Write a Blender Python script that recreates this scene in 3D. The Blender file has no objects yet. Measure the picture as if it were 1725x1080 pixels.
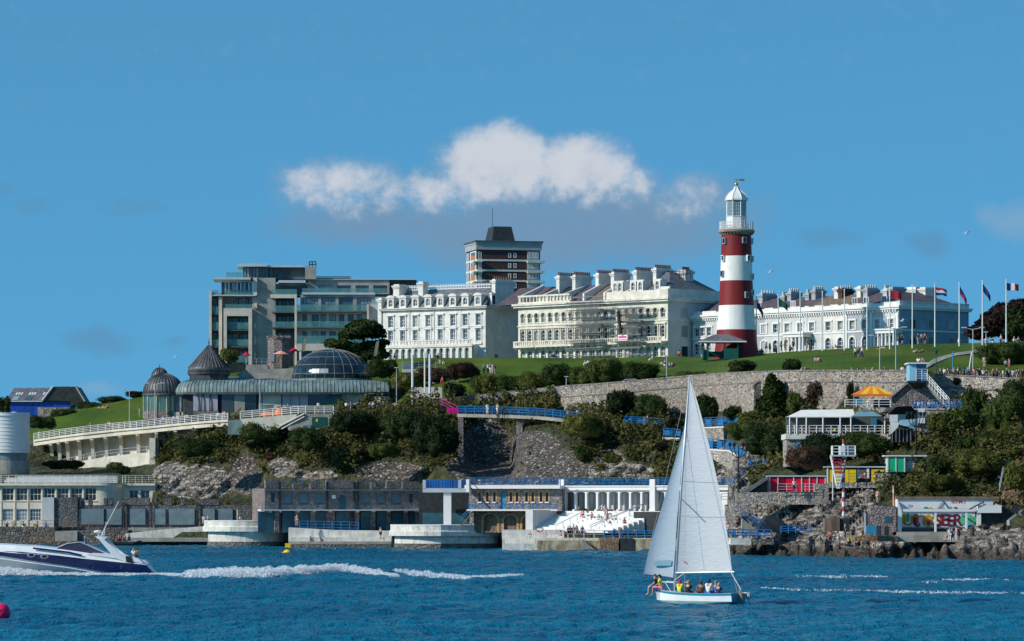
import bpy, math, random
import numpy as np
from mathutils import Vector, noise as mnoise
R = math.radians
sc = bpy.context.scene
col = sc.collection
FX, HY, CX, CH = 6600.0, 843.0, 862.5, 7.0     # focal length in photo pixels, horizon row, centre column, eye height

# ---------------------------------------------------------------- camera
cd = bpy.data.cameras.new("camera"); cam = bpy.data.objects.new("camera", cd); col.objects.link(cam)
cam.location = (0, 0, CH); cam.rotation_euler = (R(90), 0, 0)
cd.sensor_width = 36; cd.sensor_fit = 'HORIZONTAL'; cd.lens = FX/1725*36
cd.shift_y = (HY-540)/1725; cd.clip_start = 1; cd.clip_end = 20000
sc.camera = cam
# ---------------------------------------------------------------- light
SUN_AZ, SUN_EL = 67.0, 31.0                     # degrees left of straight behind the camera / above the horizon
sdir = Vector((-math.sin(R(SUN_AZ))*math.cos(R(SUN_EL)), -math.cos(R(SUN_AZ))*math.cos(R(SUN_EL)), math.sin(R(SUN_EL))))
ld = bpy.data.lights.new("sun", 'SUN'); ld.energy = 4.3; ld.angle = R(0.5); ld.color = (1.0, 0.93, 0.82)
lo = bpy.data.objects.new("sun", ld); col.objects.link(lo); lo.rotation_euler = sdir.to_track_quat('Z', 'Y').to_euler()
sc.view_settings.view_transform = 'Standard'; sc.view_settings.look = 'None'
sc.view_settings.gamma = 1; sc.view_settings.exposure = 0.0
sc.cycles.max_bounces = 6; sc.cycles.transparent_max_bounces = 12
sc.cycles.use_denoising = True

class NT:
    """small helper for node trees; numbers and sockets mix freely"""
    def __init__(s, nt): s.nt = nt; s.N = nt.nodes; s.L = nt.links
    def put(s, sock, v):
        if isinstance(v, bpy.types.NodeSocket): s.L.new(v, sock)
        elif v is not None: sock.default_value = v
    def m(s, op, a, b=None, c=None, clamp=False):
        n = s.N.new('ShaderNodeMath'); n.operation = op; n.use_clamp = clamp
        for i, v in enumerate((a, b, c)): s.put(n.inputs[i], v)
        return n.outputs[0]
    def noise(s, vec, scale, detail=4, rough=0.55, dist=0.0, dim='3D'):
        n = s.N.new('ShaderNodeTexNoise'); n.noise_dimensions = dim
        s.put(n.inputs['Vector'], vec); n.inputs['Scale'].default_value = scale
        n.inputs['Detail'].default_value = detail; n.inputs['Roughness'].default_value = rough; n.inputs['Distortion'].default_value = dist
        return n.outputs['Fac']
    def voro(s, vec, scale, feature='F1', out='Distance', rnd=1.0):
        n = s.N.new('ShaderNodeTexVoronoi'); n.feature = feature
        s.put(n.inputs['Vector'], vec); n.inputs['Scale'].default_value = scale; n.inputs['Randomness'].default_value = rnd
        return n.outputs[out]
    def map(s, vec, scale=(1, 1, 1), rot=(0, 0, 0), loc=(0, 0, 0)):
        n = s.N.new('ShaderNodeMapping'); s.put(n.inputs['Vector'], vec)
        n.inputs['Scale'].default_value = scale; n.inputs['Rotation'].default_value = rot; n.inputs['Location'].default_value = loc
        return n.outputs[0]
    def coord(s, which='Object'): return s.N.new('ShaderNodeTexCoord').outputs[which]
    def geo(s, which='Position'): return s.N.new('ShaderNodeNewGeometry').outputs[which]
    def ramp(s, fac, stops, interp='LINEAR'):
        n = s.N.new('ShaderNodeValToRGB'); s.put(n.inputs[0], fac); n.color_ramp.interpolation = interp
        e = n.color_ramp.elements
        while len(e) < len(stops): e.new(0.5)
        for i, (p, c) in enumerate(stops):
            e[i].position = p
        for i, (p, c) in enumerate(stops):
            e[i].color = (*c, 1) if len(c) == 3 else c
        return n.outputs[0]
    def mix(s, fac, a, b, blend='MIX'):
        n = s.N.new('ShaderNodeMix'); n.data_type = 'RGBA'; n.blend_type = blend
        s.put(n.inputs[0], fac)
        for i, v in ((6, a), (7, b)):
            if not isinstance(v, bpy.types.NodeSocket) and len(v) == 3: v = (*v, 1)
            s.put(n.inputs[i], v)
        return n.outputs[2]
    def rng(s, v, a, b, c=0.0, d=1.0, smooth=True):
        n = s.N.new('ShaderNodeMapRange'); n.interpolation_type = 'SMOOTHSTEP' if smooth else 'LINEAR'
        s.put(n.inputs[0], v)
        for i, x in enumerate((a, b, c, d)): s.put(n.inputs[i+1], x)
        return n.outputs[0]
    def comb(s, x, y, z):
        n = s.N.new('ShaderNodeCombineXYZ')
        for i, v in enumerate((x, y, z)): s.put(n.inputs[i], v)
        return n.outputs[0]
    def sep(s, v):
        n = s.N.new('ShaderNodeSeparateXYZ'); s.put(n.inputs[0], v); return n.outputs
    def bump(s, h, strength=0.5, dist=0.1, normal=None):
        n = s.N.new('ShaderNodeBump'); n.inputs['Strength'].default_value = strength; n.inputs['Distance'].default_value = dist
        s.put(n.inputs['Height'], h)
        if normal is not None: s.put(n.inputs['Normal'], normal)
        return n.outputs[0]

# ---------------------------------------------------------------- sky with a low cumulus bank
world = bpy.data.worlds.new("World"); sc.world = world; world.use_nodes = True
w = NT(world.node_tree)
for n in list(w.N): w.N.remove(n)
out = w.N.new('ShaderNodeOutputWorld'); bg = w.N.new('ShaderNodeBackground'); w.L.new(bg.outputs[0], out.inputs[0])
D = w.coord('Generated'); dx, dy, dz = w.sep(D)
sky = w.N.new('ShaderNodeTexSky'); sky.sky_type = 'NISHITA'; sky.sun_disc = False
sky.sun_elevation = R(SUN_EL); sky.sun_rotation = R(180+SUN_AZ); sky.altitude = 30; sky.air_density = 1.0; sky.dust_density = 0.3; sky.ozone_density = 3.0
w.L.new(w.comb(dx, dy, w.m('ADD', w.m('MULTIPLY', w.m('MAXIMUM', dz, 0.0), 0.95), 0.30)), sky.inputs[0])
skyc = w.mix(1.0, sky.outputs[0], (0.52, 1.13, 1.15), 'MULTIPLY')

inv = w.m('DIVIDE', 66.0, w.m('MAXIMUM', dy, 0.02))
U = w.m('MULTIPLY', dx, inv); V = w.m('MULTIPLY', dz, inv)          # hundredths of a photo pixel, fixed to directions in the sky
UV = w.comb(U, V, 0.0)
n1 = w.noise(UV, 0.9, 6, 0.6); n2 = w.noise(w.map(UV, (1, 1, 1), loc=(7, 3, 1)), 0.9, 6, 0.6)
Uw = w.m('ADD', U, w.m('MULTIPLY', w.m('SUBTRACT', n1, 0.5), 1.1)); Vw = w.m('ADD', V, w.m('MULTIPLY', w.m('SUBTRACT', n2, 0.5), 0.75))
def blob(px, py, rx, ry, wgt=1.0, warp=True):
    cx, cy = (px-CX)/100, (HY-py)/100
    a = w.m('DIVIDE', w.m('SUBTRACT', Uw if warp else U, cx), rx/100); b = w.m('DIVIDE', w.m('SUBTRACT', Vw if warp else V, cy), ry/100)
    r2 = w.m('ADD', w.m('MULTIPLY', a, a), w.m('MULTIPLY', b, b))
    return w.m('MULTIPLY', w.m('SUBTRACT', 1.0, r2, clamp=True), wgt)
def blobs(lst):
    o = None
    for b in lst:
        q = blob(*b); o = q if o is None else w.m('MAXIMUM', o, q)
    return o
det = w.m('SUBTRACT', w.noise(UV, 2.6, 8, 0.62), 0.5)
lit = w.rng(w.m('ADD', blobs([(560,325,125,74,1.1),(640,330,100,70,.85),(728,325,115,62,1.1),(848,284,140,86,1.45),(790,310,120,60,1.0),(965,292,140,76,1.3),(1055,316,90,55,.95),(1170,350,115,66,.85)]),
          w.m('MULTIPLY', det, 0.6)), 0.0, 1.15)
body = w.rng(w.m('ADD', blobs([(620,378,230,52,.8),(860,385,320,72,1.0),(1030,378,260,85,1.0),(1220,370,120,80,.6),(900,415,300,55,.8)]), w.m('MULTIPLY', det, 0.35)), 0.03, 0.95)
wisps = w.rng(w.m('ADD', blobs([(165,575,85,26,.7),(285,577,40,14,.5),(55,350,52,22,.45),(235,352,70,20,.45),(1395,400,75,24,.6),(1560,410,52,30,.65),(1240,335,50,60,.3),(-10,320,40,20,.5)]), w.m('MULTIPLY', det, 0.5)), 0.02, 0.9)
pale = w.rng(w.m('ADD', blobs([(1705,372,70,50,.6),(165,655,60,25,.5),(1180,330,60,40,.4)]), w.m('MULTIPLY', det, 0.5)), 0.02, 0.9)
K = 1.0
c1 = w.mix(w.m('MULTIPLY', body, 0.92), skyc, (0.170*K, 0.298*K, 0.458*K))
c1 = w.mix(w.m('MULTIPLY', wisps, 0.6), c1, (0.115, 0.26, 0.42))
c1 = w.mix(w.m('MULTIPLY', pale, 0.45), c1, (0.36, 0.42, 0.52))
litcol = w.mix(w.rng(w.m('ADD', w.m('ADD', lit, w.m('MULTIPLY', det, 0.9)), w.m('MULTIPLY', w.m('SUBTRACT', V, 5.3), 0.45)), 0.2, 1.25), (0.22, 0.35, 0.50), (0.62, 0.65, 0.71))
c1 = w.mix(w.m('MULTIPLY', w.m('MULTIPLY', lit, 0.95), w.rng(w.m('ADD', V, w.m('MULTIPLY', det, 1.6)), 4.5, 5.45)), c1, litcol)
w.L.new(c1, bg.inputs[0])
SKY_STRENGTH = 0.15
# the cloud colours are display values, so divide them out of the strength before mixing (see below)
bg.inputs[1].default_value = SKY_STRENGTH
for n in w.N:
    if n.type == 'MIX':
        for i in (6, 7):
            if not n.inputs[i].is_linked and n.blend_type == 'MIX':
                c = n.inputs[i].default_value; n.inputs[i].default_value = (c[0]/SKY_STRENGTH, c[1]/SKY_STRENGTH, c[2]/SKY_STRENGTH, 1)

# ---------------------------------------------------------------- materials
def newmat(name):
    m = bpy.data.materials.new(name); m.use_nodes = True
    t = NT(m.node_tree); b = m.node_tree.nodes['Principled BSDF']
    return m, t, b
def paint(name, c, rough=0.7, var=0.12, scale=0.6, dirt=0.0, metal=0.0, streak=False, bump=0.0, spec=0.3):
    """painted or plain surface with weathering"""
    m, t, b = newmat(name); o = t.coord()
    n = t.noise(t.map(o, (1, 1, 0.25) if streak else (1, 1, 1)), scale, 5, 0.6)
    lo_ = tuple(x*(1-var*1.6) for x in c); hi = tuple(min(1, x*(1+var*0.7)) for x in c)
    cc = t.mix(t.rng(n, 0.3, 0.7), lo_, hi)
    if dirt:
        n2 = t.noise(t.map(o, (2.2, 2.2, 0.35)), 1.1, 6, 0.65)
        cc = t.mix(t.m('MULTIPLY', t.rng(n2, 0.5, 0.75), dirt), cc, (0.09, 0.075, 0.055))
    t.L.new(cc, b.inputs['Base Color']); b.inputs['Roughness'].default_value = rough; b.inputs['Metallic'].default_value = metal
    b.inputs['Specular IOR Level'].default_value = spec
    if bump: t.L.new(t.bump(t.noise(o, scale*12, 4), bump, 0.03), b.inputs['Normal'])
    return m
def stonemat(name, base, scale=2.2, contrast=0.6, patch=None, mortar=0.5, stretch=(1, 1, 1.5)):
    m, t, b = newmat(name); o = t.map(t.coord(), stretch)
    wv = t.noise(o, 3, 2)
    v = t.voro(o, scale, 'F1', 'Color', 1.0); g = t.sep(v)[0]
    e = t.voro(o, scale, 'DISTANCE_TO_EDGE', 'Distance', 1.0)
    lo_ = tuple(x*(1-contrast) for x in base); hi = tuple(min(.85, x*(1+contrast*.9)) for x in base)
    cc = t.ramp(g, [(0, lo_), (0.45, base), (0.85, base), (1, hi)])
    big = t.rng(t.noise(t.coord(), 0.16, 5, 0.6), 0.4, 0.65)
    cc = t.mix(t.m('MULTIPLY', big, 0.45), cc, tuple(x*0.45 for x in base))
    if patch: cc = t.mix(t.m('MULTIPLY', t.rng(t.noise(t.map(t.coord(), loc=(9, 4, 2)), 0.35, 4, 0.6), 0.52, 0.7), 0.75), cc, patch)
    cc = t.mix(t.m('MULTIPLY', t.rng(e, 0.06, 0.0), mortar), cc, tuple(x*0.35 for x in base))
    t.L.new(cc, b.inputs['Base Color']); b.inputs['Roughness'].default_value = 0.9
    t.L.new(t.bump(t.m('ADD', t.rng(e, 0, 0.2), t.m('MULTIPLY', g, 0.6)), 0.8, 0.12), b.inputs['Normal'])
    return m
def glassmat(name, c=(0.02, 0.035, 0.05), rough=0.08, rand=0.5, lit=(0.25, 0.28, 0.3)):
    m, t, b = newmat(name)
    inf = t.N.new('ShaderNodeObjectInfo').outputs['Random']
    n = t.noise(t.coord(), 0.8, 2)
    cc = t.mix(t.m('MULTIPLY', t.rng(t.m('ADD', inf, t.m('MULTIPLY', n, 0.4)), 0.6, 1.2), rand), c, lit)
    t.L.new(cc, b.inputs['Base Color']); b.inputs['Roughness'].default_value = rough; b.inputs['Specular IOR Level'].default_value = 0.6
    return m
def leafmat(name, a, bcol, c, transl=0.25, scale=0.35):
    m, t, b = newmat(name); p = t.geo('Position')
    n = t.noise(p, scale, 4, 0.65); n2 = t.noise(p, 2.5, 2)
    oi = t.N.new('ShaderNodeObjectInfo').outputs['Random']
    cc = t.ramp(t.m('ADD', t.m('ADD', t.m('MULTIPLY', n, 0.7), t.m('MULTIPLY', n2, 0.3)), t.m('MULTIPLY', t.m('SUBTRACT', oi, 0.5), 0.25)), [(0.32, a), (0.5, bcol), (0.66, c)])
    t.L.new(cc, b.inputs['Base Color']); b.inputs['Roughness'].default_value = 0.75; b.inputs['Specular IOR Level'].default_value = 0.12
    tr = t.N.new('ShaderNodeBsdfTranslucent'); t.L.new(cc, tr.inputs[0])
    mx = t.N.new('ShaderNodeMixShader'); mx.inputs[0].default_value = transl
    t.L.new(b.outputs[0], mx.inputs[1]); t.L.new(tr.outputs[0], mx.inputs[2])
    t.L.new(mx.outputs[0], t.N['Material Output'].inputs[0])
    return m
M = {}
M['white'] = paint('white_render', (0.70, 0.685, 0.645), var=.10, dirt=.18)
M['whiteclean'] = paint('white_paint', (0.75, 0.75, 0.735), .5, var=.04)
M['cream'] = paint('cream_render', (0.70, 0.67, 0.575), var=.12, dirt=.3)
M['creamlido'] = paint('lido_cream', (0.74, 0.68, 0.55), var=.10, dirt=.22)
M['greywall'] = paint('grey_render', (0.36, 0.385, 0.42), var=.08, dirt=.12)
M['palewall'] = paint('pale_render', (0.56, 0.57, 0.57), var=.08, dirt=.12)
M['shadewall'] = paint('blue_shaded_render', (0.26, 0.37, 0.47), var=.12, dirt=.15)  # blue-grey tint puts the end wall's shade into its colour
M['beige'] = paint('beige_panel', (0.64, 0.58, 0.50), var=.10)
M['taupe'] = paint('taupe_cladding', (0.36, 0.34, 0.31), var=.15)
M['darkgrey'] = paint('dark_grey_cladding', (0.10, 0.115, 0.12), var=.2)
M['silver'] = paint('silver_roof_edge', (0.62, 0.66, 0.68), .35, var=.04, metal=.3)
M['slate'] = paint('slate', (0.15, 0.155, 0.175), .6, var=.25, scale=1.4, bump=.3)
M['slatepurple'] = paint('purple_slate', (0.115, 0.09, 0.105), .6, var=.25, scale=1.4)
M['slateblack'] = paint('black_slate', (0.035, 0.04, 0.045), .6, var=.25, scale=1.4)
M['tile'] = paint('orange_tile', (0.42, 0.17, 0.07), .8, var=.25, scale=1.6)
M['brownroof'] = paint('brown_roof', (0.20, 0.15, 0.11), .8, var=.25, scale=1.6)
M['brick'] = paint('dark_brick', (0.085, 0.045, 0.042), .85, var=.2, scale=2)
M['brickorange'] = paint('orange_brick', (0.45, 0.20, 0.10), .85, var=.2, scale=2)
M['quoin'] = paint('yellow_brick', (0.50, 0.30, 0.15), .85, var=.25, scale=2.5)
M['concrete'] = paint('concrete', (0.36, 0.34, 0.30), .9, var=.2, dirt=.4, bump=.3)
M['seawall'] = paint('stained_sea_wall', (0.70, 0.68, 0.62), .8, var=.15, scale=.9, dirt=.55, bump=.3)
M['darkstone'] = stonemat('dark_quay_stone', (0.17, 0.155, 0.135), 1.4, .5)
M['rubble'] = stonemat('rubble_wall', (0.42, 0.37, 0.315), 3.0, .75, patch=(0.38, 0.26, 0.19))
M['rubblegrey'] = stonemat('grey_rubble', (0.31, 0.28, 0.27), 2.6, .62)
M['rubblewhite'] = stonemat('pale_rubble', (0.52, 0.46, 0.40), 3.0, .65)
M['lidostone'] = stonemat('purple_grey_stone', (0.30, 0.25, 0.235), 2.4, .4, patch=(0.32, 0.21, 0.18))
M['creststone'] = stonemat('slate_grey_stone', (0.15, 0.15, 0.155), 2.0, .4)
M['weedrock'] = paint('weedy_brown_rock', (0.50, 0.42, 0.27), .95, var=.35, scale=.9, dirt=.9, bump=.6)
M['brownstone'] = stonemat('brown_stone', (0.33, 0.21, 0.13), 2.6, .45)
M['glass'] = glassmat('window_glass', rand=.85, lit=(.32, .33, .32))
M['blackglass'] = glassmat('black_glass', (0.01, 0.013, 0.02), .12, 0.15)
M['skyglass'] = glassmat('pale_window_glass', (0.06, 0.11, 0.14), .06, .8, (0.35, 0.42, 0.45))
def clearmat(name, c, alpha, rough=.1):
    m = paint(name, c, rough, var=.15, spec=.6); m.node_tree.nodes['Principled BSDF'].inputs['Alpha'].default_value = alpha; return m
M['tealglass'] = clearmat('teal_balcony_glass', (0.13, 0.33, 0.33), .42)
M['net'] = clearmat('debris_netting', (0.12, 0.13, 0.13), .35, .8)
M['pots'] = paint('clay_pots', (0.22, 0.10, 0.07), .9, var=.2)
M['shutter'] = paint('blue_grey_shutter', (0.16, 0.23, 0.26), .6, var=.15)
M['teal'] = paint('teal_panel', (0.04, 0.13, 0.17), .5, var=.2)
M['blue'] = paint('royal_blue_paint', (0.015, 0.13, 0.42), .4, var=.15)
M['bluerail'] = paint('blue_rail', (0.02, 0.17, 0.42), .4, var=.15)
M['wrapblue'] = paint('blue_sheeting', (0.01, 0.07, 0.42), .45, var=.2, streak=True, scale=1.5)
M['skyblue'] = paint('sky_blue_paint', (0.28, 0.55, 0.72), .5, var=.06)
M['bluemid'] = paint('mid_blue_paint', (0.04, 0.26, 0.42), .5, var=.1)
M['red'] = paint('lighthouse_red', (0.205, 0.013, 0.015), .55, var=.12, scale=.8, streak=True, dirt=.3)
M['lhwhite'] = paint('lighthouse_white', (0.80, 0.79, 0.75), .5, var=.05, scale=.8, streak=True, dirt=.22)
M['gallery'] = paint('gallery_stone', (0.36, 0.30, 0.23), .85, var=.2)
M['gold'] = paint('gold', (0.55, 0.33, 0.06), .35, metal=.8, var=.1)
M['copper'] = paint('copper_patina', (0.19, 0.265, 0.26), .5, var=.28, scale=.9, streak=True, spec=.5)
M['copperdark'] = paint('copper_dark', (0.095, 0.10, 0.105), .5, var=.35, scale=.7, streak=True, spec=.5)
M['domeglass'] = paint('dome_glass', (0.015, 0.03, 0.045), .1, var=.3, spec=.7)
M['lilac'] = paint('lilac_screen', (0.42, 0.40, 0.47), .6, var=.06)
M['metal'] = paint('galvanised_metal', (0.42, 0.44, 0.46), .4, metal=.4, var=.1)
M['greypole'] = paint('grey_pole', (0.50, 0.54, 0.58), .4, var=.05)
M['black'] = paint('black_paint', (0.02, 0.02, 0.022), .5)
M['darkgreen'] = paint('dark_green_paint', (0.01, 0.09, 0.075), .5)
M['redbright'] = paint('red_paint', (0.78, 0.005, 0.045), .4, var=.05)
M['yellow'] = paint('yellow_paint', (0.85, 0.56, 0.01), .4, var=.06)
M['orange'] = paint('orange_paint', (0.85, 0.22, 0.03), .5, var=.08)
M['coral'] = paint('coral_canvas', (0.85, 0.36, 0.25), .7, var=.05)
M['redcanvas'] = paint('red_canvas', (0.55, 0.01, 0.04), .7, var=.08)
M['green'] = paint('green_paint', (0.01, 0.45, 0.21), .4, var=.06)
M['canvas'] = paint('white_canvas', (0.80, 0.79, 0.75), .75, var=.05)
M['bluecanvas'] = paint('slate_blue_canvas', (0.16, 0.30, 0.38), .7, var=.08)
M['darkcanvas'] = paint('black_canvas', (0.03, 0.028, 0.035), .7)
M['navy'] = paint('navy_gelcoat', (0.008, 0.02, 0.10), .12, var=.05, spec=.7)
M['gelwhite'] = paint('white_gelcoat', (0.80, 0.81, 0.82), .2, var=.03, spec=.6)
M['tealhull'] = paint('teal_stripe_and_shade', (0.02, 0.23, 0.33), .25, var=.05, spec=.6)
M['palehull'] = paint('pale_green_antifoul', (0.30, 0.47, 0.47), .35, var=.1)
M['screen'] = paint('tinted_windscreen', (0.06, 0.045, 0.09), .08, spec=.8)
M['pink'] = paint('pink_buoy', (0.80, 0.015, 0.12), .35, var=.08)
M['wood'] = paint('weathered_wood', (0.22, 0.15, 0.11), .85, var=.3, scale=2, streak=True)
M['rust'] = paint('rusty_orange', (0.62, 0.20, 0.03), .6, var=.2)
M['bark'] = paint('bark', (0.09, 0.065, 0.045), .95, var=.3, scale=3)
M['flagred'] = paint('flag_red', (0.42, 0.02, 0.04), .7); M['flagblue'] = paint('flag_blue', (0.01, 0.03, 0.16), .7); M['flagwhite'] = paint('flag_white', (0.7, 0.7, 0.7), .7)
M['flaggreen'] = paint('flag_green', (0.01, 0.10, 0.06), .7)
M['olive'] = paint('olive_banner', (0.24, 0.23, 0.14), .7)
M['road'] = paint('asphalt', (0.10, 0.10, 0.10), .9, var=.2)
M['pathgrey'] = paint('path_concrete', (0.30, 0.29, 0.27), .9, var=.15)
M['leafdark'] = leafmat('leaf_dark', (0.006, 0.014, 0.006), (0.020, 0.038, 0.012), (0.050, 0.072, 0.018))
M['leafmid'] = leafmat('leaf_mid', (0.014, 0.026, 0.008), (0.042, 0.066, 0.014), (0.105, 0.125, 0.028))
M['leafolive'] = leafmat('leaf_olive', (0.022, 0.032, 0.009), (0.075, 0.090, 0.018), (0.16, 0.155, 0.04))
M['leafbrown'] = leafmat('leaf_brown', (0.024, 0.014, 0.012), (0.062, 0.036, 0.026), (0.10, 0.058, 0.032))
M['leafgrey'] = leafmat('leaf_grey', (0.05, 0.065, 0.05), (0.11, 0.13, 0.11), (0.20, 0.22, 0.19))
M['leafscrub'] = leafmat('leaf_scrub', (0.010, 0.017, 0.007), (0.045, 0.058, 0.015), (0.17, 0.15, 0.055), scale=0.28)
def grassmat():
    m, t, b = newmat('grass'); p = t.geo('Position')
    a = t.noise(t.map(p, (1, .35, 1)), 0.10, 5, 0.6); c = t.noise(p, 3.0, 4, 0.7)
    cc = t.ramp(t.m('ADD', t.m('MULTIPLY', a, 0.6), t.m('MULTIPLY', c, 0.4)), [(0.36, (0.034, 0.066, 0.009)), (0.5, (0.060, 0.110, 0.012)), (0.64, (0.115, 0.155, 0.026))])
    cc = t.mix(t.m('MULTIPLY', t.rng(t.noise(t.map(p, (.5, .2, 1)), .16, 6, .7), .52, .68), .5), cc, (0.135, 0.125, 0.045))
    t.L.new(cc, b.inputs['Base Color']); b.inputs['Roughness'].default_value = 0.9; b.inputs['Specular IOR Level'].default_value = 0.1
    t.L.new(t.bump(t.noise(p, 6, 3), 0.6, 0.15), b.inputs['Normal'])
    return m
M['grass'] = grassmat()
def cliffmat():
    m, t, b = newmat('cliff'); p = t.geo('Position')
    at = t.N.new('ShaderNodeAttribute'); at.attribute_name = 'rock'; rk = t.sep(at.outputs['Color'])
    strat = t.noise(t.map(p, (0.9, 0.7, 3.4), rot=(0, R(38), 0)), 0.75, 8, 0.72, 0.3)
    cr = t.voro(t.map(p, (1, 1, 1.3), rot=(0, R(35), 0)), 1.1, 'DISTANCE_TO_EDGE')
    rc = t.ramp(strat, [(0.36, (0.018, 0.015, 0.014)), (0.44, (0.09, 0.075, 0.065)), (0.53, (0.29, 0.25, 0.21)), (0.61, (0.58, 0.54, 0.49))])
    rc = t.mix(t.m('MULTIPLY', t.rng(cr, 0.05, 0.0), 0.6), rc, (0.04, 0.035, 0.03))
    z = t.sep(p)[2]
    wet = t.rng(t.m('ADD', z, t.m('MULTIPLY', t.noise(p, 0.5, 3), 2.2)), 3.1, 1.6)
    rc = t.mix(t.m('MULTIPLY', wet, rk[2]), rc, t.ramp(t.noise(p, 1.2, 5, .7), [(0.38, (0.018, 0.016, 0.012)), (0.6, (0.10, 0.075, 0.05)), (0.8, (0.20, 0.15, 0.10))]))
    soil = t.ramp(t.noise(p, 0.5, 6, 0.7), [(0.35, (0.010, 0.016, 0.007)), (0.52, (0.040, 0.050, 0.015)), (0.68, (0.12, 0.10, 0.045))])
    v = t.voro(t.map(p, (1, 1, 1.4)), 2.6, 'F1', 'Color'); e = t.voro(t.map(p, (1, 1, 1.4)), 2.6, 'DISTANCE_TO_EDGE')
    rb = t.ramp(t.sep(v)[0], [(0, (0.03, 0.025, 0.023)), (0.4, (0.085, 0.07, 0.06)), (0.8, (0.14, 0.118, 0.10)), (1, (0.46, 0.42, 0.37))])
    rb = t.mix(t.m('MULTIPLY', t.rng(e, 0.07, 0), 0.6), rb, (0.04, 0.035, 0.03))
    fr = t.rng(t.m('ADD', rk[0], t.m('MULTIPLY', t.m('SUBTRACT', t.noise(p, 0.6, 5, .7), 0.5), 0.9)), 0.40, 0.60)
    cc = t.mix(fr, soil, rc); cc = t.mix(t.rng(t.m('ADD', rk[1], t.m('MULTIPLY', t.m('SUBTRACT', t.noise(p, 0.7, 5, .7), 0.5), 1.3)), 0.42, 0.58), cc, rb)
    t.L.new(cc, b.inputs['Base Color']); b.inputs['Roughness'].default_value = 0.88
    t.L.new(t.bump(t.m('ADD', strat, t.m('MULTIPLY', t.rng(cr, 0, .25), 0.4)), 0.9, 0.6), b.inputs['Normal'])
    return m
M['cliff'] = cliffmat()
def shade(c):  # cloth materials by colour
    k = 'cloth_%s' % '_'.join('%02d' % int(x*99) for x in c)
    if k not in M: M[k] = paint(k, c, .85, var=.1, scale=4)
    return M[k]
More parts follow.
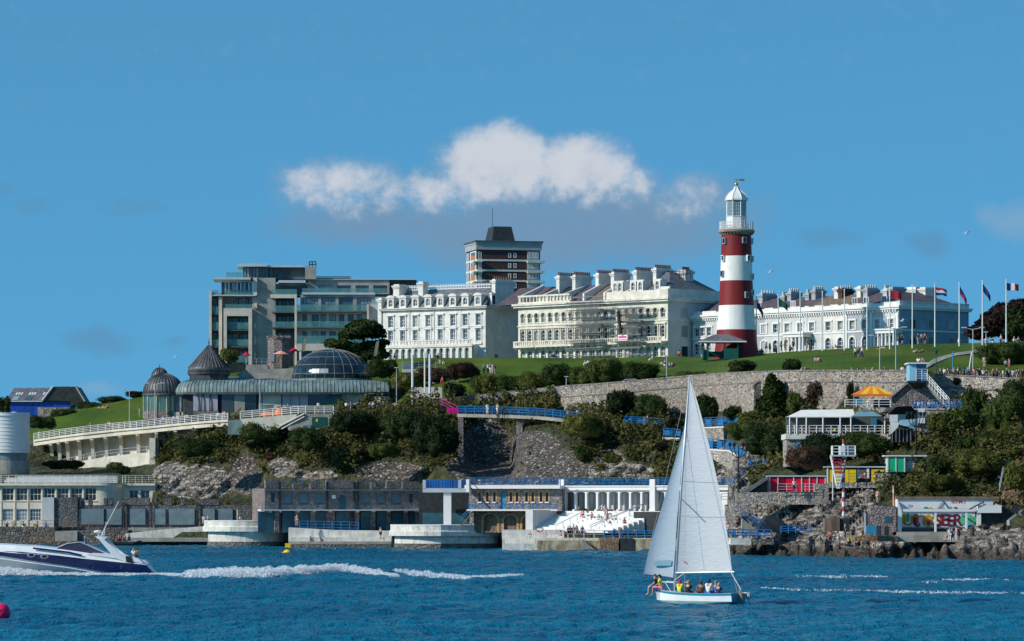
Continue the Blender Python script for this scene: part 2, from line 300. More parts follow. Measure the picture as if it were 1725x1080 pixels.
# ---------------------------------------------------------------- geometry helpers
def P(px, py, d):
    """the point at distance d (metres along the view) that the photograph shows at column px, row py"""
    return Vector(((px-CX)*d/FX, d, CH+(HY-py)*d/FX))
def XX(px, d): return (px-CX)*d/FX
def ZZ(py, d): return CH+(HY-py)*d/FX
class MB:
    def __init__(s): s.v = []; s.f = []; s.mi = []; s.m = 0; s.T = None
    def add(s, vs, fs):
        n = len(s.v); s.v += [tuple(v) for v in vs]; s.f += [tuple(i+n for i in f) for f in fs]; s.mi += [s.m]*len(fs); return s
    def box(s, x0, x1, y0, y1, z0, z1):
        return s.add([(x0,y0,z0),(x1,y0,z0),(x1,y1,z0),(x0,y1,z0),(x0,y0,z1),(x1,y0,z1),(x1,y1,z1),(x0,y1,z1)],
                     [(0,3,2,1),(4,5,6,7),(0,1,5,4),(1,2,6,5),(2,3,7,6),(3,0,4,7)])
    def prism(s, poly, a, b, axis='y'):
        n = len(poly)
        if axis == 'y': vs = [(x, a, z) for x, z in poly]+[(x, b, z) for x, z in poly]
        elif axis == 'x': vs = [(a, y, z) for y, z in poly]+[(b, y, z) for y, z in poly]
        else: vs = [(x, y, a) for x, y in poly]+[(x, y, b) for x, y in poly]
        fs = [tuple(range(n-1, -1, -1)), tuple(range(n, 2*n))]+[(i, (i+1) % n, n+(i+1) % n, n+i) for i in range(n)]
        return s.add(vs, fs)
    def lathe(s, prof, n=24, c=(0, 0, 0), a0=0, a1=360, caps=True):
        full = abs(a1-a0) >= 359.9; k = n if full else n+1; base = len(s.v); vs = []; fs = []
        for r, z in prof:
            for i in range(k):
                a = R(a0+(a1-a0)*i/n); vs.append((c[0]+r*math.cos(a), c[1]+r*math.sin(a), c[2]+z))
        for j in range(len(prof)-1):
            for i in range(n):
                i2 = (i+1) % k; fs.append((j*k+i, j*k+i2, (j+1)*k+i2, (j+1)*k+i))
        if caps and full:
            if prof[0][0] > 1e-4: fs.append(tuple(range(k-1, -1, -1)))
            if prof[-1][0] > 1e-4: fs.append(tuple((len(prof)-1)*k+i for i in range(k)))
        return s.add(vs, fs)
    def tube(s, pts, r, n=6, r1=None):
        pts = [Vector(p) for p in pts]; k = len(pts); vs = []; fs = []
        for i, p in enumerate(pts):
            d = (pts[min(i+1, k-1)]-pts[max(i-1, 0)]).normalized()
            up = Vector((0, 0, 1)) if abs(d.z) < 0.9 else Vector((1, 0, 0))
            a = d.cross(up).normalized(); b = d.cross(a).normalized()
            rr = r if r1 is None else r+(r1-r)*i/(k-1)
            for j in range(n):
                t = 2*math.pi*j/n; vs.append(p+a*rr*math.cos(t)+b*rr*math.sin(t))
        for i in range(k-1):
            for j in range(n): fs.append((i*n+j, i*n+(j+1) % n, (i+1)*n+(j+1) % n, (i+1)*n+j))
        fs += [tuple(range(n-1, -1, -1)), tuple((k-1)*n+j for j in range(n))]
        return s.add(vs, fs)
    def ell(s, c, r, n=10, m=7):
        prof = [(math.sin(math.pi*j/m), -math.cos(math.pi*j/m)) for j in range(m+1)]
        vs = []; fs = []
        for q, z in prof:
            for i in range(n):
                a = 2*math.pi*i/n; vs.append((c[0]+r[0]*q*math.cos(a), c[1]+r[1]*q*math.sin(a), c[2]+r[2]*z))
        for j in range(m):
            for i in range(n): fs.append((j*n+i, j*n+(i+1) % n, (j+1)*n+(i+1) % n, (j+1)*n+i))
        return s.add(vs, fs)
    def strip(s, pts, dz0, dz1, t):
        """a wall following a plan line: pts = [(x,y,z)], from z+dz0 to z+dz1, thickness t away from the camera"""
        vs = []; fs = []; k = len(pts)
        for i in range(k):
            p = Vector(pts[i]); q = Vector(pts[min(i+1, k-1)])-Vector(pts[max(i-1, 0)]); nrm = Vector((-q.y, q.x, 0)).normalized()
            for a in (0, 1):
                for dz in ((dz0[i] if isinstance(dz0, list) else dz0), dz1): vs.append((p.x+nrm.x*t*a, p.y+nrm.y*t*a, p.z+dz if not (isinstance(dz0, list) and dz is dz0[i]) else dz))
        for i in range(k-1):
            a, b = i*4, i*4+4
            fs += [(a, b, b+1, a+1), (a+2, a+3, b+3, b+2), (a+1, b+1, b+3, a+3), (a, a+2, b+2, b)]
        fs += [(0, 1, 3, 2), (k*4-4, k*4-2, k*4-1, k*4-3)]
        return s.add(vs, fs)
    def build(s, name, mat, parent=None, loc=None, smooth=False, rotz=None):
        me = bpy.data.meshes.new(name); me.from_pydata(s.v, [], s.f)
        mats = mat if isinstance(mat, (list, tuple)) else [mat]
        for m in mats: me.materials.append(M[m] if isinstance(m, str) else m)
        if len(mats) > 1: me.polygons.foreach_set('material_index', s.mi)
        if smooth: me.polygons.foreach_set('use_smooth', [True]*len(me.polygons)); 
        me.update()
        return link(name, me, parent, loc, rotz)
def link(name, me, parent=None, loc=None, rotz=None):
    o = bpy.data.objects.new(name, me); col.objects.link(o)
    if parent is not None: o.parent = parent
    if loc is not None: o.location = loc
    if rotz is not None: o.rotation_euler = (0, 0, rotz)
    return o
def tag(o, label=None, cat=None, group=None, kind=None):
    if label: o['label'] = label
    if cat: o['category'] = cat; o['kind'] = 'thing'
    if group: o['group'] = group
    if kind: o['kind'] = kind
    return o
def thing(name, label, cat, loc=(0, 0, 0), rotz=0, group=None):
    o = bpy.data.objects.new(name, None); col.objects.link(o); o.location = loc; o.rotation_euler = (0, 0, rotz); o.empty_display_size = .1
    return tag(o, label, cat, group)
def np_mesh(name, verts, faces, mat, smooth=False):
    """verts (n,3) array, faces (m,k) array of triangles or quads"""
    me = bpy.data.meshes.new(name); nv, nf, k = len(verts), len(faces), faces.shape[1]
    me.vertices.add(nv); me.vertices.foreach_set('co', np.ascontiguousarray(verts, dtype=np.float32).ravel())
    me.loops.add(nf*k); me.loops.foreach_set('vertex_index', np.ascontiguousarray(faces, dtype=np.int32).ravel())
    me.polygons.add(nf); me.polygons.foreach_set('loop_start', np.arange(0, nf*k, k, dtype=np.int32))
    try: me.polygons.foreach_set('loop_total', np.full(nf, k, dtype=np.int32))
    except Exception: pass
    if smooth: me.polygons.foreach_set('use_smooth', np.ones(nf, dtype=bool))
    me.materials.append(M[mat] if isinstance(mat, str) else mat); me.update(calc_edges=True); me.validate()
    return me
class Facade:
    """a facade standing on the line between two points of the plan; local x runs along it, y into the building"""
    def __init__(s, pL, dL, pR, dR, z0):
        s.A = Vector((XX(pL, dL), dL)); s.B = Vector((XX(pR, dR), dR)); t = s.B-s.A
        s.len = t.length; s.t = t/s.len; s.rot = math.atan2(t.y, t.x); s.z0 = z0; s.n = Vector((-s.t.y, s.t.x)); s.loc = (s.A.x, s.A.y, z0)
    def x(s, px, yl=0):
        k = (px-CX)/FX; A = s.A+s.n*yl            # (A + x t).x = k (A + x t).y
        return (k*A.y-A.x)/(s.t.x-k*s.t.y)
    def d(s, px, yl=0): return (s.A+s.n*yl).y+s.x(px, yl)*s.t.y
    def z(s, py, px, yl=0): return ZZ(py, s.d(px, yl))-s.z0
    def end(s, L): return s.B+s.n*L
def wall(mb, x0, x1, z0, z1, holes, y0=0.0, t=0.3):
    """wall face with recessed openings; holes = (x0,x1,z0,z1[,arch])"""
    hs = [h for h in holes if h[0] > x0-1e-3 and h[1] < x1+1e-3]
    xs = sorted({x0, x1, *[round(h[0], 4) for h in hs], *[round(h[1], 4) for h in hs]}); zs = sorted({z0, z1, *[round(h[2], 4) for h in hs], *[round(h[3], 4) for h in hs]})
    xs = [x for x in xs if x0-1e-6 <= x <= x1+1e-6]; zs = [z for z in zs if z0-1e-6 <= z <= z1+1e-6]
    for i in range(len(xs)-1):
        j = 0
        while j < len(zs)-1:
            cx = (xs[i]+xs[i+1])/2
            inh = lambda jj: any(h[0] < cx < h[1] and h[2] < (zs[jj]+zs[jj+1])/2 < h[3] for h in hs)
            if inh(j): j += 1; continue
            k = j
            while k+1 < len(zs)-1 and not inh(k+1): k += 1
            mb.add([(xs[i], y0, zs[j]), (xs[i+1], y0, zs[j]), (xs[i+1], y0, zs[k+1]), (xs[i], y0, zs[k+1])], [(0, 1, 2, 3)])
            j = k+1
    for h in hs:
        a, b, c, d = h[:4]
        mb.add([(a, y0, c), (b, y0, c), (b, y0, d), (a, y0, d), (a, y0+t, c), (b, y0+t, c), (b, y0+t, d), (a, y0+t, d)],
               [(0, 4, 5, 1), (1, 5, 6, 2), (2, 6, 7, 3), (3, 7, 4, 0)])
        if len(h) > 4 and h[4]:
            r = (b-a)/2; rz = min(r*h[4], d-c-0.05); n = 8; cx = (a+b)/2
            for sgn in (-1, 1):
                poly = [(cx+sgn*r, d), (cx, d)]+[(cx+sgn*r*math.sin(math.pi/2*i/n), d-rz+rz*math.cos(math.pi/2*i/n)) for i in range(1, n+1)]
                poly = [(cx+sgn*r, d-0.001), (cx, d-0.001)]+[(cx+sgn*r*math.sin(math.pi/2*i/n), d-rz+rz*math.cos(math.pi/2*i/n)-0.001) for i in range(1, n+1)]
                if sgn < 0: poly = poly[::-1]
                mb.prism(poly[::-1], y0+0.002, y0+t*0.7, 'y')
    return mb
WCACHE = {}
def window(parent, x, z, w_, h, y=0.2, frame='whiteclean', glass='glass', nx=2, nz=2, fr=0.09, sill=True, name='window', arch=0):
    """a window: frame with glazing bars and a sill, its pane a sub-part; x,z = lower left corner of the opening"""
    key = (round(w_, 2), round(h, 2), frame, glass, nx, nz, sill, arch)
    if key not in WCACHE:
        mb = MB(); e = 0.0015
        mb.box(e, fr, 0, .08, e, h-e); mb.box(w_-fr, w_-e, 0, .08, e, h-e); mb.box(fr, w_-fr, 0, .08, e, fr); mb.box(fr, w_-fr, 0, .08, h-fr, h-e)
        for i in range(1, nx): xx = w_*i/nx; mb.box(xx-fr*.35, xx+fr*.35, .01, .07, fr, h-fr)
        for i in range(1, nz): zz = h*i/nz; mb.box(fr, w_-fr, .012, .068, zz-fr*.35, zz+fr*.35)
        if sill: mb.box(-.12, w_+.12, -y-.12, -y+.0-.003, -.12, 0)
        me = bpy.data.meshes.new(name); me.from_pydata(mb.v, [], mb.f); me.materials.append(M[frame]); me.update()
        pb = MB(); pb.box(e, w_-e, .04, .055, e, h-e); mp = bpy.data.meshes.new('pane'); mp.from_pydata(pb.v, [], pb.f); mp.materials.append(M[glass]); mp.update()
        WCACHE[key] = (me, mp)
    me, mp = WCACHE[key]
    o = link(name, me, parent, (x, y, z)); link('pane', mp, o); return o
def railing(pts, h=1.05, post=2.0, rails=3, r=0.035, mb=None, pr=None):
    """posts and rails along a 3-D line"""
    mb = mb or MB(); pts = [Vector(p) for p in pts]; pr = pr or r*1.3
    for i in range(rails):
        zz = h*(1-i/rails); mb.tube([p+Vector((0, 0, zz)) for p in pts], r, 4)
    for a, b in zip(pts[:-1], pts[1:]):
        n = max(1, round((b-a).length/post))
        for k in range(n): q = a+(b-a)*k/n; mb.tube([q, q+Vector((0, 0, h+.03))], pr, 4)
    mb.tube([pts[-1], pts[-1]+Vector((0, 0, h+.03))], pr, 4)
    return mb
# ---------------------------------------------------------------- foliage
def leaf_cloud(lobes, n, leaf, seed, hollow=0.55, flat=0.0, core=0.0):
    """leaf-sized faces spread through ellipsoid lobes; lobes = (cx,cy,cz,rx,ry,rz)"""
    g = np.random.default_rng(seed); L = np.array(lobes, float); wts = (L[:, 3]*L[:, 4]*L[:, 5])**(2/3); wts /= wts.sum()
    k = g.choice(len(L), n, p=wts); d = g.normal(size=(n, 3)); d /= np.linalg.norm(d, axis=1)[:, None]; d[:, 2] = np.where(d[:, 2] < -0.35, -d[:, 2], d[:, 2])
    rad = hollow+(1.06-hollow)*g.random(n)**0.6
    bump = 1+0.16*np.sin(d[:, 0]*9+k*2)*np.sin(d[:, 1]*8+1+k)*np.sin(d[:, 2]*7+2)
    c = L[k, :3]+d*L[k, 3:]*(rad*bump)[:, None]
    nrm = d+g.normal(size=(n, 3))*0.75; nrm[:, 2] += 0.25; nrm /= np.linalg.norm(nrm, axis=1)[:, None]
    a = np.cross(nrm, g.normal(size=(n, 3))); a /= np.linalg.norm(a, axis=1)[:, None]; b = np.cross(nrm, a)
    s = (leaf*(0.55+0.9*g.random(n)))[:, None]; a = a*s; b = b*s*0.6
    v = np.stack([c-a, c-b*.9, c+a, c+b], 1).reshape(-1, 3); f = np.arange(4*n).reshape(n, 4)
    if core:
        vs = [v]; fs = [f]; off = 4*n; u = MB()
        for l in L: u.ell(l[:3], l[3:]*core, 12, 8)
        cv = np.array(u.v); cf = np.array([q for q in u.f if len(q) == 4])
        nn = np.sin(cv[:, 0]*5/leaf*.1)*np.sin(cv[:, 1]*4/leaf*.1)*np.sin(cv[:, 2]*4.5/leaf*.1)
        vs.append(cv*(1+.05*nn[:, None])); fs.append(cf+off); v = np.concatenate(vs); f = np.concatenate(fs)
    return v, f
BUSH = {}
def bush_mesh(kind, mat):
    k = (kind, mat)
    if k not in BUSH:
        g = random.Random(kind*7+1); lobes = [(0, 0, .42, .62, .6, .5)]
        for i in range(7 if kind < 5 else 16):
            a = g.random()*6.28; rr = .36+.3*g.random(); lobes.append((rr*math.cos(a), rr*math.sin(a), .25+.42*g.random(), .30+.15*g.random(), .30+.12*g.random(), .24+.16*g.random()))
        v, f = leaf_cloud(lobes, 1900 if kind < 5 else 7000, 0.072 if kind < 5 else .038, 50+kind, .6, core=.72)
        BUSH[k] = np_mesh('bush', v, f, mat)
    return BUSH[k]
BN = [0]
def bush(px, py, d, wpx, hpx, label, mat='leafmid', group=None, name='bush', cat='bush', dep=None, lift=0.0):
    """a bush whose foot is at photo point (px, py) at distance d, wpx wide and hpx high in the photograph"""
    BN[0] += 1; s = d/FX; o = link(name, bush_mesh(BN[0] % 5+(5 if wpx*s > 5.2 else 0), mat), None, P(px, py, d)+Vector((0, 0, lift)))
    W = wpx*s/2; H = hpx*s; o.scale = (W*1.02, (dep or min(W, max(H, 1.5)))*1.0, H/0.98); return tag(o, label, cat, group)
# ---------------------------------------------------------------- terrain: one sheet, wrapped round the headland
def interp_cols(cols, px):
    ks = [c[0] for c in cols]
    return np.array([[np.interp(px, ks, [c[1][i][j] for c in cols]) for j in (0, 1)] for i in range(len(cols[0][1]))])
SHORE = [(-400, 608), (0, 608), (345, 598), (430, 598), (655, 580), (846, 570), (868, 545), (1100, 540), (1200, 538), (1222, 500), (1230, 497), (1480, 471), (1725, 449), (2300, 405)]
def shore(px): return float(np.interp(px, [a for a, b in SHORE], [b for a, b in SHORE]))
# per column: (row, distance) of cliff foot, lower cliff, upper cliff, ledge, road edge, road back, mid lawn, crest
TC = [
(-500, [(800,640),(796,652),(790,656),(785,662),(770,670),(762,680),(735,692),(712,705)]),
(-60, [(800,640),(796,652),(790,656),(785,662),(765,667),(758,676),(735,690),(712,704)]),
(40, [(800,640),(796,652),(790,656),(785,662),(752,667),(746,674),(730,684),(714,700)]),
(140, [(800,640),(796,652),(790,656),(785,662),(733,667),(729,674),(707,686),(686,705)]),
(240, [(800,636),(796,648),(788,652),(778,660),(716,664),(712,672),(692,686),(668,706)]),
(270, [(845,624),(800,634),(788,644),(778,654),(712,660),(708,668),(688,682),(657,704)]),
(330, [(850,624),(805,630),(775,636),(757,648),(705,655),(701,666),(690,680),(640,702)]),
(390, [(850,624),(816,628),(768,632),(730,642),(701,650),(697,664),(690,678),(628,700)]),
(460, [(815,620),(780,626),(735,636),(708,646),(695,652),(690,666),(686,678),(620,700)]),
(560, [(815,610),(770,617),(722,626),(702,636),(690,643),(687,656),(680,670),(612,698)]),
(662, [(812,608),(765,614),(715,620),(698,628),(684,636),(681,652),(678,684),(605,697)]),
(704, [(812,606),(765,611),(716,616),(694,622),(680,629),(676,643),(645,662),(603,693)]),
(745, [(812,600),(770,606),(722,611),(692,615),(674,624),(670,638),(638,658),(603,690)]),
(772, [(808,598),(775,605),(730,612),(700,618),(671,624),(667,636),(636,656),(603,690)]),
(800, [(808,598),(780,614),(740,619),(712,621),(670,626),(666,636),(634,654),(603,689)]),
(860, [(808,594),(780,612),(740,617),(710,619),(662,622),(659,632),(630,650),(603,687)]),
(885, [(808,582),(760,592),(722,602),(700,612),(660,618),(657,630),(628,648),(603,685)]),
(960, [(808,576),(765,582),(728,589),(703,598),(652,606),(649,618),(626,638),(603,680)]),
(1060, [(808,571),(762,576),(722,583),(700,590),(645,594),(643,606),(624,628),(602,668)]),
(1160, [(815,567),(785,570),(740,574),(702,582),(636,586),(634,598),(618,618),(601,655)]),
(1222, [(815,564),(800,566),(765,568),(700,570),(632,574),(630,588),(614,610),(600,645)]),
(1238, [(880,512),(820,528),(770,548),(703,568),(630,572),(629,585),(613,607),(599,642)]),
(1260, [(885,510),(830,526),(775,542),(698,562),(629,566),(628,580),(612,603),(598,638)]),
(1330, [(888,500),(836,512),(785,528),(702,552),(626,557),(625,569),(608,594),(593,630)]),
(1420, [(890,494),(832,506),(785,520),(712,542),(625,548),(624,560),(606,585),(587,622)]),
(1520, [(895,484),(835,497),(780,512),(702,534),(625,541),(624,553),(603,578),(581,615)]),
(1600, [(892,478),(830,491),(755,508),(700,528),(632,534),(630,546),(605,570),(578,608)]),
(1680, [(888,474),(815,489),(735,505),(700,522),(636,528),(634,540),(608,566),(576,604)]),
(1725, [(885,471),(805,488),(725,503),(698,519),(638,525),(637,538),(608,564),(575,600)]),
(2300, [(885,430),(805,447),(725,463),(698,480),(640,490),(640,505),(610,540),(575,580)])]
def terr(px):
    """rows of (distance, height) at a photo column, from under the water to the far plateau"""
    a = interp_cols(TC, px); s = shore(px); wl = float(np.interp(px, [925, 950, 1535, 1560], [0, 1, 1, 0])); a[3][1] = a[3][1]*(1-wl)+(a[4][1]-1.35)*wl; rocky = float(np.interp(px, [1150, 1230], [0, 1]))
    pts = [(s-14, -5.0), (s+8.5-9.5*rocky, -0.9)]
    pts.append((s+10+rocky*2, 2.1-rocky*.4))
    pts.append((a[0][1]-1.2-rocky*6 if rocky < 1 else (s+12)*.4+a[0][1]*.6, 2.3-rocky*.2+rocky*1.0))
    for py, d in a: pts.append((d, ZZ(py, d)))
    zc = pts[-1][1]; dc = pts[-1][0]
    pts += [(dc+60, zc+0.4), (dc+400, zc-1.0), (9000, zc-12)]
    return pts
SUB = [3, 5, 6, 7, 13, 13, 12, 6, 3, 9, 9, 4, 3, 3]
NPX = 760
PXS = np.linspace(-480, 2280, NPX)
# denser inside the picture
PXS = np.concatenate([np.linspace(-480, -30, 60), np.linspace(-24, 1750, 640), np.linspace(1760, 2280, 60)])
ROCKS = [  # photo-space ellipses on the cliff: (px,py,rx,ry, channel) r = bedrock, g = rubble masonry, b = shore rock
 (335,812,88,34,0),(290,800,40,26,0),(475,788,34,20,0),(525,800,55,10,0),(980,800,40,24,0),(1060,797,60,22,0),(1030,775,30,25,0),(1235,790,28,30,0),(1270,770,40,26,0),
 (1330,870,70,45,0),(1400,865,90,45,0),(1290,850,45,30,0),(1230,830,40,60,0),(1250,900,60,60,0),(1330,900,130,34,0),(1560,905,300,22,0),(1450,840,30,30,0),(1680,700,20,12,0),(1480,870,22,20,0),
 (655,795,70,20,1),(415,800,30,40,1),(860,785,125,44,1),(930,785,70,36,1),(1215,760,12,40,1),(1560,745,12,10,1),(900,745,50,22,1),(1255,720,30,15,1),(820,745,45,45,1)]
def photo_of(x, y, z): return CX+x*FX/y, HY-(z-CH)*FX/y
def noise3(a, s, seed=0):
    return mnoise.fractal(Vector((a[0]*s+seed, a[1]*s-seed, a[2]*s)), 0.9, 2.1, 5)
def build_terrain():
    rows = []; 
    for px in PXS:
        pts = terr(px); r = []
        for i in range(len(pts)-1):
            for k in range(SUB[i]):
                t = k/SUB[i]; tt = t
                r.append((pts[i][0]*(1-tt)+pts[i+1][0]*tt, pts[i][1]*(1-tt)+pts[i+1][1]*tt))
        r.append(pts[-1]); rows.append(r)
    A = np.array(rows)                                  # columns x stages x (d, z)
    nc, ns = A.shape[:2]; V3 = np.zeros((nc, ns, 3)); V3[:, :, 0] = ((PXS-CX)[:, None]/FX)*A[:, :, 0]; V3[:, :, 1] = A[:, :, 0]; V3[:, :, 2] = A[:, :, 1]
    colr = np.zeros((nc, ns, 4)); colr[:, :, 3] = 1
    s_road = sum(SUB[:8]); s0 = SUB[0]; s_cl = sum(SUB[:2])
    for i in range(nc):
        for j in range(ns):
            x, y, z = V3[i, j]
            if j < s_road+1 and j > 0:
                px, py = photo_of(x, y, z)
                rk = gr = 0.0
                for (cx, cy, rx, ry, ch) in ROCKS:
                    q = 1-((px-cx)/rx)**2-((py-cy)/ry)**2
                    if q > 0:
                        if ch == 0: rk = max(rk, min(1, q*1.5))
                        else: gr = max(gr, min(1, q*1.8))
                if px > 1225 and (py > 900 or z < 3.2): rk = 1.0
                colr[i, j, 0] = rk; colr[i, j, 1] = gr; colr[i, j, 2] = 1.0 if px > 1200 else 0.0
                # strata: slanted ridges pushed out of the face
                n = noise3((x, y, z), 0.18); ca, sa = math.cos(R(52)), math.sin(R(52)); al = x*ca+z*sa; ac = -x*sa+z*ca+y*.3
                v1 = abs(mnoise.noise(Vector((ac*.42, al*.07, y*.06))))*2; v2 = abs(mnoise.noise(Vector((ac*1.15+7, al*.16, y*.15))))*2; v3 = noise3((ac*.9, al*.3, y), .9, 3)
                st = (1-v1)*1.3+(1-v2)*.75+v3*.5-1.0
                edge = 1.0 if j < s_road-2 else 0.1; edge = .12 if (940 < px < 1545 and j > sum(SUB[:7])-3) else edge; fl = sum(SUB[:3])
                front = 0.0 if (px < 1195 and j <= fl+2) else 1.0
                m_ = (1-gr*.8)*edge*front
                if px > 1200 and j <= fl+3: m_ *= .12
                if px < 1200: st *= .5
                V3[i, j, 1] -= (n*.9*(.5 if rk else 1)+st*1.5*rk)*m_
                V3[i, j, 2] += (st*.55*rk+n*.2)*m_*(0.3 if py < 712 else 1)
                if px > 1200 and j <= s_cl+14:
                    w0 = min(1, max(0, (z+1.0)/1.4)); V3[i, j, 2] += ((1-v2)*.22+(1-abs(mnoise.noise(Vector((x*.33, y*.4, 3))))*2.2)*.9-.45+noise3((x, y, 0), 1.3, 9)*.35)*w0*(1.25 if j < fl else .4)
            elif j > s_road:
                V3[i, j, 2] += noise3((x, y, 0), .05)*.15
    def sheet(j0, j1, name, mat):
        v = V3[:, j0:j1+1].reshape(-1, 3); m = j1-j0+1; ii, jj = np.meshgrid(np.arange(nc-1), np.arange(m-1), indexing='ij'); a = ii*m+jj
        f = np.stack([a, a+m, a+m+1, a+1], -1).reshape(-1, 4)
        me = np_mesh(name, v, f, mat, True); at = me.color_attributes.new('rock', 'FLOAT_COLOR', 'POINT')
        at.data.foreach_set('color', colr[:, j0:j1+1].reshape(-1).astype(np.float32)); return link(name, me)
    c = sheet(0, s_road, 'cliff', 'cliff'); tag(c, kind='structure')
    g = sheet(s_road, ns-1, 'grass_slope', 'grass'); tag(g, kind='structure')
    return V3, colr, s_road
TV, TCOL, S_ROAD = build_terrain()
def lawn_d(px, py):
    """distance at which the lawn shows at photo point (px, py)"""
    i = int(np.argmin(np.abs(PXS-px))); r = TV[i, S_ROAD:]; ys = HY-(r[:, 2]-CH)*FX/r[:, 1]; k = min(len(r)-1, 9+9+3)
    best = 0
    for j in range(0, 22):
        if ys[j] >= py >= ys[j+1]: t = (ys[j]-py)/max(1e-6, ys[j]-ys[j+1]); return float(r[j, 1]*(1-t)+r[j+1, 1]*t)
    return float(r[21, 1])
def ground_z(px, d):
    i = int(np.argmin(np.abs(PXS-px))); r = TV[i]; j = int(np.searchsorted(r[:, 1], d)); j = min(max(j, 1), len(r)-1)
    t = (d-r[j-1, 1])/max(1e-6, r[j, 1]-r[j-1, 1]); return float(r[j-1, 2]*(1-t)+r[j, 2]*t)
def cliff_d(px, py):
    i = int(np.argmin(np.abs(PXS-px))); r = TV[i, sum(SUB[:3]):S_ROAD+1]; ys = HY-(r[:, 2]-CH)*FX/r[:, 1]
    for j in range(len(r)-1):
        if ys[j] >= py >= ys[j+1]: return float(r[j, 1])
    return float(r[-1, 1])
# ---------------------------------------------------------------- scrub on the cliffs: countless leaves, one object
def build_scrub():
    g = np.random.default_rng(4); cs = []; js = range(sum(SUB[:3])+2, S_ROAD-1)
    NO = [(525,712,50,18),(1525,782,48,20),(1440,800,62,19),(1342,818,66,22),(1545,710,60,24),(500,840,240,40),(750,850,50,60),(640,815,90,10),(1330,855,60,12),(1470,905,300,30),(30,790,230,30),(820,770,52,60),(1240,760,70,38),(1275,745,55,22),(1170,712,80,14)]
    pts = []; nr = []
    for i in range(60, 700):
        for j in js:
            a = TV[i, j]; b = TV[i+1, j] if i+1 < len(TV) else a; c = TV[i, j+1]
            px, py = photo_of(*a); rk, gr = TCOL[i, j, 0], TCOL[i, j, 1]
            if any(((px-q[0])/q[2])**2+((py-q[1])/q[3])**2 < 1 for q in NO): continue
            if px < 262 or px > 1760 or (935 < px < 1545 and j > sum(SUB[:7])-2) or (px < 770 and j > S_ROAD-5): continue
            if 770 < px < 960 and py > 715: dens = .10
            elif py > 905 or (px > 1240 and py > 880 and px < 1500): continue
            else: dens = 1.0
            f = noise3(a, 0.12, 2)
            dens *= max(0, min(1, 1.15-1.9*max(rk, gr*.95)+1.3*f))*(0.9+0.8*f)
            A = np.array(a); u = np.array(b)-A; v = np.array(c)-A; area = np.linalg.norm(np.cross(u, v)); k = area*dens*30
            k = int(k+g.random())
            if k <= 0: continue
            w1, w2 = g.random(k), g.random(k); h = max(0, .5+noise3(a, 0.30, 7)*1.3)
            nrm = np.cross(u, v); nrm /= max(1e-9, np.linalg.norm(nrm)); 
            if nrm[1] > 0: nrm = -nrm
            off = (g.random(k)**.7*(.35+1.5*h))
            pts.append(A+u*w1[:, None]+v*w2[:, None]+nrm*off[:, None]+np.array([0, 0, .5])*off[:, None]); nr.append(np.repeat(nrm[None], k, 0))
    c = np.concatenate(pts); N = np.concatenate(nr); n = len(c); print('scrub leaves', n)
    nn = N*.7+g.normal(size=(n, 3))*.7; nn[:, 2] += .45; nn /= np.linalg.norm(nn, axis=1)[:, None]
    a = np.cross(nn, g.normal(size=(n, 3))); a /= np.linalg.norm(a, axis=1)[:, None]; b = np.cross(nn, a); s = (.14+.24*g.random(n))[:, None]
    v = np.stack([c-a*s, c-b*s*.6, c+a*s, c+b*s*.7], 1).reshape(-1, 3)
    o = link('scrub', np_mesh('scrub', v, np.arange(4*n).reshape(n, 4), 'leafscrub')); tag(o, 'dense scrub and ivy growing over the rocky cliff', 'scrub', kind='stuff')
build_scrub()
# ---------------------------------------------------------------- water
def watermat():
    m, t, b = newmat('water'); p = t.geo('Position')
    b.inputs['Base Color'].default_value = (0.004, 0.075, 0.155, 1); b.inputs['Roughness'].default_value = 0.16; b.inputs['IOR'].default_value = 1.33
    n = t.noise(t.map(p, (1, .45, 1)), 1.7, 5, .65); n2 = t.noise(t.map(p, (.8, .22, 1)), 1.0, 4, .6)
    b.inputs['Specular IOR Level'].default_value = .06
    n3 = t.noise(t.map(p, (1, .5, 1)), 5.5, 3, .6); t.L.new(t.bump(t.m('ADD', t.m('ADD', t.m('MULTIPLY', n, .5), t.m('MULTIPLY', n3, .22)), n2), 1.0, 1.1), b.inputs['Normal'])
    big = t.rng(t.noise(t.map(p, (.5, 1, 1)), .035, 4, .6), .35, .65)
    t.L.new(t.mix(big, (0.0, 0.100, 0.200), (0.0, 0.155, 0.275)), b.inputs['Base Color'])
    return m
M['water'] = watermat()
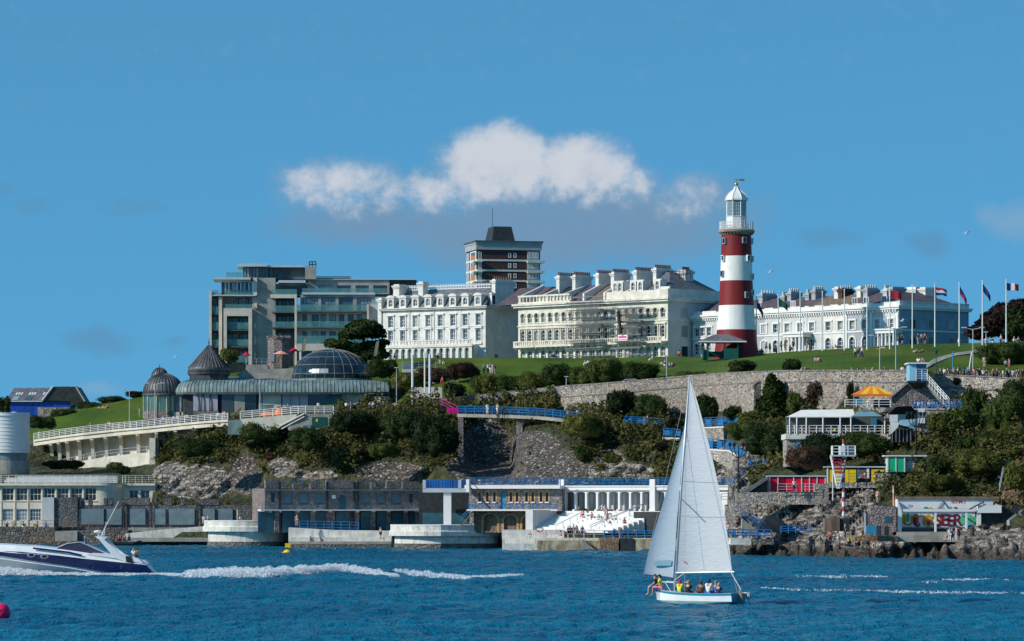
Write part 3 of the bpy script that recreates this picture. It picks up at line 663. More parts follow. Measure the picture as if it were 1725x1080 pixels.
def build_water():
    g = np.random.default_rng(11)
    ys = np.concatenate([np.linspace(-300, 150, 6), np.linspace(170, 700, 1150), np.linspace(760, 6000, 10)])
    xs = np.concatenate([np.linspace(-3000, -120, 12), np.linspace(-92, 92, 330), np.linspace(120, 3000, 12)])
    X, Y = np.meshgrid(xs, ys, indexing='ij'); Z = np.zeros_like(X)
    for i in range(46):
        lam = 1.3*(1.08**(g.random()*24)); k = 2*math.pi/lam; th = R(200+g.normal()*42); am = 0.0105*lam**.45
        Z += am*np.sin(k*(X*math.cos(th)+Y*math.sin(th))+g.random()*6.28)
    Z += 0.035*np.sin(.9*X+.5*np.sin(.3*Y))*np.sin(1.1*Y+.6*np.sin(.23*X))
    # the speedboat's old wake: long low swells
    for (y0, am, sl) in ((392, .25, .05), (340, .28, -.03), (306, .16, .02)):
        Z -= am*np.exp(-((Y-y0-sl*X-3*np.sin(X*.04))/3.0)**2)*(.5+.5*np.sin(X*.11+y0))
    msk = ((np.abs(X) < 100) & (Y > 160) & (Y < 705)); Z *= msk
    nx, ny = X.shape; V3 = np.stack([X, Y, Z], -1).reshape(-1, 3); ii, jj = np.meshgrid(np.arange(nx-1), np.arange(ny-1), indexing='ij'); a = ii*ny+jj
    tag(link('water', np_mesh('water', V3, np.stack([a, a+ny, a+ny+1, a+1], -1).reshape(-1, 4), 'water', True)), kind='structure')
build_water()
# ---------------------------------------------------------------- buildings on the hill
def poly_roof(name, pts, faces, mat, parent): return MB().add(pts, faces).build(name, mat, parent)
def chimney(parent, x0, x1, y0, y1, z0, z1, mat='white', pots=6, potmat='pots', cap=.25):
    mb = MB(); mb.box(x0, x1, y0, y1, z0, z1-.75); mb.box(x0-cap*.5, x1+cap*.5, y0-cap*.5, y1+cap*.5, z1-.748, z1-.5); mb.box(x0-cap, x1+cap, y0-cap, y1+cap, z1-.498, z1-.25); mb.box(x0+.05, x1-.05, y0+.05, y1-.05, z1-.248, z1)
    c = mb.build('chimney', mat, parent)
    if pots:
        pm = MB(); n = pots; L = y1-y0 if (y1-y0) > (x1-x0) else x1-x0
        for i in range(n):
            t = (i+.5)/n; x, y = ((x0+x1)/2, y0+(y1-y0)*t) if (y1-y0) > (x1-x0) else (x0+(x1-x0)*t, (y0+y1)/2)
            pm.lathe([(.17, 0), (.13, .3), (.16, .55)], 8, (x, y, z1+.002))
        q = pm.build('chimney_pots', potmat, c)
    return c
def balustrade(mb, x0, x1, y, z0, h, step=.55, t=.22):
    mb.box(x0, x1, y, y+t, z0, z0+h*.2); mb.box(x0, x1, y-.03, y+t+.03, z0+h*.8, z0+h); n = max(1, int((x1-x0)/step))
    for i in range(n):
        a = x0+(x1-x0)*(i+.5)/n; w_ = .5 if i % 8 == 0 else .16
        mb.box(a-w_/2, a+w_/2, y+.02, y+t-.02, z0+h*.2, z0+h*.8)
    return mb

# --- white mansard hotel
def grand_hotel():
    F = Facade(645, 716, 818, 704, ZZ(604, 704)-1.5); L = 12.0
    b = thing('hotel_building', 'long white hotel with slate mansard roof, round dormers and ground floor arches', 'hotel', F.loc, F.rot)
    Z = lambda py: F.z(py, 818); W = F.len
    xs = [F.x(px) for px in (658.2, 678.6, 699.9, 721.4, 742, 763.2, 783.9, 805.9)]
    ww = 1.0; holes = []
    rows = [(Z(574), Z(554)), (Z(547.5), Z(529.5))]
    for x in xs:
        for a, c in rows: holes.append((x-ww/2, x+ww/2, a, c))
    mb = wall(MB(), 0, W, 0, Z(519), holes, 0, .3)
    mb.box(0, W, .3, L, 0, Z(519)-.002); mb.box(-.002, .3, .001, .3, 0, Z(519)); mb.box(W-.3, W+.002, .001, .3, 0, Z(519)-.003)
    mb.build('wall', 'white', b)
    tr = MB(); tr.box(-.5, W+.5, -.55, L, Z(518.8), Z(516.5)); tr.box(-.7, W+.7, -.75, L, Z(516.4), Z(515)); tr.box(-.1, W+.1, -.12, 0, Z(549.5), Z(548.5))
    for px in (690, 731, 776):
        tr.box(F.x(px)-.09, F.x(px)+.09, -.12, -.002, Z(580), Z(519))
    tr.build('cornice', 'white', b)
    for x in xs:
        for a, c in rows:
            window(b, x-ww/2, a, ww, c-a, .2, nx=2, nz=3)
            h = MB(); h.box(x-ww/2-.35, x+ww/2+.35, -.3, -.003, c+.18, c+.42); h.box(x-ww/2-.25, x-ww/2-.05, -.12, -.003, a-.3, c+.178); h.box(x+ww/2+.05, x+ww/2+.25, -.12, -.003, a-.3, c+.178); h.box(x-ww/2-.3, x+ww/2+.3, -.25, -.004, a-.55, a-.3)
            h.build('window_surround', 'whiteclean', b)
    # ground floor arcade, standing forward with a balcony on top
    ax0, ax1 = F.x(650, -2.2), F.x(795, -2.2); az = Z(583); n = 13; hs = []; pitch = (ax1-ax0-.8)/n
    for i in range(n): hs.append((ax0+.6+i*pitch, ax0+.6+i*pitch+pitch*.66, .6, Z(585.5), 1.0))
    am = wall(MB(), ax0, ax1, 0, az, hs, -2.2, .5); am.box(ax0, ax1, -2.195, -.002, az, az+.25); am.box(ax1-.5, ax1-.002, -1.7, -.003, 0, az); am.box(ax0-.2, ax1+.2, -2.4, -2.2, az-.1, az+.3)
    ar = am.build('arcade', 'white', b)
    for h in hs: window(b, h[0], h[2], h[1]-h[0], h[3]-h[2], -1.75, glass='skyglass', nx=2, nz=3, sill=False)
    balustrade(MB(), ax0, ax1, -2.3, az+.26, 1.0, .7).build('balustrade', 'white', b)
    # mansard
    e = Z(515)+.002; k = Z(502); t = Z(483); A = 1.0; y1 = 3.6; y2 = L/2+1
    prof = [(0, e), (A, k), (y1, t), (L-1.5, t), (L-.6, k), (L, e)]
    MB().prism([(y, z) for y, z in prof], .25, W-.25, 'x').build('roof', 'slate', b)
    for px in (658.5, 679, 700, 721.5, 742, 763, 784, 805.5):
        x = F.x(px); dm = wall(MB(), x-.75, x+.75, e, e+1.85, [(x-.42, x+.42, e+.3, e+1.6, 1.0)], -.15, .25)
        dm.box(x-.75, x+.75, .1, 1.7, e, e+1.84);
        n = 8; dm.prism([(x+.92*math.cos(math.pi*i/n), e+1.852+.55*math.sin(math.pi*i/n)) for i in range(n+1)], -.3, 1.7, 'y')
        q = dm.build('dormer', 'white', b); window(q, x-.42, e+.3, .84, 1.3, .02, nx=2, nz=2, sill=False)
    c = MB(); n = 56
    for i in range(n):
        x = 1.2+(W-2.4)*i/n; c.box(x, x+.09, y1+.1, y1+.2, t, t+.95); c.tube([(x+.05, y1+.15, t+.3), (x+(W-2.4)/n*.5+.05, y1+.15, t+.9), (x+(W-2.4)/n+.05, y1+.15, t+.3)], .05, 4)
    c.box(1.2, W-1.2, y1+.08, y1+.22, t+.02, t+.14); c.box(1.2, W-1.2, y1+.09, y1+.21, t+.55, t+.65); c.build('roof_cresting', 'whiteclean', b)
    chimney(b, F.x(663, 1)+.0, F.x(669, 1)+.5, .9, 3.4, e, Z(473), pots=0); chimney(b, F.x(705, 1), F.x(713, 1), .9, 2.6, k, Z(470), pots=0)
    chimney(b, -1.0, -.2, -.2, 3.2, Z(560), Z(496), pots=0)
    chimney(b, W-.3, W+.45, 2.5, 8.8, Z(520), Z(469), pots=8)
    # end wall windows in the dark mansard end
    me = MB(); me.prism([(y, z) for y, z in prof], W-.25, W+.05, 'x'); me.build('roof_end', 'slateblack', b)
    for y in (1.3, 9.5):
        q = MB(); q.box(W+.05, W+.5, y, y+1.3, e+.1, e+2.1); q.box(W-.0, W+.6, y-.1, y+1.4, e+2.102, e+2.35); q = q.build('dormer', 'whiteclean', b)
        MB().box(W+.505, W+.53, y+.2, y+1.1, e+.35, e+1.9).build('pane', 'glass', q)
    chimney(b, W-.2, W+1.2, L+.2, L+2.6, Z(530), Z(486), pots=0)
    back = MB(); back.box(2, W, L, L+4, 0, Z(522)); back.build('rear_wing', 'palewall', b)
    d = MB(); d.box(W+.004, W+.05, 3, 4, Z(604), Z(596)); d.build('door', 'slate', b)
grand_hotel()

# --- tower block far behind
def tower_block():
    d0 = 1000; F = Facade(804, d0, 910, d0+4, ZZ(620, d0)-10)
    b = thing('tower_block', 'dark brick residential tower block with white floor bands and a black rooftop plant room', 'tower block', F.loc, F.rot)
    Z = lambda py: F.z(py, 804); W = F.len; L = 12; s = d0/FX; zt = Z(411)
    X = lambda px: F.x(px)
    fl = [Z(422+17.2*i) for i in range(9)]; FH = 17.2*s
    m = MB(); m.box(0, W, 0, L, 0, zt); m.build('wall', 'brick', b)
    t = MB(); t.box(-.35, W+.35, -.35, L, Z(420.5), zt+.02); t.box(-.5, W+.5, -.5, L+.2, zt+.022, zt+.5); t.build('parapet', 'greywall', b)
    MB().box(-.7, W+.7, -.7, L+.3, zt+.502, zt+.9).build('roof', 'darkgrey', b)
    px0, px1 = X(832), X(871); q0, q1 = X(836.5), X(866.5); zz = Z(379.5)
    MB().add([(px0, 2, zt+.9), (px1, 2, zt+.9), (px1, 10, zt+.9), (px0, 10, zt+.9), (q0, 3, zz), (q1, 3, zz), (q1, 9, zz), (q0, 9, zz)], [(0,1,5,4),(1,2,6,5),(2,3,7,6),(3,0,4,7),(4,5,6,7)]).build('plant_room', 'slateblack', b)
    MB().tube([(X(842), 8, zz), (X(842), 8, zz+5)], .06, 4).build('aerial', 'black', b)
    bd = MB(); bl = MB()
    for z in fl:
        bd.box(-.12, W+.12, -.12, L, z-FH-.05, z-FH+.4)
        bl.box(X(887), W+1.0, -1.1, 2.2, z-FH-.35, z-FH-.06); bl.box(X(887), W+1.0, -1.12, -1.0, z-FH-.058, z-FH+.3)
        bl.box(-1.2, X(812), -.8, 2.2, z-FH-.35, z-FH-.06)
    bd.build('floor_band', 'white', b)
    for i, z in enumerate(fl[:6]):
        zz = z-.15; pm = MB(); pm.box(X(888), X(908.5), -.14, .1, z-FH+.42, z-.02); pm.build('window_bay', 'greywall', b)
        for k in range(4): window(b, X(889)+k*(X(907.5)-X(889))/4, z-FH+.8, (X(907.5)-X(889))/4-.15, FH-1.1, -.22, glass='skyglass', nx=1, nz=1, sill=False, fr=.16)
        for px in (856, 865): window(b, X(px), z-FH+.9, 5.4*s*1.0, FH*.45, -.05, nx=1, nz=1, sill=False, fr=.2)
        window(b, X(805.5), z-FH+.5, 6*s, FH-.8, -.05, glass='skyglass', nx=2, nz=1, sill=False, fr=.14)
        e = MB(); e.box(-.10, -.004, 1, 7.5, z-FH+.42, z-.02); e.build('side_panel', 'whiteclean', b)
        e = MB(); e.box(-.16, -.11, 1.6, 6.6, z-FH+.45, z-FH+1.5); e.build('side_panel', 'brickorange', b)
        for k in range(3):
            e = MB(); e.box(-.18, -.11, 1.8+k*1.6, 3.1+k*1.6, z-FH+1.55, z-.3); e.build('pane', 'skyglass', b)
        e = MB(); e.box(-.16, -.004, 8.5, L-.5, z-FH+.45, z-.1); e.build('side_panel', 'greywall', b)
    bl.build('balcony', 'white', b)
tower_block()

# --- cream terrace with scaffolding
def cream_terrace():
    F = Facade(873, 697, 1125, 672, ZZ(604, 672)-1.2)
    b = thing('terrace_building', 'tall cream stucco terrace with arched windows, big white chimney slabs and scaffolding on its front', 'terrace', F.loc, F.rot)
    Z = lambda py: F.z(py, 1125); W = F.len; L = 15
    n = 21; pitch = (F.x(1116.5)-F.x(881))/(n-1); xs = [F.x(881)+i*pitch for i in range(n)]
    A0, A1, B0, B1, G0, G1 = Z(534), Z(518), Z(567), Z(547.5), Z(600), Z(582.5)
    holes = []
    for x in xs: holes += [(x-.52, x+.52, A0, A1, 1.0), (x-.5, x+.5, B0, B1, 1.0), (x-.6, x+.6, G0, G1, 1.0)]
    top = Z(507.5); m = wall(MB(), 0, W, 0, top, holes, 0, .35)
    m.box(0, W, .35, L, 0, top-.003); m.box(W-.35, W+.002, .001, .35, 0, top-.002); m.box(-.002, .3, .001, .35, 0, top-.002); m.build('wall', 'cream', b)
    sw = MB(); sw.box(W+.003, W+.06, .5, L, 0, top); 
    sw.build('side_wall', 'palewall', b)
    c = MB(); c.box(-.6, W+.6, -.65, L, top, top+.35); c.box(-.8, W+.8, -.9, L+.1, top+.352, top+.7); c.box(-.15, W+.15, -.18, -.002, Z(540), Z(538.6)); c.box(W, W+.2, 0, L, Z(540), Z(538.6)-.02)
    c.build('cornice', 'cream', b)
    for i0, i1 in ((0, 2), (3, 10), (12, 16), (18, 20)):
        bal = MB(); a, e = xs[i0]-1.0, xs[i1]+1.0; bal.box(a, e, -1.5, -.002, Z(577.5), Z(575.5)); balustrade(bal, a, e, -1.5, Z(575.5)+.002, .95, .5)
        for x in np.arange(a+.3, e, 1.2): bal.box(x-.1, x+.1, -1.2, -.004, Z(580), Z(577.6))
        bal.build('balcony', 'cream', b)
    for i, x in enumerate(xs):
        window(b, x-.52, A0, 1.04, A1-A0, .25, frame='cream', glass='glass', nx=2, nz=2, sill=True)
        window(b, x-.5, B0, 1.0, B1-B0, .25, nx=1, nz=3, sill=False); window(b, x-.6, G0, 1.2, G1-G0, .25, nx=2, nz=2, sill=False)
        h = MB(); h.box(x-.72, x-.54, -.18, -.003, B0-.2, B1+.25); h.box(x+.54, x+.72, -.18, -.003, B0-.2, B1+.25); h.box(x-.85, x+.85, -.3, -.004, B1+.252, B1+.5)
        k = 8; hh = [(x+.72*math.cos(math.pi*j/k), A1-.5+.72*math.sin(math.pi*j/k)) for j in range(k+1)]+[(x-.56*math.cos(math.pi*j/k), A1-.5+.56*math.sin(math.pi*j/k)) for j in range(k+1)]
        h.prism(hh, -.14, -.003, 'y'); h.build('window_surround', 'cream', b)
    # attic parapet and dormers
    pz0, pz1 = top+.702, Z(492); p = MB(); xA = F.x(1010)
    balustrade(p, 0, F.x(960), -.1, pz0, 1.5, .8, .5); p.box(F.x(903), F.x(960), .2, .6, pz0, pz0+1.25)
    p.box(F.x(1022), W, -.1, .4, pz0, pz0+1.35); p.box(F.x(1110), W, .402, .8, pz0, pz0+1.9); p.box(W-.4, W+.1, -.1, L, pz0+.001, pz0+1.5)
    p.build('parapet', 'cream', b)
    for px in (1036, 1044, 1066, 1078, 1107):
        x = F.x(px, .8); q = wall(MB(), x-.7, x+.7, pz0+1.3, pz0+3.3, [(x-.4, x+.4, pz0+1.5, pz0+2.9, 1.0)], .81, .3); q.box(x-.7, x+.7, 1.1, 2.6, pz0+1.3, pz0+3.29)
        q = q.build('dormer', 'white', b); window(q, x-.4, pz0+1.5, .8, 1.4, 1.0, nx=2, nz=2, sill=False)
    # roofs by house, each its own slate colour
    seg = [(881, 937, 'slatepurple', 486), (937, 964, 'slatepurple', 486), (964, 1000, 'slateblack', 484), (1000, 1029, 'slatepurple', 482), (1029, 1067, 'brownroof', 480), (1067, 1100, 'tile', 476)]
    y0, yr = .5, 6.5
    for i, (a, c_, mt, ty) in enumerate(seg):
        xa, xb = F.x(a, yr)-.8, F.x(c_, yr)-.8-.002; zt = F.z(ty-2, (a+c_)/2, yr)
        q = MB(); q.prism([(y0, pz0), (yr, zt), (L-1, zt-.5), (L-.5, pz0)], xa, xb, 'x'); q.build('roof', mt, b)
    for px, tp, y in ((921, 512, 0), (958, 508, 0), (993, 500, 0), (1029, 497, 0), (1064, 492, 0), (1100, 488, 0)):
        xa = F.x(px, yr)-.75; zt = F.z(476, px, yr) if px > 1000 else F.z(484, px, yr)
        q = MB(); q.prism([(.3, pz0), (.3, pz0+1.4), (yr, zt+.45), (yr, zt-.6)], xa-.25, xa+.2, 'x'); q.build('party_wall', 'white', b)
    xa = F.x(1101, 3); zt = F.z(466, 1130, 6)+.8
    hp = [(xa, .9, pz0+1.1), (W-.3, .9, pz0+1.1), (W-.3, L-.5, pz0+1.1), (xa, L-.5, pz0+1.1), (xa+.1, 6.0, zt), (W-5, 6.0, zt), (W-5, 9, zt), (xa+.1, 9, zt)]
    MB().add(hp, [(0,1,5,4),(1,2,6,5),(2,3,7,6),(3,0,4,7),(4,5,6,7)]).build('roof', 'slate', b)
    for a, e, tp, bt in ((937, 963, 464, 492), (964, 991, 463, 490), (1003, 1026, 460, 484), (1029, 1055, 458, 488), (1067, 1095, 455, 484), (1100, 1134, 451, 486)):
        y_ = 4.2; x = F.x(a, y_); chimney(b, x, x+.75, y_, y_+4.2, F.z(bt, a, y_)-2.5, F.z(tp, a, y_), pots=9)
    x = F.x(1142, 8); chimney(b, x, x+1.8, 8, 10, F.z(480, 1142, 8)-2, F.z(455, 1142, 8), 'palewall', pots=5)
    rail = MB()
    for z in (.5, 1.0): rail.tube([(F.x(1120, 7), 7, F.z(468, 1120, 7)+z), (W-1, 7, F.z(468, 1120, 7)+z)], .06, 4)
    for i in range(8): x = F.x(1120, 7)+i*(W-1-F.x(1120, 7))/7; rail.tube([(x, 7, F.z(472, 1120, 7)), (x, 7, F.z(468, 1120, 7)+1.2)], .06, 4)
    rail.build('roof_railing', 'black', b)
    for zf, hh in ((A0, A1-A0), (B0, B1-B0), (G0, G1-G0)):     # end wall windows
        for y in (3.4, 8.6):
            q = MB(); q.box(W+.061, W+.11, y-.15, y+1.75, zf-.1, zf+hh+.15); q = q.build('window', 'palewall', b)
            MB().box(W+.112, W+.125, y, y+1.6, zf, zf+hh).build('pane', 'glass' if zf != A0 else 'greywall', q)
    # scaffolding: its own thing
    for a, e, t0, t1, lab in ((963, 1016, 602, 499, 'wide scaffolding with debris netting on the cream terrace, left bay'), (1040, 1083, 602, 512, 'narrower scaffolding with a banner on the cream terrace, right bay')):
        s = thing('scaffolding', lab, 'scaffolding', F.loc, F.rot, 'scaffolding on the cream terrace'); m = MB(); xa, xe = F.x(a, -1.8), F.x(e, -1.8); nn = max(3, int((xe-xa)/1.3))
        for i in range(nn+1):
            x = xa+(xe-xa)*i/nn
            for y in (-1.8, -3.0): m.tube([(x, y, 0), (x, y, Z(t1)+(i % 3)*.7)], .045, 4)
        lv = np.linspace(2, Z(t1)-.6, 8)
        for z in lv:
            for y in (-1.8, -3.0): m.tube([(xa-.6, y, z), (xe+.6, y, z)], .045, 4); m.tube([(xa-.6, y, z+1), (xe+.6, y, z+1)], .035, 4)
        m.tube([(xa, -3.03, 2), (xe, -3.03, lv[4])], .045, 4); m.tube([(xe, -3.03, lv[3]), (xa, -3.03, lv[6])], .045, 4)
        m.build('poles', 'metal', s)
        for z in lv[1:]: MB().box(xa-.3, xe+.3, -2.9, -1.9, z+.05, z+.12).build('boards', 'wood', s)
        nt = MB(); 
        for (z0_, z1_) in ((lv[3]+.2, lv[4]+.6), (lv[5]-.2, lv[6]+.8)): nt.box(xa+(xe-xa)*.3, xe, -3.12, -3.1, z0_, z1_)
        nt.build('netting', 'net', s)
    bn = thing('banner', 'white scaffold banner with a pink and magenta stripe of print', 'banner', F.loc, F.rot); x0, x1 = F.x(1041, -3.2), F.x(1057, -3.2)
    MB().box(x0, x1, -3.24, -3.2, Z(573), Z(563)).build('sheet', 'canvas', bn)
    MB().box(x0+.2, x1-.2, -3.26, -3.242, Z(568), Z(565)).build('print', shade((.6, .03, .2)), bn); MB().box(x0+.1, x1-.1, -3.26, -3.242, Z(572), Z(569.3)).build('print', shade((.75, .35, .55)), bn)
    ch = thing('rubbish_chute', 'dark sloping rubbish chute hanging from the terrace scaffolding', 'chute', F.loc, F.rot); MB().tube([(F.x(1041, -3.5), -3.5, Z(523)), (F.x(1046, -3.5), -3.5, Z(561))], .28, 8).build('pipe', 'black', ch)
cream_terrace()

# --- long two-storey terrace running right behind the lighthouse
def long_terrace():
    F = Facade(1167, 676, 1514, 640, ZZ(582, 640)-3.0)
    b = thing('terrace_building', 'long pale grey and white seafront terrace with blue shaded end wall behind the flagpoles', 'terrace', F.loc, F.rot)
    W = F.len; L = 17.0; Z = lambda py: F.z(py, 1514)
    cz = Z(520.6); u0, u1 = Z(551.5), Z(537.3); g0, g1 = Z(584), Z(565); sc_ = Z(555.5)
    up = [1174, 1184, 1195, 1287, 1307, 1326.5, 1348, 1368, 1395.5, 1416, 1436, 1457.6, 1478, 1501.5]
    xs = [F.x(p) for p in up]; ww = 1.15; seg = [(1167, 1210, 'palewall'), (1210, 1288, 'greywall'), (1288, 1357, 'palewall'), (1357, 1386, 'palewall'), (1386, 1426, 'white'), (1426, 1468, 'greywall'), (1468, 1514, 'palewall')]
    for (a, c, mt) in seg:
        xa, xb = F.x(a), F.x(c)-(.001 if c < 1514 else 0); hs = []
        for x in xs:
            if xa < x-ww/2 and x+ww/2 < xb: hs += [(x-ww/2, x+ww/2, u0, u1), (x-ww/2-.05, x+ww/2+.05, g0, g1, 1.0)]
        wall(MB(), xa, xb, -6, cz, hs, 0, .3).build('wall', mt, b)
    MB().box(0, W-.002, .302, L, -6, cz-.004).build('wall', 'palewall', b)
    sw = MB(); sw.box(W, W+.05, 0, L, -6, cz); sw.build('end_wall', 'shadewall', b)
    c = MB(); c.box(-.5, W+.45, -.5, L+.3, cz, cz+.3); c.box(-.7, W+.65, -.7, L+.4, cz+.302, cz+.6)
    for i in range(86): x = (W)*i/86; c.box(x, x+.22, -.4, -.003, cz-.42, cz-.005)
    c.box(-.1, W+.12, -.1, -.002, sc_-.15, sc_+.12); c.box(W+.052, W+.14, -.1, L, sc_-.15, sc_+.12)
    for p in (1210, 1317, 1359, 1384, 1426, 1468, 1512): c.box(F.x(p)-.3, F.x(p)+.2, -.14, -.002, -6, cz-.43) if p > 1400 or p < 1220 else c.box(F.x(p)-.07, F.x(p)+.07, -.14, -.002, -6, cz-.43)
    c.build('cornice', 'whiteclean', b)
    for x in xs:
        window(b, x-ww/2, u0, ww, u1-u0, .2, nx=2, nz=2); window(b, x-ww/2-.05, g0, ww+.1, g1-g0, .2, nx=2, nz=3, sill=False)
        h = MB(); h.box(x-ww/2-.28, x-ww/2-.02, -.12, -.003, u0-.1, u1+.1); h.box(x+ww/2+.02, x+ww/2+.28, -.12, -.003, u0-.1, u1+.1); h.box(x-ww/2-.35, x+ww/2+.35, -.2, -.003, u1+.102, u1+.35)
        k = 8; ra, rb = ww/2+.32, ww/2+.07; zc = g1-ww/2
        h.prism([(x+ra*math.cos(math.pi*j/k), zc+ra*math.sin(math.pi*j/k)) for j in range(k+1)]+[(x-rb*math.cos(math.pi*j/k), zc+rb*math.sin(math.pi*j/k)) for j in range(k+1)], -.12, -.003, 'y')
        h.box(x-ra, x-rb, -.12, -.004, g0, zc); h.box(x+rb, x+ra, -.12, -.004, g0, zc); h.build('window_surround', 'whiteclean', b)
    # porches
    for a, e in ((1320, 1354), (1470, 1507)):
        xa, xe = F.x(a, -2), F.x(e, -2); p = MB(); pz = Z(556.5); p.box(xa, xe, -2.2, -.15, pz-.5, pz); p.box(xa-.2, xe+.2, -2.4, -.15, pz+.002, pz+.25); n = 6
        for i in range(n): x = xa+.3+(xe-xa-.6)*i/(n-1); p.lathe([(.24, -6), (.24, g0), (.2, g0+.1), (.17, pz-.7), (.26, pz-.5)], 8, (x, -1.9, 0))
        p.build('porch', 'whiteclean', b)
    # attic, roof
    a0 = cz+.602; a1 = Z(507.5); at = MB(); k = 0
    for (s0, s1) in ((1167, 1180), (1184, 1207), (1271, 1276), (1288, 1303), (1313, 1324), (1331, 1348), (1356, 1363), (1373, 1388), (1399, 1412), (1418, 1430), (1442, 1453), (1460, 1472), (1484, 1513)):
        at.box(F.x(s0, .2), F.x(s1, .2), .1, .5, a0, a1)
    at.box(0, W, .12, .48, a0, a0+.5); at.box(W-.4, W+.1, .1, L, a0+.002, a1-.1); at.box(W-.45, W+.2, .05, L, a1-.098, a1+.1); at.build('attic_parapet', 'white', b)
    for px in (1281, 1339, 1493, 1443, 1462):
        x = F.x(px, 1); window(b, x-.6, a0+.6, 1.2, 1.1, .52, nx=2, nz=1, sill=False)
    rz = Z(494); mats = [(0, 1355, 'slatepurple'), (1355, 1420, 'brownroof'), (1420, 1514, 'slatepurple')]; xp = 0
    for i, (_, e, mt) in enumerate(mats):
        xe = F.x(e) if i < 2 else W-5; q = MB(); q.prism([(.6, a0+.3), (6, rz+.6), (L-6, rz+.6), (L-.6, a0+.3)], xp, xe-.002, 'x'); q.build('roof', mt, b); xp = xe
    q = MB(); q.add([(W-5, .6, a0+.3), (W-.5, .6, a0+.3), (W-.5, L-.6, a0+.3), (W-5, L-.6, a0+.3), (W-5, 6, rz+.6), (W-5, L-6, rz+.6)], [(0, 1, 4), (1, 2, 5, 4), (2, 3, 5), (0, 4, 5, 3)]); q.build('roof', 'slatepurple', b)
    for a, e, tp, mt, st in ((1278, 1308, 494, 'greywall', 1), (1315, 1322, 497, 'greywall', 1), (1326, 1348, 491, 'greywall', 1), (1356, 1364, 493, 'greywall', 1), (1367, 1388, 487, 'greywall', 1), (1405, 1414, 483, 'white', 0), (1412, 1436, 486, 'brick', 1), (1443, 1451, 482, 'white', 0), (1454, 1479, 485, 'greywall', 1), (1487, 1495, 486, 'palewall', 1), (1497, 1523, 483, 'greywall', 0)):
        y_ = 4.5; x = F.x(a, y_); x2 = x+.9; y2 = y_+max(1.6, (e-a)*.115); chimney(b, x, x2, y_, y2, rz-1.5, F.z(tp, a, y_), mt, pots=5 if st else 0, potmat='cream')
    for px, tp, w_ in ((1526, 484, 2.2), (1549, 484, 1.3)):
        x = F.x(px, 11); chimney(b, x, x+w_, 11, 13.8, rz-1.5, F.z(tp, px, 11), 'white', pots=0)
    for px in (1537, 1568, 1602):
        # solve the depth along the end wall for this column
        kk = (px-CX)/FX; Bx, By = F.B.x, F.B.y; y = (kk*By-Bx)/(F.n.x-kk*F.n.y); zs = 0
        q = MB(); q.box(W+.051, W+.12, y-.85, y+.85, u0-.15, u1+.2); q = q.build('window', 'greywall', b); MB().box(W+.122, W+.13, y-.6, y+.6, u0, u1).build('pane', 'glass', q)
        q = MB(); q.box(W+.051, W+.10, y-.95, y+.95, g0-2, g1+.1); q = q.build('window', 'greywall', b); MB().prism([(y-.7, g0-1.8), (y+.7, g0-1.8), (y+.7, g1-.7), (y+.4, g1-.15), (y, g1), (y-.4, g1-.15), (y-.7, g1-.7)], W+.102, W+.11, 'x').build('pane', 'glass', q)
long_terrace()

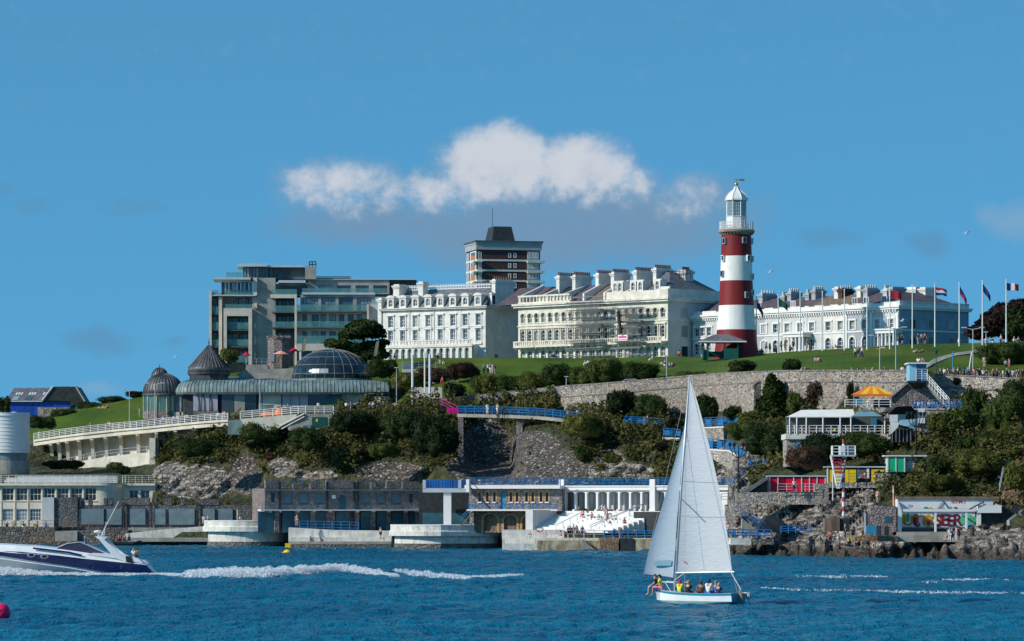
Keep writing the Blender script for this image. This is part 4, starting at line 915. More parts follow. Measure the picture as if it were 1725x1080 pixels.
# --- modern apartment block on the left
def apartments():
    d0 = 728; F = Facade(352, d0, 640, d0+1.5, ZZ(612, d0)-2)
    b = thing('apartment_block', 'modern grey and cream apartment block with teal glass balconies and stepped flat roofs', 'apartment block', F.loc, F.rot)
    Z = lambda py: F.z(py, 400); s = d0/FX; X = lambda px, y=0: F.x(px, y)
    def part(name, mat, *bx):
        m = MB()
        for q in bx: m.box(X(q[0], q[2]), X(q[1], q[2]), q[2], q[3], Z(q[5]), Z(q[4]))
        return m.build(name, mat, b)
    # (px0, px1, y0, y1, top row, bottom row)
    part('core', 'taupe', (433, 464, -.2, 12, 468, 640))
    part('side_face', 'taupe', (424.5, 433, -.15, 12, 500, 640))
    part('wall', 'taupe', (357, 432, 2.6, 14, 492, 640)); part('wall', 'darkgrey', (464, 500, 2.2, 14, 497, 640))
    part('fin', 'beige', (352, 356.5, -.6, 2.5, 490, 640)); part('fin', 'beige', (368.5, 374, -.6, 2.5, 500, 640))
    part('portal_frame', 'beige', (376.5, 424.5, -1.6, 1.2, 520, 533), (376.5, 382, -1.6, 1.2, 533.01, 640), (418.5, 424.5, -1.6, 1.2, 533.01, 640))
    part('column', 'beige', (426, 433, -.9, -.21, 468, 497), (428, 433, -.9, -.21, 511, 520))
    part('roof_slab', 'silver', (359, 422, -2.2, 8, 468.5, 472)); part('roof_slab', 'silver', (399, 450.5, -1.2, 9, 444.5, 449.5))
    part('floor_slab', 'silver', (358, 432, -1.0, 2.6, 497, 499)); 
    for i, (a, c) in enumerate(((489, 497), (516, 528), (543, 555), (572, 583))):
        part('balcony_glass', 'tealglass', (357.5, 368, -.3, -.24, a, c)); 
    for py in (528.5, 555.5, 583.5): part('floor_slab', 'darkgrey', (357, 368.4, -.4, 2.5, py, py+2.2), (382.1, 418.4, -1.3, 2.5, py+.3, py+2.4))
    for a, c in ((489, 497), (543, 555), (572, 583), (600, 611)):
        part('balcony_glass', 'tealglass', (378 if a < 500 else 382.3, 424 if a < 500 else 418.2, -.9, -.84, a, c))
    part('balcony_glass', 'tealglass', (379, 424, -1.2, -1.14, 513, 520)); part('roof_terrace_glass', 'tealglass', (381, 408, -1.5, -1.44, 459.5, 468.3))
    # glazing behind balconies
    for (x0, x1, a, c, n) in ((373, 426, 474, 496, 8), (391, 425, 502, 519, 6), (383, 401, 535, 554, 2), (403, 417, 535, 554, 2), (383, 401, 562, 582, 2), (403, 417, 562, 582, 2), (383, 401, 590, 612, 2), (403, 417, 590, 612, 2), (358, 367.5, 500, 515, 1), (358, 367.5, 531, 543, 1), (358, 367.5, 559, 572, 1)):
        y = 2.38
        for k in range(n): window(b, X(x0, y)+k*(X(x1, y)-X(x0, y))/n, Z(c), (X(x1, y)-X(x0, y))/n-.06, Z(a)-Z(c), y, frame='darkgrey' if (k+n) % 3 else 'palewall', glass='skyglass' if k % 2 else 'glass', nx=1, nz=1, sill=False)
    for a, c in ((545, 553), (566, 581), (594, 607)): part('small_window', 'palewall', (427.5, 431, -.25, -.152, a, c))
    # penthouse
    part('penthouse_wall', 'darkgrey', (409, 514, 1.2, 10, 450, 470)); part('penthouse_roof', 'silver', (451, 512, .2, 10.5, 446.5, 449.8))
    for k in range(8): window(b, X(410, 1)+k*.58, Z(467.8), .54, Z(450.5)-Z(467.8), 1.0, frame='darkgrey', glass='skyglass', nx=1, nz=1, sill=False)
    for px in (454, 461, 475, 483): window(b, X(px, 1), Z(469), 6*s, Z(453)-Z(469), 1.05, frame='darkgrey', glass='blackglass', nx=1, nz=1, sill=False)
    part('plant_box', 'taupe', (514, 532.5, 0, 8, 448.5, 470)); 
    m = MB()
    for px in (521, 526, 532): m.tube([(X(px), 3, Z(448.4)), (X(px), 3, Z(439))], .09, 4)
    for py in (439, 443.5): m.tube([(X(521), 3, Z(py)), (X(532), 3, Z(py))], .09, 4)
    m.build('roof_frame', 'black', b)
    part('rear_roof', 'slateblack', (515, 591, 4, 12, 465.5, 471)); m = MB(); m.tube([(X(516), 4, Z(463.8)), (X(590), 4, Z(463.8))], .06, 4)
    for k in range(18): m.tube([(X(517+k*4.3), 4, Z(465.5)), (X(517+k*4.3), 4, Z(463))], .05, 4)
    m.build('roof_railing', 'black', b)
    # middle bay
    part('roof_slab', 'silver', (469, 515, -.8, 5, 472.3, 476.5)); part('recess_wall', 'taupe', (464.1, 520, 2.2, 9, 477, 497))
    for k in range(6): window(b, X(472, 2)+k*.85, Z(494), .8, Z(481)-Z(494), 2.0, frame='darkgrey', glass='blackglass', nx=1, nz=1, sill=False)
    part('balcony_glass', 'tealglass', (458, 500, -.9, -.84, 487.5, 496)); part('portal_frame', 'beige', (455, 500, -1.1, 1, 496.2, 502.5), (496.2, 500, -1.1, 1.2, 502.51, 640))
    for (a, c) in ((505, 526), (532, 551), (560, 579)):
        for k in range(5): window(b, X(462, 2)+k*(X(495, 2)-X(462, 2))/5, Z(c), (X(495, 2)-X(462, 2))/5-.06, Z(a)-Z(c), 2.0, frame='darkgrey', glass='skyglass' if k in (1, 3) else 'blackglass', nx=1, nz=1, sill=False)
    for a, c in ((515, 525), (542, 551)): part('balcony_glass', 'tealglass', (461, 496, -.7, -.64, a, c)); part('floor_slab', 'darkgrey', (458, 496, -.8, 2.0, c+.1, c+2.3))
    # right wing
    hs = []
    for (a, c) in ((537, 560), (568, 591), (599, 621.5), (629, 652)): hs.append((X(a, 1.5), X(c, 1.5), Z(492), Z(479.5)))
    m = wall(MB(), X(518, 1.5), X(656, 1.5), Z(494), Z(470), hs, 1.5, .4); m.box(X(518, 1.5), X(656, 1.5), 1.9, 12, Z(494), Z(470)-.003); m.build('upper_wall', 'taupe', b)
    for h in hs: window(b, h[0], h[2], h[1]-h[0], h[3]-h[2], 1.75, frame='darkgrey', glass='skyglass', nx=4, nz=1, sill=False)
    part('balcony_glass', 'tealglass', (509, 650, -.3, -.24, 485.5, 492.3)); part('cornice', 'silver', (508, 632, -.5, 1.5, 492.6, 496))
    hs = [(X(a), X(c), Z(523), Z(500.5)) for a, c in ((510, 536), (541, 565), (570.5, 594.5), (601, 625.5))]
    m = wall(MB(), X(506), X(632), Z(525), Z(496.1), hs, 0, .4); m.box(X(506), X(632), .4, 12, Z(525), Z(496.1)-.003); m.build('upper_wall', 'taupe', b)
    for h in hs: window(b, h[0], h[2], h[1]-h[0], h[3]-h[2], .25, frame='darkgrey', glass='skyglass', nx=4, nz=2, sill=False)
    hs = []; cs = ((509.5, 517), (525, 537), (540, 549), (555, 566), (571, 580), (586, 596), (601, 610))
    for (z0, z1) in ((551, 529), (578, 558)): hs += [(X(a), X(c), Z(z0), Z(z1)) for a, c in cs]
    m = wall(MB(), X(500), X(621), Z(640), Z(525.01), hs, .002, .4); m.box(X(500), X(621), .42, 12, Z(640), Z(525.01)-.003); m.build('wall', 'beige', b)
    for h in hs: window(b, h[0], h[2], h[1]-h[0], h[3]-h[2], .25, frame='darkgrey', glass='skyglass', nx=2, nz=2, sill=False)
    for a, c, e in ((513.5, 524, 618), (541.5, 551, 618), (566, 578.5, 618)):
        part('balcony_glass', 'tealglass', (500.3, e, -1.9, -1.84, a, c)); part('floor_slab', 'darkgrey', (500.3, e, -2.0, -.003, c+.1, c+2.6))
    part('upper_wall', 'darkgrey', (656, 702, 3, 12, 469, 496)); part('roof_slab', 'silver', (516, 702, 1.2, 12, 468.6, 470)); part('end_box', 'beige', (618.3, 621.3, -2.1, -.1, 513, 543), (621.31, 640, -1.4, 8, 513, 560))
    part('ground_band', 'beige', (500.5, 600, -2.4, -.01, 579.5, 591.5)); part('shopfront', 'blackglass', (503, 600, -.5, -.012, 591.6, 640))
    for px in (504, 526, 540): part('column', 'whiteclean', (px, px+3.5, -2.3, -1.9, 591.61, 640))
apartments()
# ---------------------------------------------------------------- lighthouse
def lighthouse():
    d0 = 634; c = P(1240.5, 602, d0); s = d0/FX
    b = thing('lighthouse', 'tall red and white banded lighthouse with a glazed lantern on the green', 'lighthouse', c)
    z = lambda py: (602-py)*s
    prof = [(610, 43), (598.7, 38), (590, 36.6), (578, 35), (556, 33), (530, 30.6), (515, 29.6), (495, 28.4), (473, 27.5), (450, 26.6), (432, 26), (410, 25.3), (395.5, 25)]
    rad = lambda py: float(np.interp(-py, [-p for p, r in prof], [r for p, r in prof]))*s
    bands = [(610, 556, 'red'), (556, 515, 'lhwhite'), (515, 473.5, 'red'), (473.5, 432, 'lhwhite'), (432, 395.5, 'red')]
    for a, e, m in bands:
        n = 8; ys = [a+(e-a)*i/n for i in range(n+1)]
        mb = MB(); mb.lathe([(rad(y), z(y)) for y in ys], 48, caps=False); mb.build('tower_band', m, b, smooth=True)
    mb = MB(); mb.lathe([(25.2*s, z(396)), (26.5*s, z(394)), (30.5*s, z(391.5)), (31*s, z(388.5)), (28.5*s, z(387.3)), (10*s, z(387))], 32)
    for i in range(32):
        a = R(i*360/32)
        x, y = math.cos(a)*28.6*s, math.sin(a)*28.6*s; mb.tube([(x*.92, y*.92, z(395.5)), (x*1.04, y*1.04, z(391.6))], .09, 4)
    mb.build('gallery', 'gallery', b)
    r = 28*s; rl = MB(); n = 28; pts = [(r*math.cos(2*math.pi*i/n), r*math.sin(2*math.pi*i/n), z(387.2)) for i in range(n+1)]
    for k in range(5): rl.tube([(p[0], p[1], p[2]+.18+k*.27) for p in pts], .035, 4)
    for p in pts[:-1]: rl.tube([p, (p[0], p[1], p[2]+1.3)], .045, 4)
    rl.build('railing', 'whiteclean', b)
    o = 22.5; mb = MB(); mb.lathe([(19.5*s, z(387)), (19.5*s, z(385)), (18.4*s, z(384.5)), (18.2*s, z(366)), (19*s, z(365.5)), (19*s, z(364.5)), (3*s, z(364.4))], 8, a0=o, a1=360+o); mb.build('lantern_base', 'whiteclean', b)
    mb = MB(); mb.lathe([(16.6*s, z(364.4)), (16.6*s, z(337.5))], 8, a0=o, a1=360+o, caps=False); mb.build('lantern_glass', 'lampglass', b)
    fr = MB()
    for i in range(8):
        a = R(o+i*45); a2 = R(o+(i+1)*45); p = Vector((math.cos(a), math.sin(a), 0))*17*s; q = Vector((math.cos(a2), math.sin(a2), 0))*17*s
        fr.tube([p+Vector((0, 0, z(364.4))), p+Vector((0, 0, z(337.5)))], .09, 6)
        for k in range(1, 4): m_ = p.lerp(q, k/4); fr.tube([m_+Vector((0, 0, z(364.4))), m_+Vector((0, 0, z(337.5)))], .018, 4)
        for k in range(1, 5): h = z(364.4)+(z(337.5)-z(364.4))*k/5; fr.tube([p+Vector((0, 0, h)), q+Vector((0, 0, h))], .018, 4)
    fr.build('glazing_bars', 'whiteclean', b)
    MB().lathe([(.5, z(364)), (.7, z(360)), (.9, z(352)), (.7, z(344)), (.4, z(340))], 12).build('lamp', 'skyglass', b)
    pr = [(19.6, 338), (19.8, 335.5), (18.8, 333), (16, 328.5), (12.5, 325), (8.5, 322), (5, 318.5), (2.6, 314.5), (1.6, 311.5)]
    MB().lathe([(q*s, z(py)) for q, py in pr], 8, a0=o, a1=360+o).build('lantern_roof', 'whiteclean', b)
    rb = MB()
    for i in range(8):
        a = R(o+i*45); rb.tube([(math.cos(a)*(q*s+.02), math.sin(a)*(q*s+.02), z(py)+.02) for q, py in pr], .06, 4)
    rb.build('roof_ribs', 'whiteclean', b)
    MB().ell((0, 0, z(311)), (.32, .32, .36)).build('ball_finial', 'gold', b)
    v = MB(); v.tube([(0, 0, z(308)), (0, 0, z(300))], .04, 4); v.tube([(-.5, 0, z(303)), (1.2, 0, z(303))], .035, 4); v.prism([(.4, z(304.5)), (1.25, z(305)), (1.3, z(303.5)), (1.45, z(302)), (.9, z(301.5)), (.4, z(302))], -.03, .03); v.build('weather_vane', 'brownroof', b)
    MB().tube([(12*s, 0, z(334)), (12*s, 0, z(314))], .045, 4).build('aerial', 'metal', b)
    for px, py in ((1220.5, 407), (1252, 406), (1266, 407), (1218.5, 436), (1258.5, 436), (1265.5, 437), (1265.5, 467), (1256, 498), (1265.5, 494), (1217, 462)):
        r0 = rad(py); xx = max(-.985, min(.985, (px-1240.5)*s/r0)); a = math.asin(xx); dr = Vector((math.sin(a), -math.cos(a), 0)); up = Vector((0, 0, 1)); sd = dr.cross(up)
        def bx(r1, r2, hw, h0, h1): 
            q = [dr*rr+sd*ss+up*(z(py)+hh) for hh in (h0, h1) for rr, ss in ((r1, -hw), (r2, -hw), (r2, hw), (r1, hw))]
            return q, [(0,3,2,1),(4,5,6,7),(0,1,5,4),(1,2,6,5),(2,3,7,6),(3,0,4,7)]
        m = MB(); m.add(*bx(r0-.3, r0+.38, .36, .38, .5)); m.add(*bx(r0-.3, r0+.30, .36, -.5, -.38)); m.add(*bx(r0-.3, r0+.22, .36, -.38, -.37)); 
        q, f = bx(r0-.3, r0+.28, .05, -.38, .38)
        for sg in (-1, 1): m.add([v_+sd*.31*sg for v_ in q], f)
        w_ = m.build('window', 'metal' if py != 436 else 'whiteclean', b); MB().add(*bx(r0-.28, r0+.12, .25, -.37, .37)).build('pane', 'blackglass', w_)
lglass, t_, b_ = newmat('lantern_glass'); b_.inputs['Base Color'].default_value = (.10, .28, .36, 1); b_.inputs['Roughness'].default_value = .05; b_.inputs['Alpha'].default_value = .7; M['lampglass'] = lglass
lighthouse()
def shelter():
    d0 = 628; b = thing('seaside_shelter', 'green timber shelter with hipped slate roof in front of the lighthouse', 'shelter', P(1215.5, 604, d0)); s = d0/FX; X = lambda px: (px-1215.5)*s; z = lambda py: (604-py)*s
    r = MB(); a, e = X(1176), X(1255.5); zz = z(575.5); r.add([(a, -2.6, zz), (e, -2.6, zz), (e, 2.6, zz), (a, 2.6, zz), (X(1203), 0, z(563.5)), (X(1228), 0, z(563.5)), (a, -2.6, zz-.22), (e, -2.6, zz-.22), (e, 2.6, zz-.22), (a, 2.6, zz-.22)],
        [(0,1,5,4),(1,2,5),(2,3,4,5),(3,0,4),(0,6,7,1),(1,7,8,2),(2,8,9,3),(3,9,6,0),(6,9,8,7)]); r.build('roof', 'slate', b)
    f = MB(); f.box(a-.05, e+.05, -2.7, -2.602, zz-.2, zz-.02); f.build('fascia', 'whiteclean', b)
    for x in (X(1184), X(1192), X(1221), X(1242)):
        for y in (-2.2, 2.0): MB().box(x-.08, x+.08, y-.08, y+.08, z(606), zz-.221).build('post', 'darkgreen', b)
    m = MB(); m.box(X(1183), X(1191), -2.1, 1.8, z(606), z(590)); m.build('side_panel', 'darkgreen', b)
    m = MB(); m.box(X(1219), X(1242), -2.3, 1.9, z(606), z(588)); m.build('back_panel', 'darkgreen', b)
    m = MB(); m.box(X(1191)+.01, X(1219)-.01, -.2, .5, z(606)+.45, z(606)+.52); m.box(X(1191)+.01, X(1219)-.01, .502, .56, z(606)+.45, z(592)); m.build('bench', 'darkgreen', b)
shelter()
# ---------------------------------------------------------------- copper-roofed pavilion on the slope
def pavilion():
    d0 = 668; s = d0/FX; O = P(470, 702, d0); b = thing('pavilion', 'domed seafront pavilion with ribbed copper barrel roofs, slate cone and a dark glass dome', 'pavilion', O)
    X = lambda px: (px-470)*s; z = lambda py: (702-py)*s; yc = 8.0
    # left domes
    def ribdome(px, py0, r, h, mat, n, y, name='dome', p=2.0, tail=None):
        pr = [(r*math.cos(R(a))**(2/p), z(py0)+h*math.sin(R(a))) for a in range(0, 91, 10)]; pr[-1] = (0.001, pr[-1][1])
        o = MB().lathe(pr, 40, (X(px), y, 0)).build(name, mat, b, smooth=True); rb = MB()
        for i in range(n):
            a = 2*math.pi*i/n; rb.tube([(X(px)+math.cos(a)*(q+.03), y+math.sin(a)*(q+.03), zz+.02) for q, zz in pr[:-1]], .055, 4)
        rb.build('dome_ribs', mat, b); return o
    ribdome(261, 634, 14.3*s, 17.5*s, 'copperdark', 20, 9, tail=None)
    m = MB(); m.lathe([(15*s, z(636)), (15*s, z(634))], 32, (X(261), 9, 0)); m.lathe([(12.5*s, z(660)), (12.5*s, z(636))], 24, (X(261), 9, 0)); m.build('drum', 'copperdark', b)
    MB().tube([(X(261), 9, z(617)), (X(261), 9, z(611))], .06, 4).build('finial', 'black', b)
    ribdome(272, 662, 34.5*s, 34*s, 'copperdark', 36, 4)
    m = MB(); m.lathe([(36.5*s, z(665.5)), (36.5*s, z(662.6)), (34.5*s, z(662))], 40, (X(272), 4, 0)); m.build('eaves', 'copperdark', b)
    m = MB(); m.lathe([(33.5*s, z(704)), (33.5*s, z(665.5))], 12, (X(272), 4, 0), a0=15, a1=375); m.build('curved_glazing', 'tealglass', b)
    m = MB()
    for i in range(12): a = R(15+30*i); m.tube([(X(272)+math.cos(a)*33.8*s, 4+math.sin(a)*33.8*s, z(704)), (X(272)+math.cos(a)*33.8*s, 4+math.sin(a)*33.8*s, z(665.6))], .14, 4)
    m.build('glazing_posts', 'concrete', b)
    m = MB(); m.lathe([(34.2*s, z(706)), (34.2*s, z(692))], 12, (X(272), 4, 0), a0=15, a1=375); m.build('plinth', 'lidostone', b)
    # cone
    MB().lathe([(36*s, z(625)), (35.3*s, z(618.5)), (34.6*s, z(617)), (17.5*s, z(597)), (.05, z(577.6))], 40, (X(347.5), 6, 0)).build('cone_roof', 'copperdark', b, smooth=True)
    rb = MB()
    for i in range(34): a = 2*math.pi*i/34; rb.tube([(X(347.5)+math.cos(a)*q*s*1.01, 6+math.sin(a)*q*s*1.01, z(py)+.04) for q, py in ((35.3, 618.5), (34.6, 617), (17.5, 597), (3, 580.8))], .05, 4)
    rb.build('roof_ribs', 'copperdark', b)
    m = MB(); m.lathe([(32.5*s, z(641)), (32.5*s, z(633)), (36*s, z(629)), (37*s, z(625.2))], 40, (X(347.5), 6, 0)); m.build('drum', 'copperdark', b)
    v = MB(); v.tube([(X(347.5), 6, z(578)), (X(347.5), 6, z(568))], .05, 4); v.ell((X(347.5), 6, z(575)), (.14, .14, .2)); v.build('finial', 'black', b)
    # low copper roof behind
    m = MB(); m.add([(X(300), 2.2, z(643)), (X(500), 2.2, z(641)), (X(500), 12, z(630)), (X(383), 12, z(631))], [(0, 1, 2, 3)]); m.build('low_roof', 'copper', b)
    m = MB(); m.box(X(318), X(352), 1.6, 2.1, z(641), z(632)); m.build('roof_light', 'copperdark', b)
    # barrel edge roof: quarter-round, swept along the front with rounded end
    path = [(X(291)+.3, 2.6), (X(296), .6), (X(310), -.6), (X(330), -1.0)]+[(X(px), -1.0-.9*math.sin(math.pi*(px-330)/(655-330))) for px in range(350, 600, 25)]+[(X(619), -1.0)]
    prof = [(2.6*(1-math.cos(R(a))), z(661.5)+(z(640)-z(661.5))*math.sin(R(a))) for a in range(0, 91, 10)]
    def sweep(path, prof, name, mat, ribs=True):
        mb = MB(); k = len(prof); vs = []; fs = []; nn = []
        for i, p in enumerate(path):
            q = Vector(path[min(i+1, len(path)-1)])-Vector(path[max(i-1, 0)]); nr = Vector((-q.y, q.x)).normalized(); nn.append(nr)
            vs += [(p[0]+nr.x*a, p[1]+nr.y*a, h) for a, h in prof]
        for i in range(len(path)-1):
            for j in range(k-1): fs.append((i*k+j, (i+1)*k+j, (i+1)*k+j+1, i*k+j+1))
        o = mb.add(vs, fs).build(name, mat, b, smooth=True)
        # seams
        tot = [0]
        for a, c in zip(path[:-1], path[1:]): tot.append(tot[-1]+math.dist(a, c))
        rb = MB(); n = int(tot[-1]/.62)
        for t in range(n):
            L = tot[-1]*t/n; i = max(0, int(np.searchsorted(tot, L, 'right'))-1); i = min(i, len(path)-2); u = (L-tot[i])/(tot[i+1]-tot[i])
            p = Vector(path[i]).lerp(Vector(path[i+1]), u); nr = nn[i].lerp(nn[i+1], u).normalized(); rb.tube([(p.x+nr.x*(a-.03), p.y+nr.y*(a-.03), h+.03) for a, h in prof], .06, 4)
        rb.build('roof_seams', mat, b); return o
    sweep(path, prof, 'barrel_roof', 'copper')
    p2 = [(X(619), -1.6), (X(655), -1.4)]; sweep(p2, [(3.2*(1-math.cos(R(a))), z(660.5)+(z(640.5)-z(660.5))*math.sin(R(a))) for a in range(0, 91, 10)], 'barrel_roof', 'copper')
    m = MB(); m.prism([(-1.4+3.2*(1-math.cos(R(a))), z(660.5)+(z(640.5)-z(660.5))*math.sin(R(a))) for a in range(0, 91, 10)]+[(12, z(640.5)), (12, z(702)), (-1.0, z(702))], X(655), X(656.2), 'x'); m.build('gable_end', 'slateblack', b)
    m = MB(); m.lathe([(2.2, z(705)), (2.2, z(655)), (.01, z(652))], 20, (X(663), 2.4, 0)); m.build('end_bay', 'slateblack', b)
    m = MB(); m.prism([(p[0], p[1]+.1) for p in path]+[(X(655), -.9), (X(655), 11), (X(310), 11)], z(664.5), z(661.6), 'z'); m.build('eaves', 'copperdark', b)
    m = MB(); m.prism([(p[0], p[1]+1.6) for p in path]+[(X(655), .6), (X(655), 11), (X(310), 11)], z(708), z(664.6), 'z'); m.build('core_wall', 'slateblack', b)
    # glass dome
    R0 = 69*s; pr = []
    H = z(585.5)-z(636.5)
    for a in range(0, 91, 9): pr.append((R0*math.cos(R(a))**.96 if a < 90 else .001, z(636.5)+H*math.sin(R(a))))
    MB().lathe(pr, 36, (X(555), yc-.5, 0)).build('glass_dome', 'domeglass', b, smooth=True)
    m = MB(); 
    for i in range(26): a = 2*math.pi*i/26; m.tube([(X(555)+math.cos(a)*q*1.003, yc-.5+math.sin(a)*q*1.003, h+.02) for q, h in pr[:-1]], .025, 4)
    for q, h in pr[1:-2:2]: m.tube([(X(555)+math.cos(2*math.pi*i/40)*q*1.004, yc-.5+math.sin(2*math.pi*i/40)*q*1.004, h) for i in range(41)], .035, 4)
    m.build('dome_glazing_bars', 'taupe', b)
    m = MB(); m.lathe([(R0*1.03, z(641)), (R0*1.03, z(637.5)), (R0*.98, z(636.4))], 40, (X(555), yc-.5, 0)); m.build('dome_ring', 'copper', b)
    pp = MB(); a = R(238)
    for (a0, a1, i0, mt) in ((243, 255, 1, 'whiteclean'), (256, 268, 1, 'greywall')):
        q = MB(); q.lathe([(pr[i][0]*1.006, pr[i][1]) for i in (i0-1+1, i0+1)], 2, (X(555), yc-.5, 0), a0, a1, caps=False); q.build('dome_panel', mt, b)
    # walls under the barrel roof (px0, px1, mat, top, bottom, y)
    for a, e, mt, t, bt in ((289, 292, 'concrete', 664, 704), (292.5, 301, 'blackglass', 664, 694), (301.5, 304.5, 'concrete', 664, 704), (305, 316, 'blackglass', 664, 694), (292.5, 316, 'beige', 694.1, 704), (316.5, 325, 'beige', 664, 704),
        (326, 367, 'lilac', 664, 692), (326, 367, 'lidostone', 692.1, 706), (374, 394, 'blackglass', 664, 706), (395, 413, 'taupe', 664, 706), (414, 432, 'blackglass', 664, 706), (436, 442, 'greywall', 664, 706), (443, 474, 'beige', 664, 706), (476, 519, 'lilac', 664, 700), (520, 550, 'blackglass', 664, 706), (550, 574, 'teal', 664, 706), (576, 616, 'taupe', 664, 706), (630, 655, 'beige', 668, 706)):
        m = MB(); m.box(X(a), X(e), -.55 if a > 320 else 1.2, .2 if a > 320 else 1.7, z(bt), z(t)); o = m.build('wall_panel', mt, b)
        if mt == 'lilac':
            g = MB()
            for k in range(1, 3): xx = X(a)+(X(e)-X(a))*k/3; g.box(xx-.05, xx+.05, -.6, -.552, z(bt), z(t))
            g.build('panel_joints', 'darkgrey', o)
    for k in (334, 343, 355): 
        m = MB(); m.prism([(X(k), z(692)), (X(k)+.4, z(692)), (X(k+3), z(680)), (X(k+1), z(664)), (X(k-2), z(664)), (X(k+1), z(678))], -.62, -.56); m.build('screen_shape', 'darkgrey', b)
    q = MB(); q.box(X(442), X(463), -3.2, -3.1, z(704), z(683)); q.box(X(441.4), X(463.6), -3.25, -3.22, z(683.5), z(682.5)); q.build('notice_board', 'shutter', b)
pavilion()
# ---------------------------------------------------------------- concrete promenade viaduct with fins
DECK = [(-30, 752, 668), (20, 747, 666), (56.5, 742, 664), (100, 735.5, 661), (140, 730.5, 658), (190, 725, 656), (240, 720.5, 653), (300, 714.5, 650), (345, 710.5, 647), (384, 708, 645)]
def viaduct():
    b = thing('promenade_viaduct', 'cream concrete promenade viaduct with deep fins under its curving deck', 'viaduct', (0, 0, 0))
    pts = [P(px, py, d) for px, py, d in DECK if px > 50]
    m = MB(); m.strip([tuple(p) for p in pts], -.95, -.02, 8.0); m.build('deck', 'creamlido', b)
    m = MB(); m.strip([(p.x, p.y-.25, p.z) for p in pts], -.25, .12, .3); m.build('kerb', 'creamlido', b)
    base = [(100, 789, 661), (180, 788, 656.5), (262, 787, 652)]
    for px in (85, 98, 112, 132, 154, 177, 202, 231, 263, 295, 326):
        d = float(np.interp(px, [a[0] for a in DECK], [a[2] for a in DECK])); top = ZZ(float(np.interp(px, [a[0] for a in DECK], [a[1] for a in DECK])), d)-.96; x = XX(px, d)
        bz = ZZ(790, d); q = MB(); q.prism([(d+.1, top), (d+.1, top-.3), (d+2.0, top-1.6), (d+2.6, bz), (d+7, bz), (d+7, top)], x-.28, x+.28, 'x'); q.build('fin', 'creamlido', b)
    pr = [P(100, 785, 661), P(140, 776, 658.5), P(180, 769, 656.5), P(230, 763.5, 653.5), P(262, 762, 651.5)]
    m = MB(); m.strip([(p.x, p.y+.6, p.z) for p in pr], [ZZ(792, 656)]*5, 0, .5); m.build('base_wall', 'cream', b)
    back = [P(px, py, d) for px, py, d in DECK if px > 50]
    m = MB(); m.strip([(p.x, p.y+3.4, p.z-1.0) for p in back], [ZZ(792, 656)]*len(back), 0, .4); m.build('back_wall', 'creamlido', b)
    q = MB(); q.box(XX(252, 652), XX(262, 652), 651.5, 657, ZZ(790, 652), ZZ(738, 652)); q.build('pier', 'creamlido', b)
    rl = railing([(p.x, p.y+1.0, p.z+.0) for p in pr], 1.0, 2.5, 2, .04); tag(rl.build('railing', 'greypole'), 'thin grey handrail along the ramp below the viaduct fins', 'railing')
    rl = railing([(p.x, p.y+.2, p.z+.1) for p in pts], 1.08, 1.25, 4, .045); tag(rl.build('railing', 'whiteclean'), 'long white railing along the curved viaduct deck', 'railing')
    pt2 = [P(405, 706, 629), P(445, 702.5, 629), P(490, 698.5, 628), P(515, 697, 627), P(562, 697, 627)]
    rl = railing(pt2, 1.2, 1.6, 4, .045); tag(rl.build('railing', 'whiteclean'), 'white railing on the terrace in front of the pavilion', 'railing')
viaduct()
def terrace_front():
    t = thing('stair_terrace', 'cream terrace wall with an angled stair parapet and a small kiosk front below the pavilion', 'terrace wall', (0, 0, 0)); d = 628
    m = MB(); m.prism([(XX(384, d), ZZ(708, d)), (XX(405, d), ZZ(707, d)), (XX(425, d), ZZ(732, d)), (XX(384, d), ZZ(732, d))], d-.2, d+6); m.build('dark_wall', 'copper', t)
    m = MB(); m.prism([(XX(405, d), ZZ(706, d)), (XX(500, d), ZZ(698, d)), (XX(500, d), ZZ(704, d)), (XX(470, d), ZZ(722, d)), (XX(421, d), ZZ(731, d))], d-1, d+5); m.build('light_wall', 'creamlido', t)
    m = MB(); m.prism([(XX(486, d), ZZ(725, d)), (XX(486, d), ZZ(714, d)), (XX(513, d), ZZ(697.5, d)), (XX(566, d), ZZ(697.5, d)), (XX(566, d), ZZ(712, d)), (XX(552, d), ZZ(728, d))], d-1.3, d+4.5); m.build('kiosk_wall', 'concrete', t)
    m = MB(); m.box(XX(526, d), XX(551, d), d-1.4, d-1.31, ZZ(719.5, d), ZZ(703, d)); q = m.build('door', 'darkgreen', t)
    MB().box(XX(533, d), XX(536, d), d-1.45, d-1.41, ZZ(711, d), ZZ(706, d)).build('sign', 'yellow', q)
    MB().box(XX(512, d), XX(524, d), d-1.6, d-1.32, ZZ(726, d), ZZ(716, d)).build('notice', 'shutter', t)
    m = MB(); m.tube([P(470, 719, d-1.2), P(513, 697, d-1.5)], .16, 6); m.tube([P(474, 723, d-1.2), P(513, 702, d-1.5)], .12, 6); m.build('stair_rail', 'cream', t)
terrace_front()
